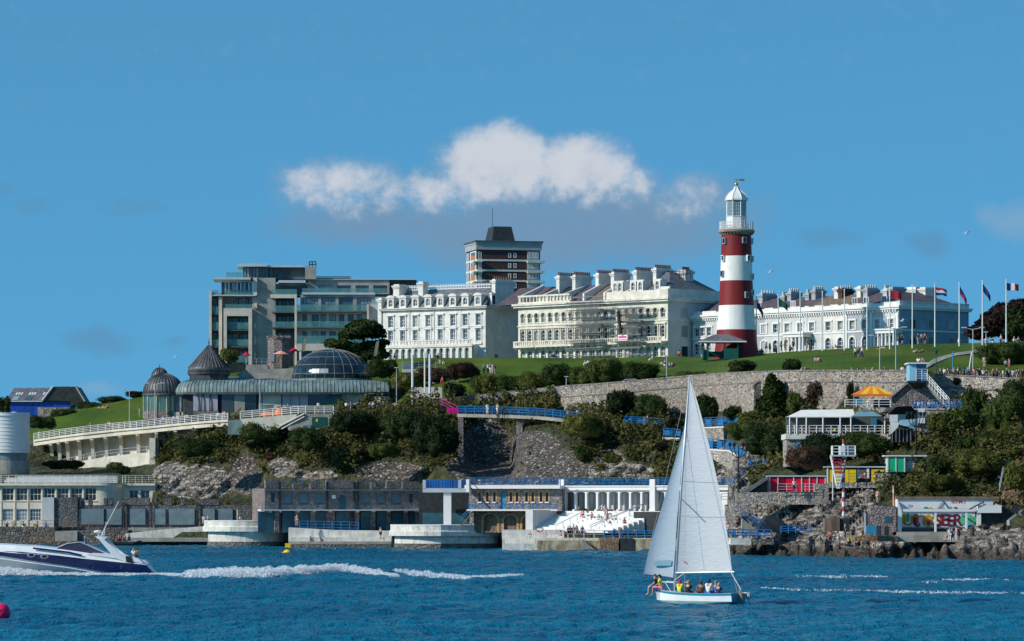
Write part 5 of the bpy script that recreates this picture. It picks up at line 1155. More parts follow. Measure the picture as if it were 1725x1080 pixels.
# ---------------------------------------------------------------- hillside walls, road, footbridge, steps
def hill_wall():
    t = thing('retaining_wall', 'long high rubble retaining wall with a string course and a blind arch below the road', 'stone wall', (0, 0, 0))
    top = [(640, 682), (700, 679), (760, 672), (800, 668), (860, 662), (900, 657), (945, 652)]
    pp = [P(px, py, terr(px)[8][0]-.6) for px, py in top]
    MB().strip([tuple(p) for p in pp], [p.z-2.6 for p in pp], .15, .5).build('parapet', 'rubblegrey', t)
    tp = [(945, 652, 690), (1000, 648, 700), (1060, 643, 700), (1110, 638.5, 704), (1160, 634, 708), (1215, 630, 708), (1260, 627.5, 708), (1330, 625.5, 710), (1400, 625, 712), (1470, 625, 705), (1535, 625, 705)]
    pp = []; zb = []
    for px, py, pb in tp: d = terr(px)[8][0]-1.2; pp.append(P(px, py, d)); zb.append(ZZ(pb, d)-2)
    MB().strip([tuple(p) for p in pp], zb, 0, .7).build('wall_face', 'rubble', t)
    MB().strip([(p.x, p.y-.12, p.z) for p in pp], -.02, .18, 1.0).build('coping', 'rubblegrey', t)
    MB().strip([(p.x, p.y-.15, p.z) for p in pp], -1.62, -1.45, .3).build('string_course', 'lidostone', t)
    d = terr(1278)[8][0]-1.7; s = d/FX; a, e = XX(1270, d), XX(1291, d); mb = MB(); k = 10; r = (e-a)/2; cx = (a+e)/2; zc = ZZ(655, d)
    mb.prism([(e, ZZ(700, d)), (a, ZZ(700, d))][::-1]+[(cx+r*math.cos(math.pi*j/k), zc+r*1.1*math.sin(math.pi*j/k)) for j in range(k+1)], d-.06, d+.02); mb.build('arch_recess', 'darkstone', t)
    mb = MB(); q = [(cx+r*1.25*math.cos(math.pi*j/k), zc+r*1.35*math.sin(math.pi*j/k)) for j in range(k+1)]+[(cx-r*math.cos(math.pi*j/k), zc+r*1.1*math.sin(math.pi*j/k)) for j in range(k+1)]
    mb.prism(q, d-.16, d-.062); mb.build('arch_ring', 'lidostone', t)
    # road-side right wall
    t2 = thing('retaining_wall', 'rubble retaining wall at the right end, below the crowd on the promenade', 'stone wall', (0, 0, 0))
    tp = [(1574, 632, 706), (1600, 632.5, 706), (1650, 635, 706), (1725, 639, 706), (1790, 643, 706)]; pp = [P(px, py, 529-(px-1574)*.05) for px, py, _ in tp]
    MB().strip([tuple(p) for p in pp], [ZZ(712, 528)]*5, 0, .7).build('wall_face', 'rubblewhite', t2); MB().strip([(p.x, p.y-.1, p.z) for p in pp], -.02, .16, .9).build('coping', 'rubblegrey', t2)
    MB().strip([(p.x, p.y-.14, p.z) for p in pp], -1.7, -1.5, .3).build('string_course', 'lidostone', t2)
    t3 = thing('stone_bastion', 'triangular stone bastion under the blue lookout hut', 'stone wall', (0, 0, 0)); d = 527
    MB().prism([(XX(1488, d), ZZ(694, d)), (XX(1500, d), ZZ(672, d)), (XX(1527, d), ZZ(648, d)), (XX(1556, d), ZZ(642, d)), (XX(1572, d), ZZ(655, d)), (XX(1590, d), ZZ(676, d)), (XX(1596, d), ZZ(694, d))], d, d+8).build('wall_face', 'rubblegrey', t3)
    m = MB(); m.tube([P(1497, 673, d-.1), P(1527, 647.5, d-.1)], .25, 4); m.build('coping', 'lidostone', t3)
hill_wall()
def hut_and_stair():
    d = 526; b = thing('lookout_hut', 'pale sky blue lookout hut with flat roof on a bracket above the wall', 'hut', P(1546, 642, d)); s = d/FX; X = lambda px: (px-1546)*s; z = lambda py: (642-py)*s
    m = MB(); m.box(X(1530), X(1541.5), -1.6, 2.4, 0, z(614)); m.build('wall', 'skyblue', b)
    m = MB(); m.box(X(1541.52), X(1559), -1.2, 2.4, 0, z(614)); m.build('wall', 'bluemid', b)
    m = MB(); m.box(X(1527), X(1562), -1.9, 2.8, z(613.8), z(611.5)); m.build('roof', 'whiteclean', b)
    m = MB(); m.box(X(1528), X(1561), -1.8, 1.2, -.25, -.003); m.add([(X(1532), -1.7, -.26), (X(1558), -1.7, -.26), (X(1552), 1, z(654)), (X(1538), 1, z(654)), (X(1532), 1.1, -.26), (X(1558), 1.1, -.26)], [(0, 1, 2, 3), (0, 3, 4), (1, 5, 2)]); m.build('bracket', 'slateblack', b)
    r = railing([(X(1541), -2.0, .02), (X(1560), -1.9, .02)], 1.5, 1, 5, .03); r.build('railing', 'whiteclean', b)
    st = thing('staircase', 'steep flight of steps with white handrails down from the lookout hut', 'staircase', (0, 0, 0)); m = MB(); n = 22; A = P(1559, 642, 526); B = P(1597, 684, 522)
    for i in range(n): p = A.lerp(B, i/n); q = A.lerp(B, (i+1)/n); m.box(p.x, q.x+.02, p.y-1.4, p.y+.6, q.z-.5, q.z)
    m.build('steps', 'concrete', st)
    for k, yy in enumerate((-1.4, .5)):
        m = MB(); 
        for h in (1.0, .65, .3): m.tube([A+Vector((0, yy, h)), B+Vector((0, yy, h))], .04, 4)
        for i in range(9): p = A.lerp(B, i/8); m.tube([p+Vector((0, yy, -.4)), p+Vector((0, yy, 1.03))], .045, 4)
        m.build('handrail', 'whiteclean', st)
hut_and_stair()
# grass path and the road surface
def road():
    m = MB(); vs = []; fs = []; pxs = list(range(-40, 1801, 20))
    for px in pxs:
        r = terr(px); a, c = r[8], r[9]; vs += [((px-CX)/FX*(a[0]+.2), a[0]+.2, a[1]+.06), ((px-CX)/FX*(c[0]-1), c[0]-1, c[1]+.07)]
    for i in range(len(pxs)-1): fs.append((2*i, 2*i+2, 2*i+3, 2*i+1))
    tag(m.add(vs, fs).build('road', 'road'), kind='structure')
    m = MB(); vs = []; pth = [(1560, 622, 8), (1575, 613, 8), (1592, 606, 6), (1612, 600, 5), (1640, 596, 4), (1672, 593, 3)]
    for px, py, w_ in pth:
        for q in (0, 1): d = lawn_d(px, py-q*w_); p = P(px, py-q*w_, d); vs.append((p.x, p.y, p.z+.12))
    tag(m.add(vs, [(2*i, 2*i+2, 2*i+3, 2*i+1) for i in range(len(pth)-1)]).build('path', 'pathgrey'), kind='structure')
road()
def footbridge():
    b = thing('footbridge', 'narrow concrete footbridge with blue railings across the dark cliff recess', 'footbridge', (0, 0, 0))
    pts = [P(px, py, d) for px, py, d in ((770, 696.5, 606), (800, 697, 605), (860, 698.5, 603), (905, 700.5, 600), (945, 704.5, 597), (985, 708.5, 594), (1016, 711, 592))]
    MB().strip([tuple(p) for p in pts], -.55, -.05, 2.6).build('deck', 'concrete', b)
    for px, w_ in ((776, 9), (875, 11)):
        d = 605.5 if px < 800 else 603; m = MB(); zb = ZZ(757 if px > 800 else 750, d); m.box(XX(px-w_/2, d), XX(px+w_/2, d), d, d+2, zb-3, ZZ(703, d)); m.build('pier', 'rubblegrey', b)
    for j in range(2):
        r = MB(); yy = .08 if j == 0 else 2.45
        q = [p+Vector((0, yy, 0)) for p in pts]
        railing(q, 1.15, 1.6, 3, .05, r)
        for a, c in zip(q[:-1], q[1:]):
            n = int((c-a).length/.28)
            for k in range(n): u = a+(c-a)*k/n; r.box(u.x-.022, u.x+.022, u.y-.02, u.y+.02, u.z+.1, u.z+1.1)
        r.build('railing', 'bluerail', b)
    m = MB(); p0 = P(740, 681, 613); p1 = P(770, 696.5, 606)
    for h in (.2, .6, 1.1): m.tube([p0+Vector((0, 0, h)), p1+Vector((0, 0, h))], .05, 4)
    q = MB(); tag(m.build('railing', shade((.5, .02, .18))), 'magenta painted handrail at the left end of the footbridge', 'railing')
    m = MB(); a, c = P(752, 697, 606), P(772, 697, 605.8)
    for k in range(3): x = a.x+.15+k*.62; m.box(x, x+.48, a.y-.06, a.y+.02, a.z, a.z+.95)
    m.box(a.x, c.x, a.y-.02, a.y+.05, a.z+.4, a.z+.5); tag(m.build('barrier', shade((.62, .01, .25))), 'bright pink barrier panels beside the footbridge end', 'barrier')
footbridge()
def blue_steps():
    # zigzag steps and terraces to the right of the footbridge
    runs = [('blue railing with infill panels along the upper cliff path, behind the sail', [(1052, 713, 582), (1075, 714, 581), (1100, 716, 580), (1122, 719, 579), (1140, 722, 579)], 1.0),
            ('short blue railing on the landing just left of the mast top', [(1118, 735, 574), (1146, 737, 573)], 1.15),
            ('blue railing on the walled landing right of the sail', [(1188, 719, 570), (1218, 718, 568)], 1.3),
            ('blue railing with bright panels partly behind bushes above the landing', [(1218, 716.5, 569), (1250, 712, 566), (1280, 709, 564), (1322, 707.5, 562)], 1.1),
            ('blue railing descending the long stepped path right of the sail', [(1192, 755, 552), (1228, 758, 548), (1246, 770, 545), (1266, 778, 543), (1300, 779.5, 541)], 1.35),
            ('blue railing on the low landing above the red huts', [(1262, 789, 536), (1300, 790, 534), (1316, 790, 533)], 1.25)]
    for lab, pts, h in runs:
        q = [P(*p) for p in pts]; m = railing(q, h, 1.1, 4, .05)
        for a, c in zip(q[:-1], q[1:]):
            n = max(2, int((c-a).length/.5))
            for k in range(n):
                if (k//2) % 2 == 0: u = a+(c-a)*k/n; v = a+(c-a)*(k+1)/n; m.add([(u.x, u.y+.02, u.z+.15), (v.x, v.y+.02, v.z+.15), (v.x, v.y+.02, v.z+h-.2), (u.x, u.y+.02, u.z+h-.2), (u.x, u.y+.05, u.z+.15), (v.x, v.y+.05, v.z+.15), (v.x, v.y+.05, v.z+h-.2), (u.x, u.y+.05, u.z+h-.2)], [(0,1,2,3),(5,4,7,6),(0,4,5,1),(3,2,6,7)])
        tag(m.build('railing', 'bluerail'), lab, 'railing', 'blue cliff path railings')
    def slab(lab, pts, bot, mat='rubblewhite', th=3.0, cop='whiteclean'):
        t = thing('terrace_wall', lab, 'stone wall'); q = [P(*p) for p in pts]; zb = [ZZ(bb, p[2]) for bb, p in zip(bot, pts)]
        MB().strip([tuple(p+Vector((0, .1, 0))) for p in q], zb, -.15, th).build('wall_face', mat, t); MB().strip([tuple(p) for p in q], -.15, .02, th+.1).build('coping', cop, t)
    slab('pale rubble wall under the landing right of the sail', [(1186, 720, 570), (1219, 718.5, 568)], [748, 740])
    slab('rubble wall under the descending blue steps', [(1188, 756, 552.2), (1228, 759, 548.2), (1246, 771, 545.2), (1266, 779, 543.2), (1301, 780.5, 541.2)], [765, 790, 800, 812, 806])
    slab('rubble wall and white coping under the low landing above the red huts', [(1258, 792, 536.3), (1317, 791, 533.3)], [835, 801])
    slab('small white edged landing left of the mast', [(1116, 737, 574.3), (1148, 738, 573.3)], [741, 742], th=2)
    m = MB(); n = 12; A = P(1230, 822, 531); B = P(1262, 794, 537)
    for i in range(n): p = A.lerp(B, i/n); q = A.lerp(B, (i+1)/n); m.box(p.x, q.x+.02, p.y-1, p.y+1.5, p.z-1.2, q.z)
    t = thing('staircase', 'blue edged flight of steps descending left of the tall black lamp', 'staircase'); m.build('steps', 'concrete', t)
    m = MB(); [m.tube([A+Vector((0, -1, h)), B+Vector((0, -1, h))], .06, 4) for h in (.3, .7, 1.1)]
    for i in range(6): p = A.lerp(B, i/5)+Vector((0, -1, 0)); m.tube([p, p+Vector((0, 0, 1.15))], .06, 4)
    m.build('handrail', 'bluerail', t)
blue_steps()
# ---------------------------------------------------------------- waterfront, left to right
def cafe_left():
    d = 627; s = d/FX; F = Facade(-60, d, 166, d-1, ZZ(888, d)); Z = lambda py: F.z(py, 100); W = F.len
    b = thing('seafront_cafe', 'long cream two storey seafront cafe with dark upper windows and a railed roof terrace', 'cafe', F.loc, F.rot)
    cen = [-56, -33, -10, 13.2, 36.6, 59.8, 82.9, 106, 129, 152.5]; hs = []; lo_ = []
    for px in cen: x = F.x(px); hs.append((x-.92, x+.92, Z(843.5), Z(822)))
    for px in cen[:6]: x = F.x(px); lo_.append((x-.9, x+.9, Z(877), Z(857.5)))
    m = wall(MB(), 0, W, 0, Z(818), hs+lo_, 0, .35); m.box(0, W, .351, 9, 0, Z(818)-.002); m.build('wall', 'creamlido', b)
    for h in hs: window(b, h[0], h[2], h[1]-h[0], h[3]-h[2], .25, frame='creamlido', glass='blackglass', nx=3, nz=2, fr=.1)
    for h in lo_: window(b, h[0], h[2], h[1]-h[0], h[3]-h[2], .2, frame='whiteclean', glass='skyglass', nx=4, nz=3, sill=False)
    m = MB(); r0 = 3.4; m.lathe([(r0, 0), (r0, Z(818))], 24, (W, r0, 0), -90, 20, caps=False); m.build('rounded_corner', 'creamlido', b)
    x2 = W+r0*.9; xe = F.x(262, 3.4); hs = [(F.x(a, 3.4), F.x(c, 3.4), Z(843), Z(826)) for a, c in ((199, 214), (218, 233), (237, 252))]
    m = wall(MB(), x2-.2, xe, 0, Z(818), hs, 3.4, .3); m.box(x2-.2, xe, 3.71, 10, 0, Z(818)-.002); m.build('wall', 'cream', b)
    for h in hs: window(b, h[0], h[2], h[1]-h[0], h[3]-h[2], 3.6, frame='palewall', glass='blackglass', nx=2, nz=1, sill=False)
    m = MB(); m.box(0, W+.2, -.6, 9, Z(818)+.002, Z(814)); m.lathe([(r0+.6, Z(818)+.001), (r0+.6, Z(814)-.002)], 24, (W, r0, 0), -90, 60); m.box(W, xe, r0-.62, 10, Z(818)+.003, Z(814)-.003); m.build('roof_slab', 'creamlido', b)
    for px in (-20, 2, 25, 47, 71, 94.5, 117.5, 140.5): m = MB(); x = F.x(px); m.box(x-.08, x+.08, -.1, -.003, 0, Z(818.2)); m.build('downpipe', 'creamlido', b)
    r = MB(); pts = [(0, -.4, Z(814)), (W, -.4, Z(814))]+[(W+(r0+.4)*math.sin(R(a)), r0-(r0+.4)*math.cos(R(a)), Z(814)) for a in (20, 45, 70, 90)]
    railing(pts, 1.25, 1.2, 4, .04, r); r.build('railing', 'whiteclean', b); r = MB(); railing([(W+r0, r0-.3, Z(814)-.02), (xe, r0-.3, Z(814)-.02)], 1.25, 1.1, 4, .035, r); r.build('railing', 'greypole', b)
    m = MB(); m.box(F.x(5), F.x(180), 1.0, 1.15, Z(813), Z(809)); m.box(F.x(5), F.x(185), 3.0, 3.15, Z(813), Z(805)); m.box(F.x(20), F.x(190), 5.0, 5.15, Z(813), Z(802)); m.build('bench_tiers', 'palewall', b)
cafe_left()
def silo():
    d = 640; s = d/FX; b = thing('round_building', 'big white cylindrical building with horizontal ribs at the left edge', 'round building', P(10, 797, d+4)); r = 40*s
    pr = []; z = lambda py: (797-py)*s
    for k in range(0, 11): y = 763-k*6.2; pr += [(r, z(y)), (r, z(y-5.6)), (r+.06, z(y-5.5)), (r+.06, z(y-6.1))]
    MB().lathe(pr, 56).build('ribbed_drum', 'whiteclean', b); MB().lathe([(r-.4, z(763.1)), (r-.4, z(800))], 40).build('glazed_base', 'shutter', b)
    MB().lathe([(r+.15, z(701.3)), (r+.15, z(699.5)), (.1, z(699.3))], 56).build('roof', 'silver', b); m = MB(); m.lathe([(r, z(776)), (r, z(802))], 40); m.build('plinth', 'concrete', b)
    m = MB()
    for x in (-1.5, 1.6): m.ell((x, -2, z(697)), (.7, .7, .35), 8, 5)
    m.build('roof_vent', 'whiteclean', b)
silo()
def blue_building():
    d = 735; F = Facade(10, d, 145, d, ZZ(706, d)); Z = lambda py: F.z(py, 60); X = lambda px, y=0: F.x(px, y)
    b = thing('slate_roofed_building', 'building wrapped in bright blue sheeting with slate roof, skylights and stone base', 'building', F.loc, F.rot)
    m = MB(); m.box(0, X(119), 0, 9, -6, Z(676)); m.build('wall', 'wrapblue', b); m = MB(); m.box(X(64), X(118), -.4, -.003, -8, Z(686.5)); m.build('stone_base', 'rubblewhite', b)
    m = MB(); m.box(X(74), X(78), -.45, -.403, Z(697), Z(689)); m.build('door', 'wood', b)
    m = MB(); m.add([(0, -.3, Z(675.5)), (X(77), -.3, Z(675.5)), (X(88, 4), 4, Z(652.5)), (X(24, 4), 4, Z(652.5)), (0, 9, Z(675.5)), (X(77), 9, Z(675.5)), (X(88, 4), 6, Z(652.5)), (X(24, 4), 6, Z(652.5))], [(0,1,2,3),(1,5,6,2),(5,4,7,6),(4,0,3,7),(3,2,6,7)]); m.build('roof', 'slate', b)
    m = MB(); m.prism([(X(72), Z(675)), (X(90), Z(651.5)), (X(129), Z(651.5)), (X(144), Z(676)), (X(132), Z(683)), (X(119), Z(684)), (X(119), Z(676))], -.5, 8); m.build('gable', 'slateblack', b)
    m = MB(); m.tube([(X(72), -.55, Z(675)), (X(90), -.55, Z(651.5))], .22, 4); m.tube([(X(129), -.55, Z(651.5)), (X(144), -.55, Z(676))], .2, 4); m.build('verge', 'greywall', b)
    m = MB(); m.box(-.2, X(72), -.55, -.31, Z(676.8), Z(675.6)); m.build('gutter', 'whiteclean', b)
    m = MB(); m.box(X(105), X(113), -.2, 3, Z(660), Z(652.5)+.2); m.build('dormer_window', 'greywall', b)
    for i, (px, n) in enumerate(((24, 3), (46, 3), (70, 2))):
        for k in range(n): x = X(px+k*4.3); q = MB(); z0, z1 = Z(664.5), Z(660.5); yy = lambda z_: -.3+4.3*(z_-Z(675.5))/(Z(652.5)-Z(675.5)); q.add([(x, yy(z0)-.14, z0), (x+.3, yy(z0)-.14, z0), (x+.5, yy(z1)-.14, z1), (x+.2, yy(z1)-.14, z1)], [(0,1,2,3)]); q.build('skylight', 'whiteclean', b)
        q = MB(); z0, z1 = Z(674), Z(667); x = X(px-5); q.add([(x, yy(z0)-.13, z0), (x+1.2, yy(z0)-.13, z0), (x+1.5, yy(z1)-.13, z1), (x+.5, yy(z1)-.13, z1)], [(0,1,2,3)]); q.build('skylight', 'skyglass', b)
blue_building()
def quay():
    t = thing('quay_wall', 'long dark stone quay in front of the cafe and the castellated wall', 'quay')
    def blk(name, mat, px0, px1, d0, d1, tp, bt): m = MB(); m.box(XX(px0, d0), XX(px1, d0), d0, d1, ZZ(bt, d0), ZZ(tp, d0)); return m.build(name, mat, t)
    blk('quay_block', 'concrete', 215.1, 350, 616, 628, 889, 925); blk('quay_block', 'darkstone', 345, 460, 612, 628, 890, 925)
    blk('quay_block', 'darkstone', -60, 92, 612, 630, 888, 925); blk('quay_step', 'brownstone', 48, 91.5, 610.5, 611.9, 905, 925)
    blk('quay_block', 'concrete', 92.5, 130, 609, 628, 895, 925); blk('quay_block', 'darkstone', 130.5, 215, 609.5, 628, 893.5, 925)
    blk('quay_edge', 'darkstone', -60, 360, 607, 609, 912, 926)
    m = MB(); d = 606; m.prism([(XX(208, d), ZZ(899, d)), (XX(262, d), ZZ(893, d)), (XX(345, d), ZZ(886.5, d)), (XX(345, d), ZZ(925, d)), (XX(208, d), ZZ(925, d))], d+3.1, d+9); m.build('ramp', 'seawall', t)
    blk('ledge', 'concrete', 215, 352, 604.5, 606.9, 906, 912.5)
    r = thing('castellated_wall', 'dark grey castellated stone wall with blue shutters behind the speedboat', 'stone wall'); d = 617
    def blk2(name, mat, px0, px1, y0, y1, tp, bt): m = MB(); m.box(XX(px0, d), XX(px1, d), d+y0, d+y1, ZZ(bt, d), ZZ(tp, d)); return m.build(name, mat, r)
    blk2('wall_face', 'creststone', 92, 446, 0, 2, 851, 892); blk2('corner_tower', 'palewall', 72.5, 91.9, -.8, 4, 838, 888); blk2('corner_tower', 'creststone', 91.91, 131, -.5, 4, 838, 888)
    for a, e, tp in ((136, 141, 839), (149, 155, 839), (175, 181, 839), (184, 190, 838.5), (205, 252, 838.5), (260, 264, 840), (277, 289, 839), (304, 311, 841), (331, 369, 841)): blk2('merlon', 'creststone', a, e, -.1, 1.2, tp, 850.95)
    for a, e in ((109, 129), (133, 175), (180, 205), (219, 245), (260, 279), (285, 328), (342, 362), (368, 392)): blk2('shutter', 'shutter', a, e, -.25, -.003, 857, 884)
    for a in (207, 254, 331): blk2('drainpipe', 'slateblack', a, a+2.5, -.45, -.26, 846, 888)
    m = railing([P(108, 890, 611), P(178, 890, 611)], 1.0, 1.2, 3, .04); tag(m.build('railing', 'wood'), 'brown railing on the quay beside the castellated wall', 'railing')
    m = railing([P(-20, 888, 612.2), P(91, 888, 612.2)], 1.0, 1.3, 2, .03); tag(m.build('railing', 'wood'), 'low wooden railing on the quay edge before the cafe', 'railing')
quay()
def drums():
    for (lab, px0, px1, tp, d, left) in (('rounded white concrete bathing platform, the left one of two', 339, 489, 878.5, 592, True), ('long rounded white concrete bathing platform, the right one of two', 655, 846.5, 886, 565, False)):
        s = d/FX; t = thing('bathing_platform', lab, 'sea platform'); x0, x1 = XX(px0, d), XX(px1, d); r = (x1-x0)/2*1.0 if left else 7.5; zt = ZZ(tp, d)
        def outline(g):
            n = 18
            if left: return [((x0+x1)/2+(r+g)*math.cos(R(180+a*10)), d+5.5+min(r, 6)*math.sin(R(180+a*10))*(1+g/r)) for a in range(0, 19)]+[(x1+g, d+10), (x0-g, d+10)]
            pr = 2.0
            q = [(x0+r+(r+g)*math.cos(R(180+a*9)), d+r+(r+g)*math.sin(R(180+a*9))) for a in range(0, 11)]+[(x1-pr+(pr+g)*math.sin(R(a*15)), d+pr-(pr+g)*math.cos(R(a*15))) for a in range(0, 7)]+[(x1+g, d+14), (x0-g, d+14)]
            return [(x, y+max(0, x-x0-r)*.45 if y < d+13 else y) for x, y in q]
        for (g, a, c, mt, nm) in ((0, tp+7.5*1.0, tp, 'seawall', 'parapet'), (.22, tp+17, tp+9.6, 'seawall', 'rounded_lip'), (-.6, 935, tp+17, 'seawall', 'base')):
            o = outline(g); m = MB(); m.prism(o, ZZ(a, d), ZZ(c, d)+(0 if nm != 'parapet' else 0), 'z'); q = m.build(nm, mt, t)
            if nm == 'rounded_lip':
                m = MB(); o1 = outline(.22); o2 = outline(.02); n = len(o1); z1, z2 = ZZ(tp+9.6, d), ZZ(tp+7.5, d); m.add([(x, y, z1+.001) for x, y in o1]+[(x, y, z2) for x, y in o2], [(i, (i+1) % n, n+(i+1) % n, n+i) for i in range(n)]); m.build('lip_chamfer', 'seawall', t)
        m = MB(); o = outline(.05); m.prism(o, ZZ(tp, d)+.002, ZZ(tp, d)+.14, 'z'); m.build('coping', 'whiteclean', t)
        m = MB(); o = outline(-.5); m.prism(o, ZZ(935, d), -CH+ZZ(HY, d)+.75, 'z'); m.build('weedy_foot', 'darkstone', t)
drums()
def sea_terrace():
    t = thing('sea_terrace', 'pale stained sea wall with ramp and ledges between the two bathing platforms', 'sea wall'); d = 582
    m = MB(); m.prism([(XX(486, d), ZZ(889, d)), (XX(560, d), ZZ(893.5, d)), (XX(660, d), ZZ(895, d)), (XX(660, d), ZZ(930, d)), (XX(486, d), ZZ(930, d))], d, d+9); m.build('ramp_wall', 'seawall', t)
    m = MB(); m.box(XX(490, d), XX(660, d), d-1.4, d-.003, -2, ZZ(905, d)); m.build('upper_ledge', 'seawall', t); m = MB(); m.box(XX(488, d), XX(660, d), d-3.2, d-1.402, -2, ZZ(912, d)); m.build('lower_ledge', 'concrete', t)
    m = MB(); m.box(XX(486, d), XX(660, d), d-3.6, d-3.203, -2, .55); m.build('weed_line', 'darkstone', t)
    tag(railing([P(505, 893, 586), P(560, 894, 586), P(604, 895, 586)], 1.35, 1.3, 3, .05).build('railing', 'bluerail'), 'blue railing on the ramp between the bathing platforms', 'railing')
    t = thing('sea_wall', 'low whitewashed sea wall with brown rocky foot under the bathing terrace', 'sea wall')
    def blk(name, mat, px0, px1, d0, d1, tp, bt): m = MB(); m.box(XX(px0, d0), XX(px1, d0), d0, d1, ZZ(bt, d0), ZZ(tp, d0)); return m.build(name, mat, t)
    blk('upper_wall', 'seawall', 846, 950, 553, 560, 893.5, 930); blk('walkway', 'seawall', 846, 1215, 549.5, 556, 906.5, 932); blk('lower_block', 'seawall', 846, 905, 545.5, 549.4, 916, 934); blk('foot', 'weedrock', 905.2, 1010, 544.5, 549.3, 911, 934)
    blk('buttress', 'brownstone', 1010.3, 1042, 541, 549, 907, 934)
    m = MB(); n = 9
    for i in range(n): a = XX(1044, 544)+i*.25; m.box(a, a+1.9, 541+i*.02, 549.2, -2, ZZ(930, 544)+(n-i)*.21)
    m.build('sea_steps', 'slateblack', t); blk('buttress', 'weedrock', 1071, 1215, 541, 549, 908.5, 934)
    m = MB(); n = 8
    for i in range(n): a = XX(980, 545)+i*.28; m.box(a, a+.3, 543.6, 544.48, -2, ZZ(909, 545)-i*.24)
    m.build('sea_steps', 'concrete', t)
    m = railing([P(846, 906, 549.8), P(950, 906, 549.8), P(1018, 907, 549.8)], 1.1, 1.35, 2, .035); tag(m.build('railing', 'greypole'), 'thin grey railing along the sea wall below the white terrace', 'railing')
    m = railing([P(1018, 907, 549.7), P(1100, 907, 549.7), P(1200, 907, 549.7)], 1.05, 1.1, 3, .075); tag(m.build('railing', 'bluerail'), 'thick blue railing along the sea wall at the foot of the sail', 'railing')
sea_terrace()
def stone_block():
    F = Facade(446, 588, 706, 596, ZZ(897, 590)); Z = lambda py: F.z(py, 570); X = lambda px: F.x(px); W = F.len
    F2 = F; b = thing('bathing_block', 'purple grey stone bathing block with shuttered openings, blue railings and a long balcony', 'bathing block', F.loc, F.rot); L = 7
    zb = Z(860); hs = []
    for a, e in ((475, 493.5), (502.5, 521.5), (529.5, 548.5), (608, 624), (633, 650.5), (659, 676.5)): hs.append((X(a), X(e), Z(858), Z(831)))
    hs += [(X(456.5), X(463), Z(846), Z(830)), (X(689), X(696), Z(848), Z(832)), (X(569.5), X(583), Z(858.5), Z(834), 1.0)]
    m = wall(MB(), 0, W, zb, Z(823), hs, 0, .4); m.box(0, W, .401, L, 0, Z(823)-.003); m.box(-.002, .4, .002, .4, 0, Z(823)-.002); m.box(W-.4, W+.002, .002, .4, 0, Z(823)-.002); m.build('wall', 'lidostone', b)
    for i, h in enumerate(hs): q = MB(); q.box(h[0]+.001, h[1]-.001, .28, .34, h[2], h[3]-.001); q.build('shutter' if i < 6 else 'door', 'shutter' if i not in (6, 7, 8) else 'teal', b)
    for i, h in enumerate(hs[:6]): q = MB(); q.box(h[0], h[1], -.02, .2, h[2], h[2]+(h[3]-h[2])*.3); q.build('low_wall', 'rubblegrey', b)
    m = MB(); m.box(-.15, W+.15, -.18, 0, Z(826.5), Z(825)); m.build('string_course', 'concrete', b)
    for a, e, tp in ((447, 471, 809), (494, 503, 815), (523, 532, 815), (550, 596, 809), (596.5, 604, 811), (625, 633, 812), (651, 658, 812), (678, 706, 810.5)): m = MB(); m.box(X(a), X(e), -.05, .6, Z(823)+.001, Z(tp)); m.build('merlon', 'lidostone', b)
    for px in (471, 551, 597, 603): m = MB(); m.box(X(px)-.16, X(px)+.16, -.14, -.003, 0, Z(812)); m.build('drainpipe', 'slateblack', b)
    m = MB(); m.box(X(559), X(565), -.1, -.004, Z(840), Z(834)); q = m.build('notice', 'whiteclean', b)
    m = MB(); m.box(X(434), W+.1, -2.0, -.005, Z(860.5), Z(858.3)); m.build('balcony_slab', 'whiteclean', b)
    for px in (451, 468, 498, 525, 552, 598, 625, 651, 680, 698): m = MB(); m.box(X(px)-.12, X(px)+.12, -1.7, -.01, Z(863), Z(860.6)); m.build('bracket', 'whiteclean', b)
    m = railing([(X(436), -1.9, Z(858.3)), (W, -1.9, Z(858.3))], 1.05, 1.2, 3, .035); m.build('railing', 'teal', b)
    m = railing([(X(471), .2, Z(823)), (X(550), .2, Z(823))], 1.1, 1.2, 3, .04); m.build('railing', 'bluerail', b); m = railing([(X(604), .2, Z(823)), (X(678), .2, Z(823))], 1.1, 1.2, 3, .04); m.build('railing', 'bluerail', b)
    for a, e in ((434, 462), (475, 495), (503, 521), (529, 549), (565, 588), (607, 624), (634, 651), (658, 677), (687, 698)): m = MB(); m.box(X(a), X(e), .2 if False else -.25, -.006, 0, Z(862)); m.build('lower_shutter', 'teal', b)
    for px in (465, 498, 525, 552, 559, 600, 627, 653, 682, 702): m = MB(); m.box(X(px)-.35, X(px)+.35, -.5, -.007, 0, Z(861)); m.build('pillar', 'rubblegrey', b)
stone_block()
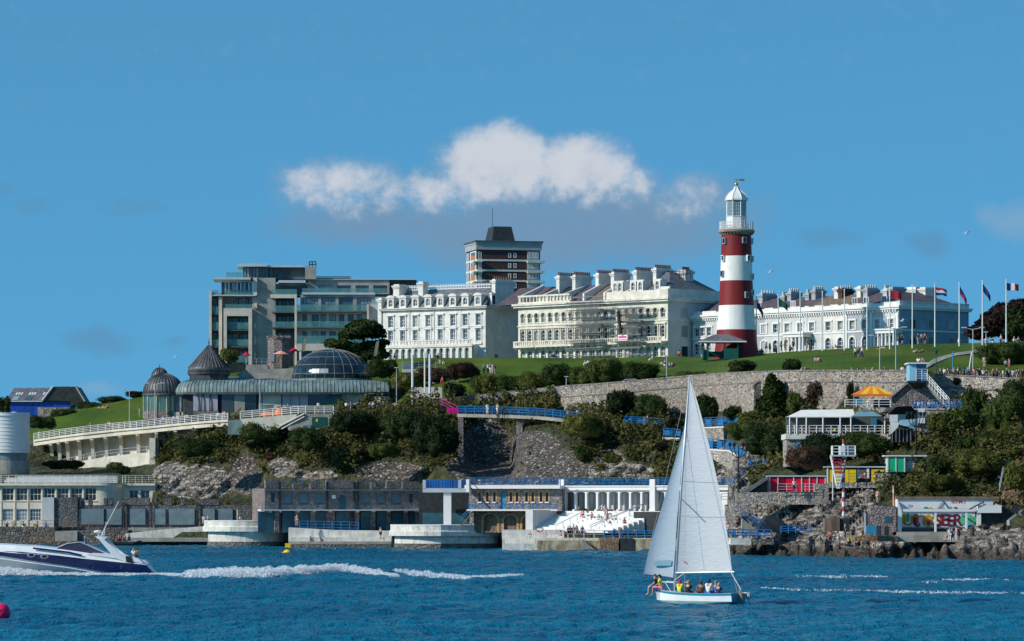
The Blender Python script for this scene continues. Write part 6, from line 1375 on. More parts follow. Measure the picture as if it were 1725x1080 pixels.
def white_bridge():
    t = thing('terrace_bridge', 'white concrete terrace bridge on one square column with blue railing', 'bridge'); d = 574
    m = MB(); m.box(XX(712, d), XX(792, d), d, d+7, ZZ(829.5, d), ZZ(822.5, d)); m.build('deck', 'greypole', t); m = MB(); m.box(XX(747, d), XX(760, d), d+.3, d+1.6, ZZ(900, d), ZZ(829.6, d)); m.build('column', 'whiteclean', t)
    for px in (712, 772): m = MB(); m.box(XX(px, d), XX(px+5, d), d-.05, d+.6, ZZ(822.4, d), ZZ(808.5, d)); m.build('post', 'greypole', t)
    r = railing([P(715, 822.4, d+.3), P(790, 822.4, d+.3)], 1.15, .5, 4, .05); r.build('railing', 'blue', t)
    r = railing([P(715, 822.4, d+5), P(790, 822.4, d+5)], 1.15, .4, 6, .07); r.build('railing', 'blue', t)
    w_ = thing('undercroft_shade_wall', 'black wall put in for the shaded void behind the white square column', 'wall'); m = MB(); m.box(XX(706, 583), XX(796, 583), 583, 584, ZZ(900, 583), ZZ(829, 583)); m.build('wall_face', 'slateblack', w_)  # black slab painted in for the dark void under the deck
    m = MB(); m.box(XX(712, 583), XX(794, 583), 582.6, 582.98, ZZ(897, 583), ZZ(864, 583)); m.build('teal_dado', 'teal', w_)
white_bridge()
def arch_block():
    d = 568; F = Facade(790, d, 947, d-4, ZZ(897, d)); X = lambda px: F.x(px); Z = lambda py: F.z(py, 868); W = F.len
    b = thing('arched_block', 'stone bathing block with yellow brick window surrounds over three arched brown doors', 'bathing block', F.loc, F.rot); hs = []
    for px in (808, 821, 833, 861, 871, 887, 897.5, 911.5, 921.5) : hs.append((X(px)-.2, X(px)+.2, Z(845.5), Z(829.5)))
    hs.append((X(843), X(852), Z(857), Z(829.5)))
    m = wall(MB(), 0, W, Z(860), Z(823), hs, 0, .35); m.box(0, W, .351, 8, 0, Z(823)-.003); m.build('wall', 'rubblegrey', b)
    for i, h in enumerate(hs):
        if i == len(hs)-1: q = MB(); q.box(h[0], h[1], .2, .26, h[2], h[3]); q.build('door', 'bluemid', b); continue
        q = MB(); q.box(h[0]-.2, h[0], -.04, -.002, h[2]-.1, h[3]+.3); q.box(h[1], h[1]+.2, -.04, -.002, h[2]-.1, h[3]+.3); q.box(h[0], h[1], -.04, -.003, h[3], h[3]+.3); q = q.build('brick_surround', 'quoin', b)
        MB().box(h[0], h[1], .2, .25, h[2], h[3]).build('pane', 'blackglass', q); MB().box(h[0]-.1, h[1]+.1, -.14, .1, h[2]-.16, h[2]-.002).build('sill', 'whiteclean', q)
    m = MB(); m.box(-.3, W, -1.2, 8.2, Z(823.3), Z(818)); m.box(-.3, W, -1.22, -1.1, Z(818)+.001, Z(817)); m.build('roof_beam', 'whiteclean', b)
    m = MB(); m.box(X(790), X(795), -1.4, -.2, Z(829), Z(807.5)); m.build('end_post', 'whiteclean', b)
    r = railing([(.2, -1.0, Z(818)), (W, -1.0, Z(818))], 1.1, 1.1, 5, .045); r.build('railing', 'bluerail', b)
    m = MB(); m.box(X(795), W, -2.6, -.003, Z(860.6), Z(858)); m.build('balcony_slab', 'whiteclean', b); r = railing([(X(798), -2.5, Z(858)), (W, -2.5, Z(858))], 1.1, 1.0, 3, .035); r.build('railing', 'bluerail', b)
    hs = [(X(817), X(839.5), 0.2, Z(866), .8), (X(851), X(872), 0.2, Z(868), .8), (X(882), X(905), 0.2, Z(868), .8)]
    m = wall(MB(), X(800), W, 0, Z(860.8), hs, -.6, .5); m.box(X(800), W, -.099, -.005, 0, Z(860.8)-.001); m.build('arcade', 'brownstone', b)
    for h in hs:
        q = MB(); q.box(h[0], h[1], -.3, -.2, h[2], h[3]); q.build('door', 'wood', b); q = MB(); k = 10; cx = (h[0]+h[1])/2; r_ = (h[1]-h[0])/2
        q.prism([(cx+(r_+.3)*math.cos(math.pi*j/k), h[3]-r_*.8+(r_+.25)*.8*math.sin(math.pi*j/k)) for j in range(k+1)]+[(cx-r_*math.cos(math.pi*j/k), h[3]-r_*.8+r_*.8*math.sin(math.pi*j/k)) for j in range(k+1)], -.66, -.602); q.box(h[0]-.35, h[0], -.66, -.603, 0, h[3]-r_*.8); q.box(h[1], h[1]+.35, -.66, -.603, 0, h[3]-r_*.8); q.build('brick_arch', 'quoin', b)
    st = thing('staircase', 'dark outside staircase with blue rail beside the white square column', 'staircase'); m = MB(); n = 14; A = P(776, 884, 566); B = P(799, 859, 566)
    for i in range(n): p = A.lerp(B, i/n); q = A.lerp(B, (i+1)/n); m.box(p.x, q.x+.01, 565.5, 567.2, q.z-.35, q.z)
    m.build('steps', 'lidostone', st); m = MB(); [m.tube([A+Vector((0, 0, h)), B+Vector((0, 0, h))], .045, 4) for h in (1.0, .55)]; m.build('handrail', 'bluerail', st)
    st = thing('staircase', 'thin dark staircase running down from the upper terrace across the stone block', 'staircase'); m = MB(); A, B = P(793, 822, 565), P(826, 857, 564.5); m.tube([A, B], .12, 4); m.tube([A+Vector((0, 0, 1)), B+Vector((0, 0, 1))], .05, 4); m.build('stringer', 'slateblack', st)
arch_block()
def colonnade():
    F = Facade(945, 566, 1232, 552, ZZ(897, 560)); X = lambda px: F.x(px); W = F.len; z0 = F.z0
    Z = lambda py: ZZ(py, 562)-z0
    b = thing('colonnade', 'brilliant white colonnade of square posts with roof terrace over the sunbathing steps', 'colonnade', F.loc, F.rot)
    hs = []
    px = 953.5
    opens = [(953.5, 967), (970, 985.5), (988.5, 1004), (1007, 1022.5), (1025.5, 1041), (1044, 1059.5), (1062.5, 1078.5), (1081.5, 1095.5), (1103, 1119), (1122, 1138), (1141, 1157), (1160, 1176), (1179, 1195), (1198, 1212)]
    zb = Z(862)
    for a, e in opens: hs.append((X(a), X(e), zb-3.2 if False else zb-.5, Z(828.8), .25))
    m = wall(MB(), 0, W, zb-.5, Z(818), hs, 0, .5); m.build('post_front', 'whiteclean', b)
    m = MB(); m.box(0, W, -.35, 6, Z(826)+.0, Z(818)+.002); m.box(-.1, W, -.5, -.351, Z(820), Z(818)); m.build('roof_beam', 'whiteclean', b)
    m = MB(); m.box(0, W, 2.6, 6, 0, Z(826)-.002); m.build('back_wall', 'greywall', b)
    for a, e in opens:
        for k in (0, 1): q = MB(); xa, xe = X(a), X(e); q.box(xa+(xe-xa)*(.08+.5*k), xa+(xe-xa)*(.42+.5*k), 2.5, 2.598, zb, Z(831)); q.build('cubicle_door', 'palewall' if k else 'shutter', b)
    for p in (944.5, 1097.5, ): m = MB(); m.box(X(p), X(p)+.85, -.6, .55, zb-.5, Z(807.5)); m.build('pier', 'whiteclean', b)
    m = MB(); m.box(X(1199), X(1204), -.6, .5, Z(818)+.003, Z(808)); m.build('pier', 'whiteclean', b)
    r = railing([(.5, -.2, Z(818)), (W, -.2, Z(818))], 1.1, 1.1, 5, .045); r.build('railing', 'bluerail', b)
    # tiers of steps
    n = 12; m = MB(); y0 = -9.5; top = Z(861); bot = Z(896)
    for i in range(n): z = bot+(top-bot)*(i+1)/n; m.box(X(952), X(1074)-(i*0), y0+i*.75, y0+(i+1)*.75+(.0 if i < n-1 else 2.8), 0 if i < 1 else bot+(top-bot)*(i)/n-.02, z)
    m.build('sun_terrace', 'whiteclean', b)
    m = MB(); 
    for i in range(n): z = bot+(top-bot)*(i+1)/n; m.box(X(1074)+.01, X(1074)+.01+(i+1)*.42, y0+i*.75-.01, y0+(i+1)*.75, 0, z)
    m.build('side_stairs', 'whiteclean', b); q = MB(); q.box(X(1090), X(1150), -4, -.3, 0, Z(862)); q.build('stone_abutment', 'slateblack', b)
    for a, c in (((X(1040), y0+1.5, bot), (X(1090), -1.5, top)), ((X(1048), y0+.5, bot-.2), (X(1097), -2.5, top)), ((X(990), y0+.3, bot), (X(1010), y0+5, bot+2.0))):
        m = MB(); A, B = Vector(a), Vector(c); m.tube([A+Vector((0, 0, 1)), B+Vector((0, 0, 1))], .05, 4)
        for i in range(5): p = A.lerp(B, i/4); m.tube([p, p+Vector((0, 0, 1))], .04, 4)
        m.build('handrail', 'metal', b)
    for a, e in opens[:8]: q = MB(); xx = X(e)+.0; q.box(xx+.0, xx+.32, -.45, -.003, zb-.55, zb+.35); q.build('post_foot', 'whiteclean', b)
    q = MB(); q.box(X(940), X(952), -9.3, .0-.01, 0, Z(859)); q.build('side_wall', 'palewall', b)
    for a, e in opens[:8]: q = MB(); q.box((X(a)+X(e))/2-.0, (X(a)+X(e))/2+.45, 1.4, 1.9, zb-.3, zb+.75); q.build('cubicle_box', 'whiteclean', b)
colonnade()
# ---------------------------------------------------------------- right-hand structures
def kit(name, label, cat, d, mp=None, group=None):
    """a thing built facing the camera at distance d; returns (root, box function in photo pixels)"""
    t = thing(name, label, cat, (0, 0, 0), 0, group)
    def bx(part, mat, px0, px1, tp, bt, y0=0.0, y1=.3, n=None):
        m = MB(); m.box(XX(px0, d), XX(px1, d), d+y0, d+y1, ZZ(bt, d), ZZ(tp, d)); return m.build(part, mat, t)
    return t, bx
def restaurant():
    d = 521; t, bx = kit('terrace_restaurant', 'clifftop restaurant terrace under a long white canopy with railings', 'restaurant', d)
    bx('floor_slab', 'cream', 1323, 1500, 731, 740, -.5, 8); bx('stone_base', 'rubblewhite', 1325, 1350, 740.1, 786, -.2, 7); bx('stone_base', 'rubblewhite', 1350.1, 1500, 740.1, 762, .3, 7)
    bx('blue_door', 'bluemid', 1338, 1344, 747, 756, -.3, -.21)
    bx('rear_wall', 'darkgrey', 1329, 1498, 700, 731, 5.5, 6); bx('blue_door', 'bluemid', 1474, 1483, 703, 727, 5, 5.4)
    m = MB(); X = lambda px: XX(px, d); z = lambda py: ZZ(py, d); f, r_ = d-.6, d+6.5
    m.add([(X(1328), f, z(702)), (X(1440), f, z(702)), (X(1440), d+2.6, z(688.5)), (X(1352), d+2.6, z(690)), (X(1328), r_, z(702)), (X(1440), r_, z(702)), (X(1328), f, z(703.4)), (X(1440), f, z(703.4))], [(0,1,2,3),(0,3,4),(3,2,5,4),(6,7,1,0)]); m.build('canopy', 'canvas', t)
    m = MB(); m.add([(X(1433), f-.4, z(702)), (X(1485), f-.4, z(701)), (X(1460), d+1.2, z(687)), (X(1433), d+3, z(700)), (X(1485), d+3, z(700))], [(0,1,2),(1,4,2),(4,3,2),(3,0,2)]); m.build('parasol_canopy', 'bluecanvas', t)
    for px in (1330, 1342, 1358, 1386, 1415, 1433, 1490): m = MB(); m.tube([(X(px), d-.5, z(731)), (X(px), d-.5, z(702.5))], .11, 6); m.build('post', 'whiteclean', t)
    r = railing([(X(1326), d-.45, z(731)), (X(1498), d-.45, z(731))], 1.1, 1.0, 3, .04); r.build('railing', 'whiteclean', t)
def simple_right():
    d = 524; X = lambda px: XX(px, d); z = lambda py: ZZ(py, d)
    t, bx = kit('marquee', 'orange and yellow striped pop-up marquee above the restaurant', 'marquee', d)
    ap = [(X(1463), d-1, z(651.5)), (X(1475), d-1, z(651.5))]; w0, w1 = X(1434), X(1500)
    for i in range(6):
        a, e = i/6, (i+1)/6; u = lambda q: w0+(w1-w0)*q; v = lambda q: X(1461)+(X(1477)-X(1461))*q
        MB().add([(u(a), d-3, z(665)), (u(e), d-3, z(665)), (v(e), d-1, z(651.5)), (v(a), d-1, z(651.5))], [(0, 1, 2, 3)]).build('roof_panel', 'yellow' if i % 2 else 'orange', t)
    MB().add([(w0, d-3, z(665)), (X(1461), d-1, z(651.5)), (w0, d+1, z(665)), (X(1477), d-1, z(651.5)), (w1, d-3, z(665)), (w1, d+1, z(665))], [(0, 1, 2), (1, 3, 5, 2), (3, 4, 5)]).build('roof_back', 'orange', t)
    m = MB(); m.box(w0, w1, d-3.05, d-3.0, z(669), z(665)); m.build('valance', 'orange', t)
    for px in (1435, 1452, 1468, 1498): m = MB(); m.tube([(X(px), d-2.9, z(690)), (X(px), d-2.9, z(667))], .06, 5); m.build('leg', 'metal', t)
    bx('blue_screen', 'bluemid', 1437, 1451, 672, 684, -2, -1.9); bx('counter', 'darkcanvas', 1470, 1496, 674, 687, -2, -1.5)
    tag(railing([(X(1420), d-3.3, z(687)), (X(1496), d-3.3, z(687))], 1.0, 1.4, 3, .04).build('railing', 'whiteclean'), 'white railing in front of the orange and yellow marquee', 'railing')
    t, bx = kit('pergola_bar', 'dark canopied bar with a sagging slate blue awning beside the restaurant', 'bar', d-6); D = d-6; X2 = lambda px: XX(px, D); z2 = lambda py: ZZ(py, D)
    m = MB(); m.add([(X2(1497), D+1, z2(698)), (X2(1510), D, z2(685)), (X2(1535), D, z2(684)), (X2(1546), D+1, z2(695)), (X2(1544), D+5, z2(690)), (X2(1500), D+5, z2(690))], [(0,1,2,3),(1,5,4,2),(0,5,1),(2,4,3)]); m.build('dark_canopy', 'darkcanvas', t)
    bx('back_bar', 'darkcanvas', 1500, 1542, 693, 706, 2, 2.4); bx('teal_panel', 'teal', 1512, 1526, 698, 708, .2, .3)
    m = MB(); m.add([(X2(1512), D-1, z2(708)), (X2(1545), D-1.5, z2(706)), (X2(1542), D-2.5, z2(726)), (X2(1524), D-2.5, z2(719)), (X2(1513), D-1.6, z2(716))], [(0,1,2,3,4)]); m.build('awning', 'bluecanvas', t)
    bx('white_sign', 'whiteclean', 1497, 1511, 699, 711, -1.2, -1.1); m = MB(); m.add([(X2(1498), D-1.3, z2(711)), (X2(1513), D-1.3, z2(712)), (X2(1511), D-1.3, z2(720)), (X2(1500), D-1.3, z2(731)), (X2(1498), D-1.3, z2(731))], [(0,1,2,3,4)]); m.build('white_gable', 'canvas', t)
    bx('dark_front', 'darkcanvas', 1500, 1537, 722, 744, -.6, 0)
    for k in range(6): bx('post', 'metal', 1502+k*6.2, 1502.7+k*6.2, 722, 745, -.75, -.62)
    t, bx = kit('banner', 'tall white banner hung on the stone wall under the crowd terrace', 'banner', 519); bx('sheet', 'canvas', 1546.5, 1558, 688, 713, 0, .05)
    t, bx = kit('terrace_wall', 'stone terrace wall with pale coping below the blue railing and seated crowd', 'stone wall', 520); bx('wall_face', 'rubblewhite', 1536, 1700, 690, 730, 0, 3); bx('coping', 'whiteclean', 1534, 1640, 688.5, 689.95, -.1, 3)
    D = 520.5; r = railing([P(1536, 688, D), P(1700, 689, D-1)], 1.15, .9, 4, .05); tag(r.build('railing', 'bluerail'), 'long blue railing below the crowd to the right of the lookout hut', 'railing')
    t, bx = kit('beach_huts', 'row of bright red beach huts with white posts and grey flat roof', 'beach huts', 506)
    bx('roof', 'greypole', 1292, 1391, 801, 803.2, -.25, 2.5); bx('carcass', 'slateblack', 1295, 1390, 803.3, 829, .3, 2.4)
    for k, (a, e) in enumerate(((1297.5, 1309), (1311.5, 1322), (1323.5, 1335.5), (1338, 1349), (1351, 1362), (1364, 1375), (1377.5, 1389))): bx('door', 'redbright', a, e, 805, 828.5, -.05 if k != 1 else .2, .29)
    for px in (1296, 1309.6, 1336.2, 1349.6, 1362.7, 1375.6, 1389.3): bx('post', 'whiteclean', px, px+1.5, 803.4, 829, -.15, 0.28)
    t, bx = kit('beach_huts', 'row of yellow beach huts with grey roof behind the lattice tower', 'beach huts', 505)
    bx('roof', 'greypole', 1388, 1491, 785.7, 787.6, -.25, 2.5); bx('carcass', 'slateblack', 1394, 1490, 787.7, 813.5, .3, 2.4); bx('post', 'whiteclean', 1393, 1395, 787.8, 813.8, -.15, .29)
    for a, e in ((1396, 1404), (1405, 1417), (1419, 1429.5), (1430.5, 1442), (1468, 1473), (1473.1, 1489.5)): bx('door', 'yellow', a, e, 790.5, 813 if a != 1473.1 else 794.5, -.05, .29)
    bx('open_doorway', 'wood', 1449, 1459, 791, 806, -.05, .25); bx('post', 'whiteclean', 1460, 1464, 789, 806, -.1, .25); bx('patterned_panel', 'bluemid', 1444, 1448, 790, 806, -.06, .24)
    t, bx = kit('beach_huts', 'pair of emerald green beach huts with white frames and roof', 'beach huts', 502.5)
    bx('roof', 'whiteclean', 1489, 1561, 767, 769, -.25, 2.6); bx('carcass', 'palewall', 1494.5, 1541, 769.1, 795.5, .3, 2.4); bx('carcass', 'teal', 1541.1, 1556, 769.1, 780, .3, 2.4)
    for a, e in ((1496.5, 1508), (1510.5, 1522.5), (1524, 1526)): bx('door', 'green', a, e, 771.5, 795, -.05, .29)
    for px in (1494.6, 1508.3, 1522.8): bx('post', 'whiteclean', px, px+1.8, 769.2, 795.2, -.12, .28)
    t, bx = kit('terrace_wall', 'low rubble wall in front of the red and yellow beach huts', 'stone wall', 503)
    for a, e, tp in ((1240, 1296, 829.5), (1296, 1372, 828.8), (1372, 1396, 815), (1396, 1475, 812.5), (1475, 1512, 797)): bx('wall_face', 'rubblewhite', a, e-.05, tp, 850 if a < 1390 else 822, 0, 1.5)
    D = 502.5
    for lab, pts, mt in (('thin grey railing in front of the red beach huts', [(1310, 829, D), (1372, 829, D)], 'greypole'), ('dark green railing in front of the yellow beach huts', [(1430, 812, D), (1475, 808.5, D), (1500, 800, D)], 'darkgreen'), ('teal railings at the foot of the tall black lamp', [(1215, 846, 505), (1280, 842, 505)], 'teal'), ('white rail climbing beside the graffiti shelter steps', [(1690, 800, 485), (1684, 828, 480)], 'greypole'), ('green handrail of the stone steps at the right edge', [(1690, 805, 489), (1700, 785, 492), (1706, 766, 496)], 'darkgreen')):
        tag(railing([P(*p) for p in pts], 1.05, 1.3, 3, .028).build('railing', mt), lab, 'railing')
    m = MB(); A, B = P(1245, 832, 504), P(1292, 803, 506)
    t = thing('covered_stair', 'dark sloping covered stair beside the red beach huts', 'staircase'); m.prism([(A.x, A.z), (B.x, B.z), (B.x, B.z-.35), (A.x+.5, A.z-.3)], 503.5, 506); m.build('sloping_roof', 'slate', t); m = MB(); m.prism([(A.x+.8, A.z-.5), (B.x, B.z-.4), (B.x, ZZ(829, 505)), (A.x+1.2, ZZ(831, 505))], 504.2, 506); m.build('side', 'slateblack', t)
    # stone steps at the right edge
    t = thing('stone_steps', 'brown stone steps climbing the hillside at the right edge', 'steps'); m = MB(); n = 22
    for i in range(n):
        q = i/n; py = 838-70*q; dd = 478+q*16; a = 1690+q*18+(6 if q > .5 else 0); m.box(XX(a, dd), XX(a+34, dd), dd, dd+2.5, ZZ(py, dd)-1.2, ZZ(py, dd)+.12)
    m.build('treads', 'brownstone', t)
    # bedroom-sized cave mouth and lower rock walls
    t, bx = kit('cave_arch', 'dark stone vault beside steps with blue rails at the foot of the rocks', 'stone vault', 497)
    D = 497; m = MB(); m.prism([(XX(1272, D), ZZ(897, D)), (XX(1316, D), ZZ(897, D)), (XX(1320, D), ZZ(878, D)), (XX(1302, D), ZZ(868, D)), (XX(1290, D), ZZ(869, D))], D-1.5, D+4); m.build('vault', 'slateblack', t)
    m = MB(); n = 12; A = P(1247, 872, 497); B = P(1281, 898, 495)
    for i in range(n): p = A.lerp(B, i/n); q = A.lerp(B, (i+1)/n); m.box(p.x, q.x+.02, 493.5, 495.4, q.z-1.2, q.z)
    m.build('steps', 'concrete', t); bx('terrace', 'seawall', 1228, 1262, 906, 917, -4, 1); bx('terrace', 'darkstone', 1262.1, 1300, 908, 917, -4, 1); bx('ledge_wall', 'rubblewhite', 1222, 1262, 850, 869, 1, 2)
    for pts in ([(1246, 870, 493.3), (1280, 896, 493.3)], [(1268, 880, 494.5), (1290, 897, 494)]): m = MB(); p, q = P(*pts[0]), P(*pts[1]); [m.tube([p+Vector((0, 0, h)), q+Vector((0, 0, h))], .045, 4) for h in (.4, .75, 1.1)]; m.build('handrail', 'bluerail', t)
    tag(railing([P(1226, 906, 493), P(1300, 907, 493)], 1.05, .9, 3, .07).build('railing', 'bluerail'), 'thick blue railing on the sea ledge right of the sail', 'railing'); tag(railing([P(1316, 899, 494), P(1366, 897, 494)], .9, .9, 3, .06).build('railing', 'bluerail'), 'blue railing among the rocks under the red beach huts', 'railing')
simple_right()
def graffiti_shelter():
    d = 474; X = lambda px: XX(px, d); z = lambda py: ZZ(py, d); t, bx = kit('seafront_shelter', 'open white concrete seafront shelter covered in colourful graffiti', 'shelter', d)
    t['label'] = 'open white concrete seafront shelter with a graffiti covered back wall'
    bx('back_wall', 'whiteclean', 1517, 1647, 862, 890, 2.6, 2.9); bx('parapet', 'whiteclean', 1512, 1686, 841, 857.3, 2.2, 3.2); bx('roof_cap', 'brownroof', 1512, 1687, 836.5, 840.9, 2.0, 3.6)
    m = MB(); m.prism([(X(1511), z(841)), (X(1518), z(860)), (X(1518), z(897)), (X(1511), z(897))], d-.6, d+2.2); m.build('end_fin', 'whiteclean', t)
    bx('front_beam', 'whiteclean', 1518.1, 1657, 857.5, 862, -.5, -.1); bx('side_block', 'slateblack', 1653, 1722, 851, 900, .2, 6); bx('right_beam', 'whiteclean', 1646, 1686, 851.2, 864, -.7, .15)
    for a, e in ((1574, 1577), (1626, 1629), (1645, 1652)): bx('post', 'whiteclean', a, e, 862.1, 896, -.4, 0)
    bx('bench', 'darkgrey', 1519, 1646, 888.5, 891, 1.6, 2.55); bx('base_step', 'concrete', 1503, 1654, 896, 901.5, -1, 3)
    bx('bench_back', 'blackglass', 1519, 1646, 891.1, 895.9, 2.3, 2.55); [bx('cross_beam', 'whiteclean', px, px+2, 857.6, 859.5, -.09, 2.19) for px in (1540, 1574, 1610, 1640)]
    # graffiti: flat painted shapes and letters on the wall
    for i, (cx, cy, rx, ry, c) in enumerate(((1527, 874, 5, 8, (.45, .5, .05)), (1533, 872, 3, 8, (.05, .35, .2)), (1546, 876, 5, 10, (.25, .02, .05)), (1549, 884, 5, 4, (.25, .02, .06)), (1560, 876, 3, 9, (.6, .3, .5)), (1568, 878, 7, 11, (.7, .35, .02)), (1568, 880, 3.5, 5, (.3, .02, .15)), (1625, 877, 5, 8, (.1, .5, .3)), (1634, 876, 8, 10, (.15, .6, .4)), (1641, 878, 4, 9, (.1, .45, .25)), (1640, 887, 7, 2.5, (.02, .05, .3)), (1521, 880, 2.5, 8, (.5, .5, .55)))):
        k = 14; m = MB(); m.prism([(X(cx)+rx*d/FX*math.cos(2*math.pi*j/k)*(1+.12*math.sin(j*3+i)), z(cy)+ry*d/FX*math.sin(2*math.pi*j/k)*(1+.15*math.cos(j*2+i))) for j in range(k)], d+2.57-.002*i, d+2.595); m.build('graffiti_shape', shade(c), t)
    def text(s_, px, py, h, mat, y, sx=1.0, ext=.004, off=0.0):
        cu = bpy.data.curves.new('graffiti_letters', 'FONT'); cu.body = s_; cu.size = h*d/FX*1.38; cu.extrude = ext; cu.offset = off
        tmp = bpy.data.objects.new('tmp', cu); col.objects.link(tmp); dg = bpy.context.evaluated_depsgraph_get(); me = bpy.data.meshes.new_from_object(tmp.evaluated_get(dg)); bpy.data.objects.remove(tmp)
        me.materials.clear(); me.materials.append(M[mat] if isinstance(mat, str) else mat); o = link('graffiti_letters', me, t, (X(px), y, z(py))); o.rotation_euler = (R(90), 0, 0); o.scale = (sx, 1, 1); return o
    for i, ch in enumerate('SEER'):
        text(ch, 1578+i*10.3, 886.5-(i % 2), 20, 'darkcanvas', d+2.55, .95, .003, .05); text(ch, 1578+i*10.3, 886.5-(i % 2), 20, shade((.20, .012, .06)), d+2.545, .95, .003, .0); 
    text('UTFO', 1524, 885, 17, shade((.5, .25, .04)), d+2.56, 1.1, .003, .03); text('SEB', 1626, 884, 13, shade((.12, .5, .3)), d+2.55, .9, .003, .04); text('BERMO', 1606, 848, 6, shade((.6, .08, .05)), d+2.19, .9, .003, .01)
    for px, py, r_, c in ((1563, 856, 4, (.05, .3, .2)), (1571, 856, 3, (.5, .45, .05)), (1590, 856, 3, (.6, .3, .35)), (1604, 855, 3, (.1, .4, .4)), (1613, 855.5, 3, (.05, .12, .2)), (1536, 852, 4, (.3, .42, .6))):
        m = MB(); k = 9; m.prism([(X(px)+r_*d/FX*math.cos(2*math.pi*j/k), z(py)+r_*.6*d/FX*math.sin(2*math.pi*j/k)) for j in range(k)], d+2.15, d+2.198); m.build('graffiti_shape', shade(c), t)
    m = MB(); [m.tube([P(a, b_, d+2.1), P(c, e, d+2.1)], .05, 4) for a, b_, c, e in ((1580, 857, 1589, 844), (1589, 844, 1598, 857))]; m.build('roof_frame', 'darkgreen', t)
    m = MB(); m.tube([P(1633, 858, d-.8), P(1658, 845, d-.8)], .08, 4); m.build('handrail', 'black', t)
    t, bx = kit('stone_hut', 'low dark stone hut with painted side left of the graffiti shelter', 'hut', 473); bx('wall', 'lidostone', 1459, 1510, 866, 902, 0, 3); bx('upper_wall', 'lidostone', 1467, 1510, 853, 865.9, .3, 3); bx('doorway', 'blackglass', 1476, 1483, 886, 902, -.05, -.002); bx('doorway', 'blackglass', 1490, 1496, 887, 902, -.05, -.002); bx('drainpipe', 'greypole', 1456, 1458.5, 865, 897, -.1, .1); bx('graffiti_patch', 'teal', 1490, 1503, 870, 881, -.03, -.002)
    t, bx = kit('terrace_wall', 'low brown concrete terrace edge under the graffiti shelter', 'sea wall', 470); bx('wall_face', 'brownstone', 1440, 1512, 902.5, 912, 0, 4); bx('wall_face', 'concrete', 1512.1, 1640, 901.8, 913, .5, 4); bx('blue_tarpaulin', 'bluemid', 1458, 1475, 886, 899, -1, -.6)
    tag(railing([P(1722, 868, 472), P(1700, 885, 470)], .6, 2, 1, .22).build('sloping_parapet', 'concrete'), 'sloping concrete parapet at the right end of the shelter', 'parapet')
graffiti_shelter()
def lattice_tower():
    d = 483; s = d/FX; t, bx = kit('beacon_tower', 'red and white striped lattice beacon tower with a railed platform', 'beacon', d); X = lambda px: XX(px, d); z = lambda py: ZZ(py, d)
    bx('platform', 'greypole', 1399.5, 1440, 766.5, 769, -1.2, 1.4); bx('cabinet', 'whiteclean', 1414, 1423, 752, 766.4, -.6, .4); bx('side_cabinet', 'greywall', 1423.1, 1440, 752, 766.4, .4, 1.2)
    r = railing([(X(1402), d-1.1, z(766.5)), (X(1440), d-1.1, z(766.5)), (X(1440), d+1.3, z(766.5)), (X(1402), d+1.3, z(766.5)), (X(1402), d-1.1, z(766.5))], 1.1, .8, 3, .035); r.build('railing', 'whiteclean', t)
    for sg in (-1, 1):
        for y0, y1 in ((-.9, -.2), (.9, .2)):
            m = MB(); m.tube([(X(1412+sg*12), d+y0, z(769)), (X(1412+sg*1.5), d+y1, z(823))], .09, 5); m.build('frame_leg', 'whiteclean', t)
    n = 9
    for i in range(n):
        py = 771.5+i*5.6; q = (py-769)/54; hw = 12-10.5*q; yy = -.95+.7*q
        m = MB(); m.box(X(1412-hw), X(1412+hw), d+yy-.03, d+yy+.03, z(py+2.8), z(py)); m.build('red_slat' if i < 5 else 'cross_bar', 'flagred' if i < 5 else 'whiteclean', t)
        m = MB(); m.tube([(X(1412-hw), d+yy, z(py)), (X(1412+hw), d-yy, z(py+5))], .05, 4); m.build('brace', 'whiteclean', t)
    m = MB(); m.tube([(X(1403), d, z(769)), (X(1403), d, z(843))], .07, 6); m.build('thin_pole', 'whiteclean', t)
    n = 16
    for i in range(n): m = MB(); a, e = 740+i*8.1, 740+(i+1)*8.1; m.tube([(X(1421), d, z(a)), (X(1421), d, z(e))], .17 if i < 2 else .2, 10); m.build('pole_band', 'redpole' if i % 2 == 0 else 'whiteclean', t)
    bx('notice_box', 'wood', 1404, 1413, 852, 859, -.3, 0); bx('plinth', 'wood', 1388, 1413, 873, 895, -1.2, 1.5); bx('plinth', 'slateblack', 1413.1, 1430, 873, 895, -1, 1.5)
    t, bx = kit('marker_post', 'thin red and white marker post left of the graffiti shelter', 'marker post', 476); m = MB(); m.tube([P(1505, 852, 476), P(1505, 818, 476)], .09, 6); m.build('pole', 'coral', t); m = MB(); m.tube([P(1505, 830, 476), P(1505, 824, 476)], .1, 6); m.build('white_band', 'whiteclean', t)
M['redpole'] = paint('faded_red_paint', (0.45, 0.07, 0.06), .5)
lattice_tower()
restaurant()
# ---------------------------------------------------------------- plants
def tree(name, label, cat, px, py, d, lobes, mat, leaf=.34, n=6000, trunk=((0, 0), (0, .5)), tr=.35, seed=1, core=.6):
    """lobes in photo pixels round the foot: (dx, up, half width, half height)"""
    s = d/FX; t = thing(name, label, cat, P(px, py, d)); L = [(a*s, (i % 3-1)*c*s*.35, b*s, c*s, c*s*.85, e*s) for i, (a, b, c, e) in enumerate(lobes)]
    v, f = leaf_cloud(L, n, leaf, seed, .5, core=core); link('crown', np_mesh('crown', v, f, mat), t)
    m = MB(); m.tube([(a*s, 0, b*s) for a, b in trunk], tr, 8, tr*.5)
    for l in L[:7]: q = trunk[-2]; m.tube([(q[0]*s, 0, q[1]*s), ((q[0]*s+l[0])/2, l[1]*.4, (q[1]*s+l[2])/2-.2), (l[0], l[1], l[2])], tr*.4, 5, tr*.12)
    m.build('trunk', 'bark', t); return t
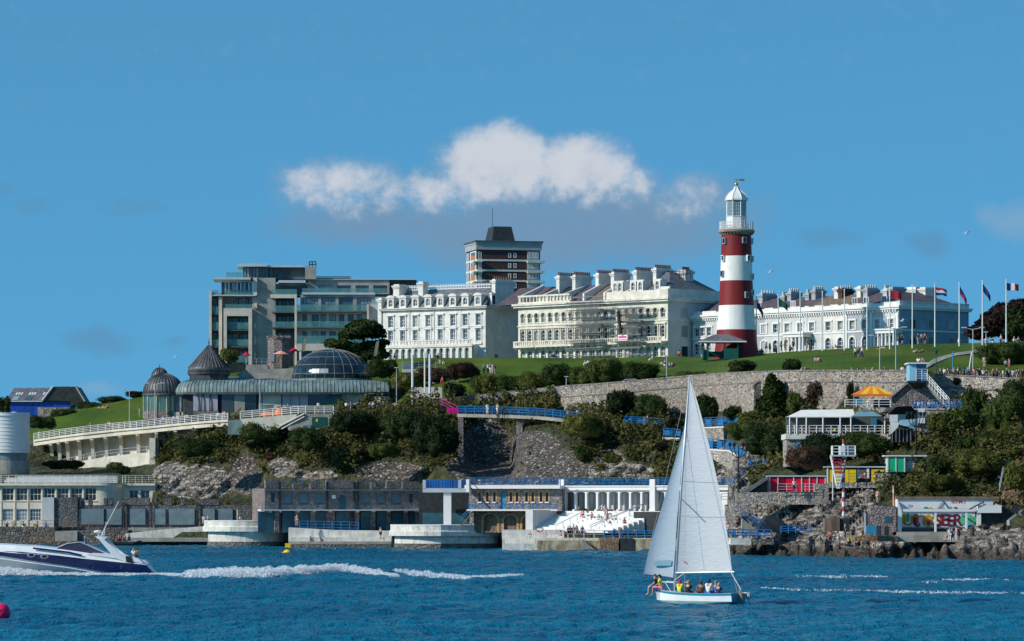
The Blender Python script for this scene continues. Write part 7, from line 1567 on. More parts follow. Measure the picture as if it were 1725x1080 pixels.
tree('pine_tree', 'spreading dark pine tree between the glass dome and the hotel', 'tree', 612, 612, 682, [(2, 55, 30, 17), (-20, 45, 22, 12), (20, 48, 18, 14), (-42, 30, 22, 8), (-22, 24, 24, 9), (15, 28, 22, 9), (32, 34, 12, 6), (0, 10, 28, 12), (-30, 8, 22, 10), (26, 12, 16, 12), (-6, 62, 18, 9), (-55, 36, 9, 5)], 'leafdark', .36, 11000, ((4, -2), (2, 20), (0, 45)), .4, 3, .45)
tree('broadleaf_tree', 'large russet and dark green tree behind the flagpoles at the right edge', 'tree', 1700, 578, 640, [(-30, 25, 28, 22), (-52, 15, 22, 15), (-10, 42, 26, 24), (20, 50, 28, 24), (45, 40, 26, 28), (0, 20, 34, 20), (-35, 40, 15, 12), (70, 35, 30, 30), (35, 15, 35, 20)], 'leafbrown', .34, 12000, ((0, -3), (2, 15), (5, 35)), .4, 5, .7)
tree('broadleaf_tree', 'dark green tree at the far right edge above the crowd', 'tree', 1722, 578, 636, [(0, 30, 26, 24), (20, 44, 26, 22), (-12, 18, 20, 14), (40, 25, 26, 22), (-16, 46, 14, 12)], 'leafdark', .34, 7000, ((0, -3), (2, 15), (5, 30)), .35, 6, .7)
tree('climbing_tree', 'tall upright evergreen growing against the arch of the retaining wall', 'tree', 1303, 704, 556, [(-4, 60, 9, 14), (-2, 42, 16, 18), (8, 26, 20, 18), (-12, 20, 18, 18), (4, 8, 28, 12), (8, 52, 10, 10)], 'leafmid', .27, 6500, ((0, -2), (0, 20), (-2, 50)), .25, 7, .72)
tree('bare_shrub', 'thin reddish brown half bare shrub against the retaining wall', 'shrub', 1385, 700, 552, [(-8, 38, 20, 18), (10, 50, 20, 18), (2, 62, 16, 12), (22, 38, 14, 18), (-14, 20, 18, 14), (12, 18, 22, 14)], 'leafbrown', .22, 5000, ((0, -2), (0, 15), (4, 45)), .2, 8, .35)
def rb(px): return terr(px)[8][0]
B_ = [  # px, foot row, d, width, height, material, label
 (822,668,None,62,38,'leafolive','rounded yellow green bush at the left end of the lawn hedge'),(862,664,None,64,32,'leafmid','second bush from left in the lawn hedge'),(902,660,None,64,34,'leafolive','third bush from left in the lawn hedge'),
 (944,656,None,66,44,'leafmid','taller fourth bush in the lawn hedge, beside a short post'),(984,652,None,60,34,'leafmid','fifth bush in the lawn hedge, lower than its neighbours'),(1024,649,None,78,46,'leafmid','broad tallest bush of the lawn hedge, above the parked car'),(1078,646,None,70,36,'leafmid','rightmost bush of the lawn hedge'),
 (1165,640,None,60,15,'leafmid','low bush behind the wall just right of the mast top'),(1253,632,None,54,27,'leafmid','round bush below the lighthouse on the lawn edge'),(1333,628,None,48,24,'leafdark','dark round bush on the lawn edge right of the lighthouse'),
 (1700,622,560,110,46,'leafmid','big yellow green bush on the lawn at the right edge'),(1611,650,527,16,14,'leafdark','small tuft growing from the right retaining wall'),(1432,686,545,14,44,'leafdark','narrow column of ivy on the retaining wall'),
 (1050,702,586,58,48,'leafdark','dark bush against the wall under the parked car'),(1098,704,584,62,40,'leafdark','wide dark bush against the wall left of the mast'),(1186,708,576,58,46,'leafdark','dark bush against the wall just right of the sail tip'),
 (1337,702,553,34,42,'leafmid','light green bush between the evergreen and the bare shrub'),(1238,716,568,44,34,'leafmid','loose bush over the blue railing by the arch'),(1270,716,561,60,24,'leafmid','low bushes behind the blue railing under the arch'),
 (1300,772,538,100,56,'leafdark','large dark bush left of the restaurant base'),(1262,742,548,80,34,'leafmid','spreading bush under the upper blue railing'),(1338,742,540,50,44,'leafmid','bush rising beside the left corner of the restaurant'),
 (1400,772,514,110,42,'leafdark','dark bush mass below the restaurant'),(1362,795,508,80,44,'leafbrown','brownish bush above the red beach huts'),(1460,768,512,90,40,'leafmid','bush below the right part of the restaurant'),
 (1700,735,506,90,70,'leafmid','big rounded bush high on the slope at the right edge'),(1672,768,498,70,44,'leafolive','broad mid slope bush left of the right edge'),(1716,785,494,60,40,'leafolive','olive lower bush touching the right edge'),(1625,728,509,60,44,'leafmid','rounded bush just below the blue railing'),(1622,765,501,60,34,'leafmid','green bush at middle of the right slope'),(1590,730,508,60,38,'leafolive','bright green bush beneath the white banner'),(1640,700,514,60,44,'leafmid','bush climbing the wall below the crowd'),(1720,700,512,80,60,'leafdark','dark bush at the right edge under the crowd'),
 (1720,830,474,60,55,'leafolive','yellow green bush right of the brown stone steps'),(1650,800,488,90,44,'leafolive','pale grassy bush left of the brown stone steps'),(1590,830,484,80,30,'leafolive','low olive bush above the graffiti shelter'),(1580,802,494,50,30,'leafmid','bush beside the green beach huts'),
 (70,724,672,54,24,'leafdark','leftmost clump of the dark hedge on the left slope'),(112,708,700,56,20,'leafdark','second clump of the dark hedge on the left slope'),(152,694,704,56,17,'leafdark','third clump of the dark hedge on the left slope'),(192,682,706,56,15,'leafdark','fourth clump of the dark hedge on the left slope'),(228,672,707,46,13,'leafdark','last clump of the dark hedge beside the small dome'),
 (92,792,650,46,17,'leafdark','leftmost low bush at the foot of the viaduct wall'),(124,792,648,46,18,'leafmid','second low bush at the foot of the viaduct wall'),(192,792,646,40,14,'leafmid','third low bush at the foot of the viaduct wall'),(206,799,642,30,16,'leafdark','small bush hanging over the stone wall by the cafe'),
 (385,612,672,40,24,'leafolive','yellow green shrub beside the slate cone'),(645,640,668,60,36,'leafdark','dark shrub right of the glass dome'),(690,662,655,64,36,'leafolive','olive shrub behind the white masts'),(732,645,656,70,26,'leafbrown','brown shrub at the left edge of the lawn'),(782,640,650,60,30,'leafbrown','reddish shrub by the steps at the lawn edge'),(765,676,632,50,30,'leafdark','dark shrub beside the garden steps'),
 (5,700,690,30,32,'leafdark','dark tree top behind the blue sheeted building'),(985,742,580,80,48,'leafolive','vivid green ivy clump below the footbridge end'),(735,770,598,90,70,'leafdark','dark bush mass left of the cliff recess'),(690,740,608,90,50,'leafdark','dark bush below the promenade left of the pink barrier'),
 (330,772,622,70,34,'leafdark','dark bush above the pale rock outcrop'),(440,745,628,80,34,'leafmid','bush on the slope beneath the stair terrace'),(600,735,616,90,44,'leafdark','dark bush under the pavilion promenade'),(520,760,612,70,40,'leafdark','dark bush above the bathing block roof'),(648,772,604,60,26,'leafmid','bush above the right half of the bathing block')]
for (px, py, d, w_, h_, mt, lab) in B_:
    bush(px, py, d or rb(px)+12, w_, h_, lab, mt, None)
gg = random.Random(5)
for i in range(46):
    px = gg.uniform(290, 1160) if i < 34 else gg.uniform(1560, 1720); py = gg.uniform(700, 770) if px < 770 else gg.uniform(725, 775)
    if 770 < px < 940 or 300 < px < 460 and py > 765: continue
    d = cliff_d(px, py)-.6; w_ = gg.uniform(22, 46); bush(px, py+8, d, w_, w_*gg.uniform(.45, .75), 'scrubby wild bush growing on the cliff face among others like it', gg.choice(['leafdark', 'leafdark', 'leafmid', 'leafbrown', 'leafgrey', 'leafolive'] if i < 34 else ['leafolive', 'leafbrown', 'leafmid']), 'wild bushes scattered over the cliff')
# ---------------------------------------------------------------- poles, lamps, flags, street things
def wavy_flag(t, x0, z0, w_, h_, mats, droop=0.0, vertical=False):
    n = 12; k = len(mats)
    for b in range(k):
        vs = []; fs = []
        for i in range(n+1):
            for j in (0, 1):
                if vertical: u = (b+i/n)/k; v = j
                else: u = i/n; v = (b+j)/k
                vs.append((x0+w_*u*(1-droop*.5), .12*math.sin(u*7)*u, z0-h_*v*(1-.15*u)-droop*w_*u*1.2-.06*math.sin(u*8)))
        for i in range(n): fs.append((2*i, 2*i+1, 2*i+3, 2*i+2))
        vs2 = vs+[(x, y+.02, z) for x, y, z in vs]; m = len(vs); MB().add(vs2, fs+[tuple(q+m for q in f[::-1]) for f in fs]).build('flag', mats[b], t)
POLES = [(1274, 590, 501, 'dark furled flag', ('flagblue', 'flagred'), .9), (1311, 589, 498, 'green flag', ('flaggreen',), .5), (1348, 588, 493, None, None, 0), (1385.5, 587, 492, None, None, 0), (1422.5, 586, 489, None, None, 0), (1460.6, 585, 488, None, None, 0), (1499, 584, 485, 'red and grey flag', ('flagred',), .2), (1537, 583, 482, None, None, 0),
 (1575, 580, 480, 'red, white and blue striped flag', ('flagred', 'flagwhite', 'flagblue'), .18), (1616, 579, 478, 'drooping dark red and blue flag', ('flagblue', 'flagred'), .9), (1655, 577, 474, 'drooping navy flag', ('flagblue', 'flagblue'), .8), (1695, 576, 473, 'blue, white and red upright striped flag', 'V', .1)]
for i, (px, b0, tp, nm, mats, dr) in enumerate(POLES):
    d = lawn_d(px, b0+3)-2; s = d/FX; t = thing('flagpole', ('tall white flagpole with %s' % nm) if nm else 'bare white flagpole, %s of the four bare ones before the long terrace' % ('first' if i == 2 else 'second' if i == 3 else 'third' if i == 4 else 'fourth' if i == 5 else 'isolated'), 'flagpole', P(px, b0+3, d), 0, 'flagpoles on the green')
    if i == 7: t['label'] = 'bare white flagpole in front of the blue shaded end wall'
    H = (b0+3-tp)*s; m = MB(); m.tube([(0, 0, -.3), (0, 0, H)], .12, 8, .07); m.build('pole', 'whiteclean', t); MB().ell((0, 0, H+.08), (.12, .12, .12), 8, 6).build('finial', 'whiteclean', t)
    if mats == 'V': wavy_flag(t, .1, H-.3, 1.9, 1.15, ('flagblue', 'flagwhite', 'flagred'), dr, True)
    elif mats: wavy_flag(t, .1, H-.3, 1.9, 1.2, mats, dr)
def lamp(px, b0, tp, d, lab, mat='greypole', kind=0, r=.07):
    s = d/FX; t = thing('street_lamp', lab, 'street lamp', P(px, b0, d)); H = (b0-tp)*s; m = MB(); m.tube([(0, 0, -.2), (0, 0, H)], r, 8, r*.7); m.build('post', mat, t)
    if kind == 0: MB().box(-.35, .3, -.12, .12, H, H+.12).build('lamp_head', mat, t)
    elif kind == 1:
        for sg in (-1, 1): m = MB(); m.tube([(0, 0, H-.1), (sg*1.2, 0, H+.15)], .05, 5); m.build('arm', mat, t); MB().box(sg*1.2-.35, sg*1.2+.35, -.12, .12, H+.1, H+.25).build('lamp_head', mat, t)
    elif kind == 2:
        for a in (-1.1, -.55, .6, 1.1): m = MB(); m.tube([(0, 0, H-1.6), (a*.7, 0, H-1.0), (a, 0, H)], .06, 5); m.build('arm', mat, t); MB().lathe([(.16, 0), (.26, .35), (.05, .5)], 8, (a, 0, H)).build('lamp_head', mat, t)
    elif kind == 3: MB().lathe([(.14, 0), (.28, .45), (.05, .6)], 8, (0, 0, H)).build('lantern', mat, t)
    return t
lamp(1123, 646, 600, rb(1123)+2, 'slim grey lamp post standing above the wall left of the mast'); lamp(954, 656, 635, rb(954)+2, 'short grey post on the wall above the footbridge'); lamp(1482, 627, 567, rb(1482)+2, 'grey lamp post with a dark waist on the lawn edge, left of the hut', kind=1)
lamp(1509, 627, 553, rb(1509)+2, 'taller grey lamp post with double arm beside the blue hut', kind=1); lamp(1639, 634, 554, 534, 'double armed grey lamp post behind the crowd', kind=1); lamp(1661, 622, 560, 560, 'grey lamp post right of the double armed one', kind=0)
lamp(218, 722, 658, 656, 'dark headed lamp post on the viaduct left of the pavilion', kind=1); lamp(261, 719, 647, 654, 'lamp post with one long left arm in front of the curved glazing', kind=1); lamp(438, 702, 632, 641, 'tall lamp post before the copper barrel roof', kind=0); lamp(668, 682, 620, 634, 'thin lamp post with black and white banded base', 'greypole', 0)
lamp(1244, 846, 752, 505, 'tall black ornamental lamp with curled arms beside the blue steps', 'black', 2, .13); lamp(1543, 770, 700, 509, 'tall black ornamental lamp with several arms beside the pergola bar', 'black', 2, .13); lamp(1577, 628, 596, rb(1577)+4, 'old fashioned lantern on a dark post by the curving path', 'darkgreen', 3)
for px, b0, tp, lab in ((695, 678, 598, 'leftmost of three tall white masts on the promenade'), (715.5, 678, 594, 'middle and thinnest of three tall white masts on the promenade'), (724, 676, 597, 'rightmost of three tall white masts on the promenade')):
    d = 628; m = MB(); m.tube([(0, 0, -.3), (0, 0, (b0-tp)*d/FX)], .13 if px == 715.5 else .2, 10); tag(m.build('mast', 'whiteclean', None, P(px, b0, d)), lab, 'mast')
for px, py, w_, h_, lab in ((512, 594, 8, 27, 'olive feather banner left of the glass dome'), (633, 602, 9, 30, 'olive feather banner in front of the pine')):
    d = 676; s = d/FX; t = thing('feather_banner', lab, 'banner', P(px-4, py, d)); m = MB(); m.prism([(0, .2), (w_*s*.6, .2), (w_*s, h_*s*.7), (w_*s*1.1, h_*s), (w_*s*.5, h_*s*.85), (w_*s*.2, h_*s*.5)], -.02, .02); m.build('sail', 'olive', t); m = MB(); m.tube([(0, 0, -.5), (w_*s*.2, 0, h_*s*.5), (w_*s*1.1, 0, h_*s)], .04, 5); m.build('pole', 'black', t)
def parasol(px, py, d, w_, mat, lab, h=2.4):
    t = thing('parasol', lab, 'parasol', P(px, py, d)); r = w_/2*d/FX; MB().lathe([(r, h), (r*.5, h+.35), (.02, h+.65)], 8, (0, 0, 0)).build('canopy', mat, t); m = MB(); m.tube([(0, 0, 0), (0, 0, h+.5)], .04, 6); m.build('pole', 'metal', t)
parasol(415, 622, 690, 16, 'redcanvas', 'red parasol in front of the apartment block entrance'); parasol(495, 615, 688, 18, 'redcanvas', 'red parasol just right of the stone turret'); parasol(473, 620, 680, 27, 'coral', 'wide salmon pink parasol in front of the stone turret')
def turret():
    d = 684; s = d/FX; t = thing('stone_turret', 'small octagonal stone turret with notched top before the apartments', 'turret', P(469, 620, d)); r = 19*s; h = (620-573)*s; MB().lathe([(r, -2), (r, h), (r*1.06, h+.1), (r*1.06, h+.35), (r*.9, h+.36)], 8, a0=22, a1=382).build('wall', 'lidostone', t)
    m = MB(); [m.box(r*math.cos(R(a))-.2, r*math.cos(R(a))+.2, r*math.sin(R(a))-.2, r*math.sin(R(a))+.2, h+.36, h+.75) for a in range(0, 360, 24)]; m.build('battlements', 'lidostone', t); MB().box(-r*.65, -r*.3, -r*.98, -r*.85, 1, 3).build('window', 'glass', t)
    d = 676; t = thing('garden_terrace', 'pale concrete garden terrace with curved parapet behind the pavilion roof', 'terrace wall', P(450, 628, d)); s = d/FX
    m = MB(); m.prism([(-45*s, -1), (-52*s, -.3), (-38*s, .4), (-34*s, 1.4), (0, 1.4), (2*s, .6), (45*s, .8), (45*s, -1)], 0, 5); m.build('parapet', 'concrete', t); q = railing([(-36*s, .2, 1.4), (0, .2, 1.4)], 1, 1, 2, .03); q.build('railing', 'metal', t)
    d = 655; t = thing('garden_wall', 'low stone garden wall with piers beside the steps on the slope', 'stone wall', P(745, 670, d)); s = d/FX; m = MB(); m.box(-17*s, 4*s, 0, .5, -1, 2.6); m.build('wall_face', 'rubblegrey', t); m = MB(); m.box(6*s, 14*s, -.2, .6, -1, 3.2); m.build('pier', 'rubblegrey', t); m = MB(); [m.box(14*s+0*i, 30*s, -2.4+i*.4, -2+i*.4, -1.5, -.6+i*.25) for i in range(9)]; m.build('steps', 'concrete', t)
    t = thing('viewing_platform', 'small round grey viewing platform with railing at the lawn edge', 'platform', P(706, 626, 660)); m = MB(); m.box(-2.9, 2.9, -1, 2, -.2, .35); m.build('slab', 'palewall', t); m = MB(); m.box(-2.8, -1, -.95, -.85, .351, 1.5); m.build('panel', 'shutter', t); railing([(-2.8, -.9, .35), (2.8, -.9, .35)], 1.2, 1, 3, .03).build('railing', 'metal', t)
    t = thing('timber_fence', 'pale wooden fence behind the white masts', 'fence', P(707, 676, 634)); m = MB(); m.prism([(-1.6, -.2), (3.6, -.2)]+[(3.6-.5*i, 2.2+.12*(i % 2)) for i in range(11)], 0, .1); m.build('boards', 'beige', t)
turret()
def car():
    d = rb(1060)+4; s = d/FX; t = thing('parked_car', 'silver car parked on the road behind the stone wall', 'car', P(1060, 654.6, d)); pr = [(-1.7, .35), (-1.75, .75), (-1.2, .95), (-.7, 1.42), (.9, 1.48), (1.55, 1.0), (1.65, .4)]
    m = MB(); m.prism(pr, -.8, .8); m.build('body', 'silver', t); m = MB(); m.prism([(-1.05, 1.0), (-.65, 1.34), (.85, 1.38), (1.35, 1.02)], -.83, .83); m.build('windows', 'blackglass', t)
    for x in (-1.05, 1.0):
        for y in (-.75, .75): m = MB(); m.tube([(x, y-.1, .32), (x, y+.1, .32)], .32, 12); m.build('wheel', 'black', t)
car()
tag(railing([P(1140, 629, rb(1140)+15), P(1265, 623, rb(1265)+15), P(1330, 621, rb(1330)+13), P(1420, 619, rb(1420)+13), P(1500, 618, rb(1500)+13)], 1.6, 1.6, 2, .02).build('fence', 'darkgreen'), 'long thin wire fence along the bottom of the lawn', 'fence')
for px, py, d, sz in ((295, 602, 600, .5), (1297, 459, 560, .6), (1627, 394, 560, .6), (1520, 541, 520, .6)):
    m = MB(); m.ell((0, 0, 0), (.35*sz, .1, .09), 8, 5); m.add([(-.1, 0, .03), (.1, 0, .03), (.25, .9*sz, .35), (.1, .9*sz, .38)], [(0, 1, 2, 3)]); m.add([(-.1, 0, .03), (.1, 0, .03), (.9*sz, -.9*sz, .30), (.7*sz, -.9*sz, .33)], [(3, 2, 1, 0)]); m.add([(-1.1*sz, .1, .25), (-.9*sz, .1, .2), (0, 0, .03), (-.15, 0, .05)], [(0, 1, 2, 3)])
    tag(m.build('gull', 'whiteclean', None, P(px, py, d)), {295: 'gull flying left of the apartment block', 1297: 'gull flying just right of the lighthouse', 1627: 'distant gull high above the flagpoles', 1520: 'gull gliding past the end wall corner'}[px], 'gull')
for px, py, mt, lab in ((1605, 632, 'bluemid', 'leftmost blue information pole by the crowd'), (1631, 632, 'whiteclean', 'leaning white pole behind the crowd')):
    m = MB(); m.tube([(0, 0, 0), (.5 if px == 1631 else 0, 0, 3.2)], .09, 6); tag(m.build('pole', mt, None, P(px, py, 532)), lab, 'pole')
# ---------------------------------------------------------------- people
def skin_mesh(name, pts, edges, rad, sub=1, root=0):
    me = bpy.data.meshes.new(name); me.from_pydata(pts, edges, []); o = bpy.data.objects.new('tmp_skin', me); col.objects.link(o)
    o.modifiers.new('s', 'SKIN'); sv = me.skin_vertices[0].data
    for i, r in enumerate(rad): sv[i].radius = (r, r) if not isinstance(r, tuple) else r
    for i in range(len(rad)): sv[i].use_root = (i == root)
    if sub: u = o.modifiers.new('u', 'SUBSURF'); u.levels = u.render_levels = sub
    dg = bpy.context.evaluated_depsgraph_get(); q = bpy.data.meshes.new_from_object(o.evaluated_get(dg)); q.name = name; bpy.data.objects.remove(o); bpy.data.meshes.remove(me)
    q.polygons.foreach_set('use_smooth', [True]*len(q.polygons)); q.materials.clear(); q.materials.append(M['white']); return q
def pose(kind):
    """joints of a figure facing -y, feet (or seat) at the origin"""
    J = {}
    if kind in ('stand', 'walk', 'akimbo'):
        st = .28 if kind == 'walk' else .02; J.update(pel=(0, 0, .95), wai=(0, 0, 1.08), che=(0, -.01, 1.32), nek=(0, 0, 1.50), hed=(0, -.02, 1.60), top=(0, -.01, 1.70))
        for s_, sg in (('L', 1), ('R', -1)): J['hip'+s_] = (.09*sg, 0, .92); J['kne'+s_] = (.10*sg, -st*sg*.6-.02, .50); J['ank'+s_] = (.11*sg, -st*sg*.7+.02, .09); J['toe'+s_] = (.12*sg, -st*sg*.7-.14, .04)
        for s_, sg in (('L', 1), ('R', -1)): J['sho'+s_] = (.18*sg, 0, 1.42); J['elb'+s_] = (.25*sg, .03+st*sg*.4, 1.14) if kind != 'akimbo' else (.36*sg, .03, 1.2); J['wri'+s_] = (.27*sg, -.06+st*sg*.6, .88) if kind != 'akimbo' else (.16*sg, -.12, 1.04)
    elif kind in ('sit', 'seat'):                       # sit: on the ground, knees up; seat: on a ledge, shins hanging
        J.update(pel=(0, 0, .10), wai=(0, .02, .24), che=(0, 0, .48), nek=(0, -.03, .66), hed=(0, -.06, .76), top=(0, -.06, .86))
        for s_, sg in (('L', 1), ('R', -1)):
            J['hip'+s_] = (.09*sg, -.02, .10); J['kne'+s_] = (.13*sg, -.42, .42 if kind == 'sit' else .10); J['ank'+s_] = (.12*sg, -.62 if kind == 'sit' else -.46, .07 if kind == 'sit' else -.34); J['toe'+s_] = (.12*sg, -.80 if kind == 'sit' else -.60, .03 if kind == 'sit' else -.40)
            J['sho'+s_] = (.18*sg, 0, .58); J['elb'+s_] = (.24*sg, -.10, .32); J['wri'+s_] = (.14*sg, -.32, .30 if kind == 'sit' else .18)
    elif kind == 'lie':
        J.update(pel=(0, 0, .12), wai=(-.14, 0, .13), che=(-.38, 0, .22), nek=(-.54, 0, .34), hed=(-.62, 0, .42), top=(-.70, 0, .49))
        for s_, sg in (('L', 1), ('R', -1)): J['hip'+s_] = (.03, .09*sg, .11); J['kne'+s_] = (.44, .10*sg, .16+.16*(sg > 0)); J['ank'+s_] = (.86, .10*sg, .07); J['toe'+s_] = (.92, .10*sg, .17); J['sho'+s_] = (-.46, .18*sg, .28); J['elb'+s_] = (-.50, .26*sg, .08); J['wri'+s_] = (-.28, .28*sg, .06)
    return J
RAD = dict(pel=(.15, .11), wai=(.13, .10), che=(.16, .11), nek=.055, hed=.095, top=.06, hip=.095, kne=.06, ank=.04, toe=.035, sho=.065, elb=.042, wri=.028)
def chain(J, names, extra=.0, sub=1, name='body', hands=False, root='pel'):
    keys = [k for k in names if k in J]; idx = {k: i for i, k in enumerate(keys)}; pts = [J[k] for k in keys]; rad = []
    for k in keys: r = RAD[k[:3]]; rad.append(tuple(x+extra for x in r) if isinstance(r, tuple) else r+extra)
    E = [('pel', 'wai'), ('wai', 'che'), ('che', 'nek'), ('nek', 'hed'), ('hed', 'top')]
    for s_ in 'LR': E += [('pel', 'hip'+s_), ('hip'+s_, 'kne'+s_), ('kne'+s_, 'ank'+s_), ('ank'+s_, 'toe'+s_), ('che', 'sho'+s_), ('sho'+s_, 'elb'+s_), ('elb'+s_, 'wri'+s_)]
    ed = [(idx[a], idx[b]) for a, b in E if a in idx and b in idx]
    if hands:
        for s_, sg in (('L', 1), ('R', -1)):
            w_ = Vector(J['wri'+s_]); dr = (w_-Vector(J['elb'+s_])).normalized(); sd = dr.cross(Vector((0, 1, 0))); sd = sd.normalized() if sd.length > .1 else Vector((1, 0, 0)); pm = w_+dr*.07
            pts.append(tuple(pm)); rad.append((.034, .018)); ip = len(pts)-1; ed.append((idx['wri'+s_], ip))
            for k, (o_, ln) in enumerate(((-.028, .070), (-.010, .082), (.010, .078), (.028, .060))): pts.append(tuple(pm+dr*ln+sd*o_*1.3+Vector((0, -.015-.006*k, 0)))); rad.append(.009); ed.append((ip, len(pts)-1))
            pts.append(tuple(w_+dr*.055-sd*.06+Vector((0, -.02, 0)))); rad.append(.011); ed.append((ip, len(pts)-1))
    return skin_mesh(name, pts, ed, rad, sub, idx[root])
PM = {}
def pose_meshes(kind):
    if kind not in PM:
        J = pose(kind); allk = ['pel', 'wai', 'che', 'nek', 'hed', 'top']+[a+s_ for s_ in 'LR' for a in ('hip', 'kne', 'ank', 'toe', 'sho', 'elb', 'wri')]
        body = chain(J, allk, hands=True)
        J2 = dict(J); 
        for s_ in 'LR': J2['elb'+s_] = tuple(Vector(J['sho'+s_]).lerp(Vector(J['elb'+s_]), .75))
        shirt = chain(J2, ['pel', 'wai', 'che', 'shoL', 'elbL', 'shoR', 'elbR'], .022, 1, 'shirt', root='che')
        J3 = dict(J)
        for s_ in 'LR': J3['kne'+s_] = tuple(Vector(J['hip'+s_]).lerp(Vector(J['kne'+s_]), .95))
        shorts = chain(J3, ['pel', 'hipL', 'kneL', 'hipR', 'kneR'], .024, 1, 'shorts')
        trousers = chain(J, ['pel', 'hipL', 'kneL', 'ankL', 'hipR', 'kneR', 'ankR'], .022, 1, 'trousers')
        h = Vector(J['hed']); tp = Vector(J['top']); up = (tp-h).normalized(); hm = MB(); c = h+up*.045+Vector((0, .02, 0)); hm.ell(c, (.105, .115, .095), 10, 6); hm.ell(c+Vector((0, .06, -.07)), (.085, .06, .10), 8, 5)
        hair = bpy.data.meshes.new('hair'); hair.from_pydata(hm.v, [], hm.f); hair.materials.append(M['black']); 
        PM[kind] = (body, shirt, shorts, trousers, hair)
    return PM[kind]
C_ = {'white': (.75, .75, .73), 'black': (.02, .02, .025), 'red': (.55, .02, .03), 'navy': (.02, .03, .12), 'blue': (.04, .15, .45), 'pale blue': (.35, .52, .7), 'grey': (.25, .25, .26), 'pink': (.75, .2, .35), 'orange': (.8, .2, .03), 'yellow': (.75, .8, .02), 'green': (.04, .3, .12), 'brown': (.16, .08, .05), 'skin': (.50, .28, .19), 'teal': (.03, .3, .33), 'purple': (.25, .08, .3), 'beige': (.5, .42, .32), 'khaki': (.2, .18, .1)}
HAIRS = [('dark', (.025, .017, .012)), ('brown', (.08, .045, .025)), ('fair', (.35, .24, .12)), ('grey', (.35, .34, .33))]
SKINS = [(.55, .33, .24), (.48, .27, .18), (.60, .38, .28)]
PEOPLE = []
def setm(o, m): o.material_slots[0].link = 'OBJECT'; o.material_slots[0].material = m
PH = {'stand': 'standing', 'walk': 'walking', 'akimbo': 'standing hands on hips', 'sit': 'sitting', 'seat': 'sitting', 'lie': 'lying'}
def person(px, py, d, kind, top, bot, place, rot=0.0, scale=1.0, loc=None, long_=False, label=None, hair=None, group=None, z=0):
    n = len(PEOPLE); body, shirt, shorts, trousers, hm = pose_meshes(kind); sk = SKINS[n % 3]
    o = link('person', body, None, loc if loc is not None else P(px, py, d)+Vector((0, 0, z)), rot); o.scale = (scale,)*3; setm(o, shade(sk))
    if top != 'skin': setm(link('shirt', shirt, o), shade(C_[top]))
    if bot != 'skin': setm(link('trousers' if long_ else 'shorts', trousers if long_ else shorts, o), shade(C_[bot]))
    setm(link('hair', hm, o), shade(C_[hair] if hair in C_ else HAIRS[(n*7) % 4][1]))
    wear = ('bare chested' if top == 'skin' else 'in %s top' % top)+('' if bot in ('skin', top) else ' and %s %s' % (bot, 'trousers' if long_ else 'shorts'))
    PEOPLE.append((px, o, label or 'person %s, %s %s' % (wear, PH[kind], place))); tag(o, None, 'person', group); return o
def crowd(lst, place, d, kind='stand', rot=None, group=None, z=0):
    for i, it in enumerate(lst):
        px, py, top = it[:3]; bot = it[3] if len(it) > 3 else ('navy', 'black', 'grey', 'beige')[i % 4]; k = it[4] if len(it) > 4 else kind
        dd = d(px, py) if callable(d) else d; person(px, py, dd, k, top, bot, place, (i*2.4) % 6.28 if rot is None else rot+(i % 3-1)*.5, .98+.04*(i % 3), long_=(i % 2 == 0), group=group, z=z)
crowd([(1280, 597, 'navy', 'grey', 'sit'), (1283, 596, 'black', 'grey', 'sit'), (1290.5, 595, 'black'), (1297, 595, 'navy'), (1306, 593, 'brown', 'grey', 'sit'), (1309, 594, 'white', 'navy', 'sit'), (1316, 592, 'black'), (1322, 591, 'red'), (1331, 591, 'black', 'black', 'sit'), (1336.5, 590, 'black'), (1360, 588, 'black')], 'by the lighthouse foot', lambda px, py: 634, group='visitors right of the lighthouse')
crowd([(1516, 580, 'navy'), (1520, 580, 'navy'), (1537, 579.5, 'black'), (1546.5, 580, 'navy'), (1553, 580, 'beige'), (1558, 580, 'navy'), (1615, 578, 'white', 'grey', 'sit'), (1655, 577, 'red', 'red', 'sit'), (1662, 577, 'white', 'grey', 'sit'), (1671, 577, 'navy', 'white', 'sit'), (1686, 583, 'pink', 'black'), (1708, 577, 'white', 'grey', 'sit'), (1716, 576, 'pink', 'grey', 'sit')], 'by the flagpoles', lambda px, py: lawn_d(px, py+3), group='people on the crest of the green')
crowd([(1441, 604, 'white', 'black'), (1446, 603, 'brown', 'black'), (1452, 604, 'white', 'navy')], 'in the middle of the lawn', lawn_d, 'walk')
crowd([(1374, 610, 'beige', 'skin', 'sit'), (1379, 610, 'pink', 'skin', 'sit'), (1402, 587, 'skin', 'beige', 'lie'), (1411, 586, 'skin', 'red', 'lie'), (1416, 586, 'beige', 'skin', 'lie'), (1483, 588, 'black', 'beige', 'lie'), (1542, 594, 'yellow', 'beige', 'lie'), (1551, 594, 'brown', 'beige', 'lie'), (985, 614.5, 'navy', 'white', 'sit'), (991, 614, 'white', 'brown', 'sit'), (933, 602, 'navy', 'navy', 'sit'), (1094, 607, 'black', 'white', 'sit'), (1100, 606, 'white', 'black', 'sit'), (1115, 617, 'pale blue', 'black', 'sit'), (1120, 616, 'navy', 'white', 'sit'), (1128, 619, 'white', 'navy', 'sit'), (1133, 618, 'pale blue', 'black', 'sit'), (1144, 599, 'orange', 'black', 'sit'), (738, 603, 'navy', 'black', 'sit'), (664, 603, 'black', 'black', 'sit'), (742, 613, 'white', 'grey', 'sit'), (747, 613, 'black', 'white', 'sit')], 'on the grass', lawn_d, group='people sitting about on the green')
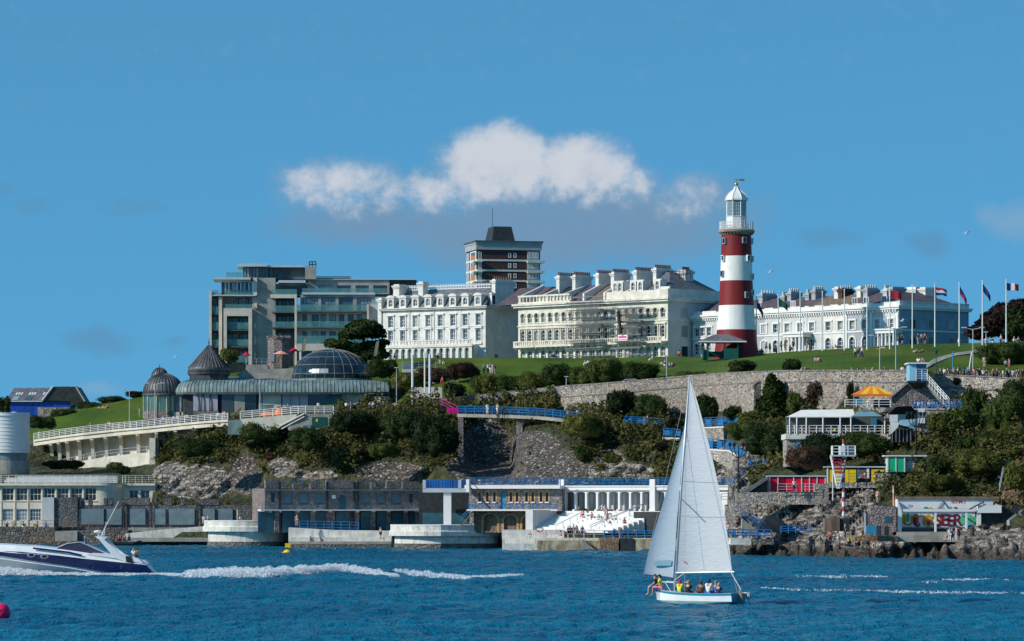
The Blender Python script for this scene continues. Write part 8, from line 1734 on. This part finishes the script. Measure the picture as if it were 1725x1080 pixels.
crowd([(822, 630, 'white', 'black'), (826, 630, 'black', 'white'), (829.5, 630, 'pale blue', 'white'), (834, 631, 'black', 'beige'), (815, 631, 'green', 'black')], 'by the hedge end', lawn_d)
crowd([(745, 652, 'red', 'red'), (763, 656, 'navy', 'navy'), (771, 654, 'brown', 'grey'), (775, 662, 'black', 'navy')], 'by the garden steps', 652)
crowd([(1435, 630, 'blue'), (1445, 630, 'black'), (1459, 630, 'black'), (1470, 630, 'white'), (1490, 630, 'black'), (1520, 629, 'white'), (1526, 629, 'black'), (1356, 630, 'grey'), (1351, 631, 'beige')], 'looking over the retaining wall', lambda px, py: rb(px)+.9, group='people along the upper wall', z=-.75)
crowd([(1547, 612, 'white', 'black', 'seat'), (1554, 612, 'grey', 'black', 'seat')], 'on the roof edge of the blue hut', 527, rot=0)
tops = ['black', 'white', 'navy', 'orange', 'beige', 'black', 'navy', 'blue', 'teal', 'navy', 'pink', 'black', 'navy', 'white', 'black', 'red', 'orange', 'navy', 'black', 'white', 'black', 'navy', 'pale blue', 'black', 'purple', 'black']
crowd([(1584+i*5.5+(i*7 % 3), 640+(i > 12)*2, tops[i]) for i in range(26)], 'in the right wall crowd', 530.5, group='crowd leaning on the right promenade wall', z=-.1)
crowd([(1658, 620, 'beige', 'beige'), (1694, 626, 'grey', 'black'), (1700, 626, 'pink', 'pink')], 'on the grass behind the crowd', 556)
tops = ['navy', 'white', 'pale blue', 'black', 'white', 'beige', 'blue', 'grey', 'white', 'navy', 'pink', 'pale blue', 'brown', 'white', 'black', 'beige']
crowd([(1541+i*6.2, 690, tops[i]) for i in range(16)], 'behind the lower railing', 521.8, group='people behind the lower blue railing', z=-.5)
tops = ['black', 'brown', 'pink', 'navy', 'white', 'grey', 'yellow', 'blue', 'white', 'purple', 'red', 'white', 'beige', 'yellow']
crowd([(1338+i*11.3, 731, tops[i], 'navy', 'seat') for i in range(14)], 'on the restaurant terrace', 521.5, rot=0, group='diners on the restaurant terrace', z=.15)
tops = ['blue', 'white', 'white', 'pink', 'green', 'navy', 'black', 'white', 'pale blue']
crowd([(264, 719, 'blue'), (275, 718.5, 'pale blue'), (283, 718, 'navy'), (286, 718, 'white'), (293, 717, 'white'), (299, 716.5, 'beige'), (304, 716, 'green'), (312, 715, 'white'), (316, 715, 'white'), (367, 711, 'white'), (376, 710, 'pink'), (379, 710, 'white'), (385, 709.5, 'black'), (182, 727.5, 'brown'), (184.5, 727.5, 'white'), (203, 725, 'brown'), (148, 731, 'black'), (152, 730.5, 'purple'), (66, 742, 'blue'), (235, 704, 'pale blue')], 'on the viaduct', lambda px, py: float(np.interp(px, [a[0] for a in DECK], [a[2] for a in DECK]))+2.2, group='strollers on the viaduct')
crowd([(170, 689, 'white', 'beige', 'lie'), (178, 687, 'beige', 'red', 'lie')], 'on the left grass slope', lawn_d)
crowd([(485, 697.5, 'black'), (583, 695, 'white'), (591, 694.5, 'blue'), (623, 686, 'white', 'grey', 'sit'), (629, 685, 'white', 'black', 'sit'), (536, 696, 'pale blue')], 'before the pavilion', 629.5)
tag(MB().ell((0, 0, .5), (1.3, .5, .42), 10, 6).ell((1.7, 0, .75), (.7, .45, .75), 10, 6).build('inflatable', 'orange', None, P(452, 703.5, 630)), 'bright orange inflatable lying on the terrace before the pavilion', 'inflatable')
crowd([(821, 698, 'white', 'white'), (838, 699, 'beige', 'white'), (923, 703, 'white', 'navy', 'sit'), (957, 703, 'brown', 'white')], 'on the footbridge', 603)
crowd([(973, 708, 'pale blue', 'white'), (992, 710, 'white', 'navy', 'sit'), (1091, 709, 'beige', 'white', 'sit'), (1134, 717, 'pink', 'navy', 'sit'), (1276, 776, 'brown', 'black'), (1287, 776, 'black', 'black'), (1291, 776, 'white', 'black')], 'on the cliff path', lambda px, py: 596 if px < 980 else 594 if px < 1000 else 583 if px < 1140 else 543)
crowd([(982, 868, 'skin', 'red', 'seat'), (997, 873, 'skin', 'red', 'seat'), (1019, 872, 'white', 'white'), (1009, 876, 'teal', 'white', 'seat'), (1013, 880, 'white', 'navy', 'seat'), (1023, 883, 'skin', 'orange', 'stand'), (1030, 876, 'blue', 'black', 'seat'), (1036, 883, 'orange', 'orange', 'seat'), (1027, 888, 'skin', 'pink', 'seat'), (971, 895, 'brown', 'navy', 'seat'), (981, 896, 'navy', 'navy', 'seat'), (1052, 893, 'skin', 'red', 'stand'), (1017, 861, 'navy', 'red', 'seat'), (1028, 862, 'black', 'black', 'lie'), (982, 861, 'black', 'black', 'lie')], 'on the white steps', lambda px, py: float(np.interp(py, [861, 896], [562, 553.2])), rot=0, group='sunbathers on the white steps')
crowd([(893, 906, 'brown', 'white', 'sit'), (909, 897, 'skin', 'red', 'lie'), (945, 905, 'pink', 'white', 'sit'), (957, 907, 'navy', 'navy'), (961, 907, 'black', 'black'), (966, 907, 'navy', 'black'), (973, 907, 'navy', 'navy'), (1034, 911, 'navy', 'black'), (1045, 910, 'skin', 'pink'), (1070, 900, 'brown', 'black', 'sit')], 'on the sea wall walkway', 551)
crowd([(343, 877.5, 'white', 'beige', 'seat'), (350, 877.5, 'skin', 'brown', 'seat'), (400, 877.5, 'skin', 'beige'), (405, 877.5, 'white', 'navy', 'seat'), (485, 878.5, 'skin', 'beige')], 'on the left platform', 598)
crowd([(500, 886, 'skin', 'beige'), (641, 908, 'skin', 'navy'), (540, 916, 'skin', 'red', 'seat'), (523, 922, 'skin', 'beige'), (812, 886, 'beige', 'beige', 'seat')], 'at the stained sea wall', 580.5)
crowd([(12, 888, 'navy', 'navy', 'sit'), (39, 888, 'navy', 'white', 'sit'), (63, 888, 'brown', 'brown', 'sit'), (77, 888, 'blue', 'blue', 'sit'), (24, 888, 'beige', 'beige', 'sit')], 'on the quay before the cafe', 613.5)
crowd([(1399, 918, 'red', 'black'), (1412, 919, 'skin', 'pale blue'), (1424, 908, 'black', 'black'), (1430, 915, 'yellow', 'black', 'sit'), (1437, 912, 'black', 'black'), (1441, 919, 'skin', 'beige', 'sit'), (1451, 924, 'pink', 'skin'), (1453, 915, 'brown', 'yellow'), (1471, 920, 'beige', 'beige', 'sit'), (1473, 923, 'pink', 'pink')], 'on the shore rocks', lambda px, py: 477, group='people on the rocks')
crowd([(1600, 913, 'white', 'white'), (1604, 914, 'navy', 'navy'), (1611, 912, 'pale blue', 'white'), (1615, 911, 'red', 'navy'), (1594, 911, 'skin', 'beige', 'sit')], 'before the graffiti shelter', 466)
crowd([(1225, 898, 'pink', 'white'), (1236, 904, 'brown', 'black', 'sit'), (1241, 904, 'white', 'navy', 'sit'), (1248, 905, 'skin', 'white', 'sit')], 'on the ledge right of the sail', 494)
crowd([(1338, 830, 'white', 'navy'), (1478, 848, 'skin', 'beige'), (1457, 806, 'beige', 'pink', 'sit')], 'by the beach huts', lambda px, py: 502.2 if px < 1400 else 503 if px < 1470 else 490)
# ---------------------------------------------------------------- boats, buoys, foam
def sailboat():
    D0 = 264.0; A = R(38); O = P(1176, 1018, D0); O.z = 0; h = Vector((-math.cos(A), math.sin(A), 0)); p = Vector((-math.sin(A), -math.cos(A), 0)); s0 = D0/FX
    t = thing('sailboat', 'white hulled sailing boat with teal stripe, main sail and jib set, full of people', 'sailboat', O)
    def B(px, py, off=0):                      # point of the boat's centre plane seen at a photo position
        k = (px-CX)/FX; q = (k*O.y-O.x)/(h.x-k*h.y); w_ = O+h*q; return Vector((w_.x, w_.y, ZZ(py, w_.y)))-O+p*off
    H = lambda x, y, z: h*x+p*y+Vector((0, 0, z))
    st = [(-3.3, .86, .80, .12), (-2.4, 1.0, .78, -.02), (-1.2, 1.10, .76, -.10), (0, 1.12, .78, -.14), (1.2, 1.0, .82, -.12), (2.2, .74, .88, -.05), (2.9, .42, .94, .05), (3.3, .10, .98, .25)]
    rows = lambda b, g, k: [(0, k), (b*.55, k+.05), (b*.82, k+.16), (b*.92, .24), (b*.985, g-.17), (b, g-.03), (b*1.03, g), (b*.93, g+.01)]
    m = MB(); n = 8
    for sg in (1, -1):
        vs = []; 
        for (x, b, g, k) in st: vs += [H(x+(.18*(z/.9) if x > 3 else 0), y*sg, z) for y, z in rows(b, g, k)]
        base = len(m.v); m.v += [tuple(v) for v in vs]
        for i in range(len(st)-1):
            for j in range(n-1):
                f = (i*n+j, (i+1)*n+j, (i+1)*n+j+1, i*n+j+1); f = f if sg < 0 else f[::-1]; m.f.append(tuple(q+base for q in f)); m.mi.append(2 if j < 3 else 0 if j == 3 else 1 if j == 4 else 0)
    r0 = rows(*st[0][1:]); base = len(m.v); m.v += [tuple(H(-3.3, y, z)) for y, z in r0[:7]]+[tuple(H(-3.3, -y, z)) for y, z in r0[:7][::-1]]; m.f.append(tuple(range(base, base+14))); m.mi.append(1)  # transom face filled with teal, its shade put into the colour
    hull = m.build('hull', ['gelwhite', 'tealhull', 'palehull'], t, smooth=False)
    q = MB(); q.add([H(x, b*.94*sg, g-.02) for (x, b, g, k) in st[4:] for sg in (1, -1)], [(2*i, 2*i+1, 2*i+3, 2*i+2) for i in range(3)]); q.build('foredeck', 'gelwhite', t)
    q = MB(); q.add([H(x, b*.9*sg, .30) for (x, b, g, k) in st[:5] for sg in (1, -1)], [(2*i, 2*i+1, 2*i+3, 2*i+2) for i in range(4)]); q.build('cockpit_floor', 'greywall', t)
    for sg in (1, -1): q = MB(); q.add([H(x, sg*b*.95, .60) for (x, b, g, k) in st[:5]]+[H(x, sg*b*.62, .60) for (x, b, g, k) in st[:5]]+[H(x, sg*b*.62, .30) for (x, b, g, k) in st[:5]], [(i, i+1, i+6, i+5) for i in range(4)]+[(i+5, i+6, i+11, i+10) for i in range(4)]); q.build('bench', 'gelwhite', t)
    m0, m1 = B(1137, 988), B(1161.5, 633); m = MB(); m.tube([m0, m0.lerp(m1, .5)+h*.05, m1], .075, 10, .05); mast = m.build('mast', 'silver', t, smooth=True); q = MB(); q.tube([m1, m1+Vector((.22, 0, .02))], .03, 4); q.build('masthead_fitting', 'whiteclean', mast)
    bm = MB(); bm.tube([B(1137.5, 965), B(1237, 963.5)], .055, 8); bm.build('boom', 'silver', t)
    def sail(name, luff, leech, mat, belly, nn=24, k=14):
        """luff / leech: lists of photo points from foot to head"""
        lf = [B(*a) for a in luff]; le = [B(*a) for a in leech]
        def at(L, u): x = u*(len(L)-1); i = min(int(x), len(L)-2); return L[i].lerp(L[i+1], x-i)
        vs = []; fs = []
        for i in range(nn+1):
            u = i/nn; a, b = at(lf, u), at(le, u)
            for j in range(k+1):
                v = j/k; q = a.lerp(b, v)+p*(-belly*math.sin(math.pi*v**.8)*(1-.55*u)*(a-b).length/3.9)+p*.012*math.sin(u*60+v*5)*math.sin(math.pi*v); vs.append(q)
        for i in range(nn):
            for j in range(k): fs.append((i*(k+1)+j, i*(k+1)+j+1, (i+1)*(k+1)+j+1, (i+1)*(k+1)+j))
        return MB().add(vs, fs).build(name, mat, t, smooth=True)
    ms = sail('mainsail', [(1139.5, 963), (1144, 890), (1149, 810), (1154, 735), (1162, 642)], [(1233, 963), (1229, 925), (1222, 880), (1213, 830), (1203, 785), (1192, 740), (1180, 695), (1170, 660), (1163, 641)], 'sailcloth', .42)
    sail('jib', [(1084, 967), (1100, 903), (1118, 843), (1136, 780), (1152, 722), (1156, 700)], [(1134, 973), (1137, 930), (1141, 870), (1146, 810), (1152, 750), (1156.5, 700)], 'jibcloth', .5)
    q = MB(); 
    for (a, b) in (((1154, 730), (1190, 733)), ((1149.5, 810), (1209, 813)), ((1146, 868), (1220, 871))): 
        pt = [B(*a).lerp(B(*b), i/8)+p*(.03-.35*math.sin(math.pi*(i/8)**.8)*.6) for i in range(9)]; q.tube(pt, .012, 4)
    q.build('seams', 'greypole', ms)
    q = MB(); q.tube([B(1147, 840, 0), B(1165, 859.5, -.2), B(1183, 879, -.27)], .03, 5); q.build('dark_batten_strap', 'shutter', ms)  # dark strap slanting across the mainsail
    q = MB(); q.ell(B(1151.5, 947, -.14), (.07, .03, .07), 8, 5); q.build('badge', 'redcanvas', ms)
    w_ = MB(); w_.add([B(1099, 953, -.06), B(1131, 953, .03), B(1132, 944, .03), B(1126, 943.5, .0), B(1104, 945, -.05), B(1100, 949, -.06)], [(0, 1, 2, 3, 4, 5)]); w_.build('jib_window', 'bluecanvas', t)
    def letters(s_, px, py, hgt):
        cu = bpy.data.curves.new('sail_number', 'FONT'); cu.body = s_; cu.size = hgt*s0*1.4; cu.extrude = .002; tmp = bpy.data.objects.new('tmp', cu); col.objects.link(tmp); me = bpy.data.meshes.new_from_object(tmp.evaluated_get(bpy.context.evaluated_depsgraph_get())); bpy.data.objects.remove(tmp)
        me.materials.clear(); me.materials.append(M['greypole']); o = link('sail_number', me, ms, B(px, py, -.2)); o.rotation_euler = (R(90), 0, -A)
    letters('ML', 1178, 783, 6)
    m = MB(); 
    for a, b in ((m1, B(1084, 968)), (m0.lerp(m1, .75), H(.4, 1.0, .8)), (m0.lerp(m1, .75), H(.4, -1.0, .8)), (m1, H(-3.2, 0, .85))): m.tube([a, b], .012, 4)
    m.build('rigging', 'metal', t)
    m = MB(); m.tube([H(3.2, .1, .95), H(3.0, .35, 1.5), H(1.4, .85, 1.45), H(1.3, .9, .85)], .03, 6); m.tube([H(3.2, -.1, .95), H(3.0, -.35, 1.5), H(1.4, -.85, 1.45), H(1.3, -.9, .85)], .03, 6); m.tube([H(2.4, .5, 1.48), H(1.7, .8, .85)], .02, 4); m.build('pulpit_rail', 'whiteclean', t)
    m = MB(); m.tube([B(1137, 978, .1), B(1165, 966, .9)], .035, 6); m.build('kicker', 'silver', t)
    m = MB(); a, c = H(-3.42, .02, 1.5), H(-3.42, .02, -.25); m.prism([(-3.75, -.30), (-3.42, -.30), (-3.34, .7), (-3.34, 1.05), (-3.55, 1.05), (-3.62, .5)], -.03, .03)
    m.v = [tuple(H(x, y, z)) for x, y, z in m.v]; rd = m.build('rudder', 'wood', t); m = MB(); m.prism([(-3.78, -.34), (-3.45, -.34), (-3.43, .12), (-3.70, .12)], -.045, .045); m.v = [tuple(H(x, y, z)) for x, y, z in m.v]; m.build('rudder_tip', 'rust', rd)
    m = MB(); m.tube([H(-3.5, 0, 1.05), H(-2.6, .05, 2.35)], .03, 6); m.build('flagstaff', 'whiteclean', t)
    m = MB(); m.ell(H(-3.75, -.55, .62), (.22, .2, .26), 10, 6); m.tube([H(-3.75, -.55, .5), H(-3.8, -.55, -.3)], .06, 6); m.tube([H(-3.3, -.5, .8), H(-3.6, -.55, .8)], .05, 6); m.build('outboard_motor', 'metal', t)
    # crew
    W = lambda x, y, z: O+H(x, y, z)
    yw = math.atan2(p.y, p.x)+math.pi/2+math.pi
    def crew(px, x, y, z, kind, top, bot, lab, rot, hair=None, sc_=.98): person(px, 0, 0, kind, top, bot, '', rot, sc_*1.1, W(x, y, z+.03), label=lab, hair=hair)
    crew(1140, .95, .78, .66, 'seat', 'yellow', 'grey', 'person in bright yellow vest and dark red cap sitting in the sailboat below the mast', yw, 'red')
    crew(1156, .25, .80, .64, 'seat', 'black', 'black', 'person in black top sitting next to the yellow vest in the sailboat', yw)
    crew(1177, -.75, .75, .62, 'seat', 'brown', 'black', 'person in maroon top turned sideways in the middle of the sailboat', yw+.7)
    crew(1195, -1.45, .82, .66, 'seat', 'white', 'blue', 'person in white and blue buoyancy vest with dark cap in the sailboat', yw, 'navy', 1.06)
    crew(1212, -2.1, .6, .58, 'seat', 'navy', 'navy', 'person in navy top sitting low at the stern of the sailboat', yw, None, .9)
    crew(1187, -1.0, -.7, .6, 'seat', 'blue', 'black', 'person in blue top on the far bench of the sailboat', yw+math.pi)
    bw = math.atan2(h.y, h.x)+math.pi/2
    crew(1086, 2.85, .42, .98, 'seat', 'yellow', 'pink', 'person with yellow sleeves and pink shorts dangling legs over the bow', bw+.5, 'black', 1.0)
    crew(1077, 3.35, .25, 1.0, 'seat', 'black', 'blue', 'outermost person on the bow in blue shorts with legs hanging down', bw+.6, 'brown', 1.0)
def clothmat(name, c, tr=.35):
    m, t, b = newmat(name); o = t.coord(); n = t.noise(t.map(o, (1, 1, 3)), 1.2, 5, .6); cc = t.mix(n, tuple(x*.88 for x in c), c); t.L.new(cc, b.inputs['Base Color']); b.inputs['Roughness'].default_value = .6
    t.L.new(t.bump(t.noise(t.map(o, (1, 1, 4)), 2.0, 4, .6), .35, .12), b.inputs['Normal'])
    a = t.N.new('ShaderNodeBsdfTranslucent'); t.L.new(cc, a.inputs[0]); mx = t.N.new('ShaderNodeMixShader'); mx.inputs[0].default_value = tr; t.L.new(b.outputs[0], mx.inputs[1]); t.L.new(a.outputs[0], mx.inputs[2]); t.L.new(mx.outputs[0], t.N['Material Output'].inputs[0]); return m
M['sailcloth'] = clothmat('sail_cloth', (.78, .79, .80)); M['jibcloth'] = clothmat('jib_cloth', (.62, .70, .76), .45)
sailboat()
def speedboat():
    D = 371.0; s = D/FX; O = P(110, 967, D); O.z = 0; t = thing('speedboat', 'long navy and white speedboat with radar arch racing out of the left edge', 'speedboat', O); X = lambda px: (px-110)*s; z = lambda py: ZZ(py, D)-0
    # stations: px, sheer row, navy top row, navy bottom row, keel row, half beam (m)
    S = [(-58, 916, 921, 925, 930, .08), (-40, 916, 924, 929, 938, .75), (-10, 916.6, 928, 934, 950, 1.4), (30, 918.5, 931.5, 940, 962, 1.85), (70, 921, 934, 946, 972, 2.05), (111, 925.5, 938, 951.5, 976, 2.1), (150, 931, 941, 958, 976, 2.1), (193, 939, 945.5, 964.8, 976, 2.05), (240, 947.5, 950, 967.5, 976, 1.95), (247, 949, 951.5, 968, 976, 1.9)]
    m = MB(); n = 7
    for sg in (-1, 1):
        base = len(m.v)
        for px, a, b, c, k, hb in S:
            rak = (X(265)-X(247)) if px > 245 else 0
            for q, (yy, zz) in enumerate(((.0, a+.0), (.80, a), (.93, (a+b)/2), (1.0, b), (.90, c), (.80, c+2), (0, k))): m.v.append((X(px)+(rak*min(1, (zz-a)/16) if zz > a else 0), sg*hb*yy, z(zz)-(0 if q else -.12)))
        for i in range(len(S)-1):
            for j in range(n-1): f = (base+i*n+j, base+(i+1)*n+j, base+(i+1)*n+j+1, base+i*n+j+1); m.f.append(f if sg > 0 else f[::-1]); m.mi.append(1 if j == 3 else 0)
    b = len(m.v)-n; b2 = len(S)*n-n; m.f.append(tuple(range(b2, b2+n))+tuple(range(b+n-1, b-1, -1))); m.mi.append(0)
    m.build('hull', ['gelwhite', 'navy'], t, smooth=False)
    for (pts, r, mt, nm) in (([(-20, 927.5), (40, 930), (100, 936), (142, 941)], .05, 'navy', 'trim_stripe'), ([(-30, 936), (60, 948), (120, 956), (188, 968)], .05, 'gelwhite', 'trim_stripe'), ([(60, 923), (120, 930), (142, 935)], .09, 'navy', 'trim_stripe')):
        for sg in (-1,): q = MB(); q.tube([(X(a), -float(np.interp(a, [u[0] for u in S], [u[5] for u in S]))*(1.0)-.02, z(c)) for a, c in pts], r, 5); q.build(nm, mt, t)
    for px, py in ((57, 934.5), (79, 937)): q = MB(); q.lathe([(.36, 0), (.36, .05), (.24, .06)], 16); q.v = [(X(px)+v[0]*1.1, -2.03-v[2], z(py)+v[1]*.6) for v in q.v]; w_ = q.build('porthole', 'metal', t); q = MB(); q.lathe([(.23, .0), (.23, .065)], 14); q.v = [(X(px)+v[0]*1.1, -2.03-v[2], z(py)+v[1]*.6) for v in q.v]; q.build('pane', 'blackglass', w_)
    q = MB(); q.prism([(X(98), z(923)), (X(116), z(915.5)), (X(138), z(913)), (X(153), z(919)), (X(192), z(936)), (X(192), z(941)), (X(140), z(932))], -1.5, 1.5); q.build('windscreen', 'screen', t)
    q = MB(); q.tube([(X(98), -1.52, z(923)), (X(116), -1.52, z(915.5)), (X(138), -1.52, z(913)), (X(153), -1.52, z(919)), (X(193), -1.52, z(936.5))], .05, 6); q.build('windscreen_frame', 'silver', t)
    q = MB(); q.prism([(X(150), z(934)), (X(196), z(940)), (X(245), z(949)), (X(236), z(940)), (X(205), z(933)), (X(160), z(931))], -1.9, -1.45); q.build('coaming', 'gelwhite', t); q = MB(); q.prism([(X(150), z(934)), (X(245), z(949)), (X(205), z(933)), (X(160), z(931))], 1.45, 1.9); q.build('coaming', 'gelwhite', t)
    for y0, y1 in ((-1.95, -1.6), (1.6, 1.95)): q = MB(); q.prism([(X(168), z(906)), (X(176), z(906)), (X(218), z(944)), (X(214), z(946)), (X(196), z(939))], y0, y1); q.build('arch_leg', 'gelwhite', t)
    q = MB(); q.prism([(X(164), z(903)), (X(183), z(905)), (X(180), z(908)), (X(167), z(907))], -1.9, 1.9); q.build('arch_top', 'gelwhite', t)
    q = MB(); q.ell((X(165), 0, z(896)), (.42, .42, .17), 14, 7); q.tube([(X(165), 0, z(899)), (X(167), 0, z(903.5))], .08, 6); q.build('radar_dome', 'whiteclean', t)
    for a, b, c, d_ in ((171, 903, 201, 845), (173, 903, 181, 879), (176, 903, 180, 880)): q = MB(); q.tube([(X(a), -.6, z(b)), (X(c), -.6, z(d_))], .03, 5); q.build('aerial', 'whiteclean', t)
    q = MB(); q.prism([(X(215), z(936)), (X(224), z(937)), (X(228), z(949)), (X(216), z(946))], -1.97, -1.5); q.build('life_ring_bag', 'black', t); q = MB(); q.prism([(X(226), z(940)), (X(246), z(944)), (X(252), z(949)), (X(247), z(953)), (X(228), z(949))], -1.4, 1.4); q.build('sunpad', 'gelwhite', t)
    person(142, 0, 0, 'stand', 'blue', 'navy', '', 1.57, 1, O+Vector((X(143), .3, z(933.5))), label='person in blue at the helm of the speedboat', long_=True)
    person(226, 0, 0, 'seat', 'white', 'white', '', 2.6, 1, O+Vector((X(226), -.6, z(939))), label='person in white sitting on the stern of the speedboat')
    person(232, 0, 0, 'seat', 'skin', 'brown', '', 3.4, 1.05, O+Vector((X(232), -.5, z(939))), label='bare shouldered person sitting at the very stern of the speedboat')
speedboat()
def small_boats():
    O = P(208, 914, 600); O.z = 0; t = thing('inflatable_boat', 'small dark inflatable boat with people in front of the quay ramp', 'dinghy', O); m = MB(); m.tube([(-2.4, -.7, .5), (1.6, -.8, .35), (2.6, 0, .6), (1.6, .8, .35), (-2.4, .7, .5)], .28, 8); m.build('tube', 'black', t); m = MB(); m.box(-2.3, 1.8, -.6, .6, .15, .4); m.build('floor', 'darkgrey', t); m = MB(); m.tube([(1.9, -.2, .5), (1.4, -.2, 2.9)], .03, 4); m.build('aerial', 'whiteclean', t)
    for i, (x, c) in enumerate(((-1.4, 'black'), (-.7, 'red'), (.2, 'navy'), (.9, 'black'))): person(200+x*10, 0, 0, 'seat', c, 'black', '', 1+i, 1, O+Vector((x, -.2, .85)), label='person in %s sitting in the small inflatable boat, %s from left' % (c, ('first', 'second', 'third', 'fourth')[i]))
    O = P(484, 932, 519); O.z = 0; t = thing('marker_buoy', 'yellow marker buoy with a square yellow topmark before the left platform', 'buoy', O); s = 519/FX
    MB().lathe([(.1, -.3), (.5, -.1), (.55, .15), (.35, .4), (.12, .5)], 14).build('float', 'yellow', t); MB().box(-.3, .42, -.03, .03, .75, 1.32).build('topmark', 'yellow', t); m = MB(); m.tube([(.05, 0, .45), (.05, 0, .8)], .05, 6); m.build('stem', 'black', t); m = MB(); m.ell((-.5, -.1, .05), (.35, .25, .12), 8, 5); m.build('side_float', 'orange', t)
    O = P(2, 1042, 231); O.z = 0; t = thing('mooring_buoy', 'bright pink round mooring buoy at the bottom left corner', 'buoy', O); r = 16*231/FX; pr = [(.01, -.15)]+[(r*math.cos(R(a)), .38+r*1.02*math.sin(R(a))) for a in range(-60, 91, 10)]; MB().lathe(pr, 24).build('float', 'pink', t, smooth=True)
    MB().lathe([(r*.80, -.05), (r*.86, .02), (r*.6, .05)], 20).build('waterline_band', 'black', t)
    cu = bpy.data.curves.new('buoy_letters', 'FONT'); cu.body = 'ull'; cu.size = .38; cu.extrude = .01; tmp = bpy.data.objects.new('tmp', cu); col.objects.link(tmp); me = bpy.data.meshes.new_from_object(tmp.evaluated_get(bpy.context.evaluated_depsgraph_get())); bpy.data.objects.remove(tmp); me.materials.clear(); me.materials.append(M['flagred']); o = link('buoy_letters', me, t, (-.04, -r-.0, .42)); o.rotation_euler = (R(90), 0, .2)
    for px, py in ((1318, 935), (612, 924.5), (565, 925)): O = P(px, py, 7*FX/(py-HY)); O.z = -.05; m = MB(); m.ell((0, 0, .12), (.1, .1, .13), 8, 6); m.ell((0, .05, -.02), (.2, .14, .07), 8, 5); tag(m.build('person', shade(SKINS[0]), None, O), {1318: 'swimmer with only the head above water by the rocks', 612: 'swimmer with only the head above water off the sea wall', 565: 'swimmer close to the ledge between the platforms'}[px], 'swimmer')
small_boats()
def foammat():
    m, t, b = newmat('foam'); b.inputs['Base Color'].default_value = (.86, .89, .91, 1); b.inputs['Roughness'].default_value = .8
    tr = t.N.new('ShaderNodeBsdfTranslucent'); tr.inputs[0].default_value = (.88, .91, .93, 1); mx = t.N.new('ShaderNodeMixShader'); mx.inputs[0].default_value = .5; t.L.new(b.outputs[0], mx.inputs[1]); t.L.new(tr.outputs[0], mx.inputs[2]); t.L.new(mx.outputs[0], t.N['Material Output'].inputs[0]); return m
M['foam'] = foammat()
def foam(name, label, line, seed=0, amt=1.0):
    """flecks of spray and froth along a line of photo points (px, row of the foot, height in pixels, density)"""
    g = np.random.default_rng(seed); xs = [l[0] for l in line]; n = int(sum((b[0]-a[0])*(a[2]*a[3]+b[2]*b[3]+2)*.5 for a, b in zip(line[:-1], line[1:]))*6.5*amt)
    px = g.uniform(xs[0], xs[-1], n*2); py, hh, dn = (np.interp(px, xs, [l[q] for l in line]) for q in (1, 2, 3)); wv = np.array([noise3((q*.07, seed, 1), 1.0) for q in px]); wf = np.array([noise3((q*.45, seed, 2), 1.0) for q in px])
    keep = g.random(n*2) < (hh*dn/max(l[2]*l[3] for l in line)+.12)*.85; px, py, hh, dn, wv, wf = (q[keep] for q in (px, py, hh, dn, wv, wf)); n = len(px)
    d = 7*FX/(py-HY); s = d/FX; u = g.random(n); top = hh*s*(1+.5*wv+.35*wf); z = top*u**(1.7-.6*np.minimum(dn, 1.2)); y = d+g.normal(size=n)*(1.0+hh*.08)-1.5*(1-u); x = (px-CX)*s+g.normal(size=n)*.1
    nn = g.normal(size=(n, 3)); nn[:, 2] += .5; nn /= np.linalg.norm(nn, axis=1)[:, None]; a = np.cross(nn, g.normal(size=(n, 3))); a /= np.linalg.norm(a, axis=1)[:, None]; b = np.cross(nn, a); r = ((.05+.10*g.random(n))*(1.15-.6*u))[:, None]; c = np.stack([x, y, z+.04], 1)
    v = np.stack([c-a*r, c-b*r*.7, c+a*r, c+b*r*.7], 1).reshape(-1, 3); tag(link(name, np_mesh(name, v, np.arange(4*n).reshape(n, 4), 'foam')), label, 'foam', kind='stuff')
foam('wake_foam', 'white breaking wake behind the speedboat', [(262, 968, 2, .8), (300, 970, 3, .8), (325, 971.5, 9, 1.1), (380, 972, 13, 1.15), (450, 971, 13, 1.1), (520, 967, 12, 1.0), (575, 961, 10, 1.0), (620, 966, 8, .8), (670, 971, 2, .6)], 1)
foam('wake_foam', 'thinner second stretch of white wake in mid channel', [(665, 962, 4, .5), (700, 970, 8, .95), (740, 973, 7, .85), (790, 975, 4, .85), (840, 972, 3, .8), (880, 969, 2, .5)], 2, .5)
foam('bow_foam', 'white spray along the speedboat hull', [(-40, 968, 12, .9), (20, 968, 12, 1.1), (45, 968, 8, 1.0), (80, 969, 5, .95), (140, 969, 3, .8), (262, 969.5, 3, .7)], 3)
foam('wave_foam', 'small white wave crest right of the sailboat', [(1340, 972, 2, .3), (1400, 973, 3, .85), (1450, 972, 2, .7), (1490, 972, 2, .3)], 4, .12)
foam('wave_foam', 'long faint white line on the water at lower right', [(1280, 992, 2, .4), (1400, 996, 2, .75), (1550, 999, 2.5, .8), (1725, 1001, 2, .6)], 5, .07)
foam('wave_foam', 'short white crest near the right shore', [(1540, 984, 1, .3), (1590, 979, 2.5, .8), (1650, 977, 2, .7), (1700, 978, 1, .3)], 6, .12)
# labels of people: each must single one out
ORD = ['first', 'second', 'third', 'fourth', 'fifth', 'sixth', 'seventh', 'eighth', 'ninth', 'tenth', 'eleventh', 'twelfth']
by = {}
for px, o, lab in PEOPLE: by.setdefault(lab, []).append((px, o))
for lab, L in by.items():
    L.sort(key=lambda q: q[0])
    for i, (px, o) in enumerate(L): o['label'] = lab if len(L) == 1 else lab+', '+('leftmost' if i == 0 else ORD[i]+' from left')
print('people', len(PEOPLE))
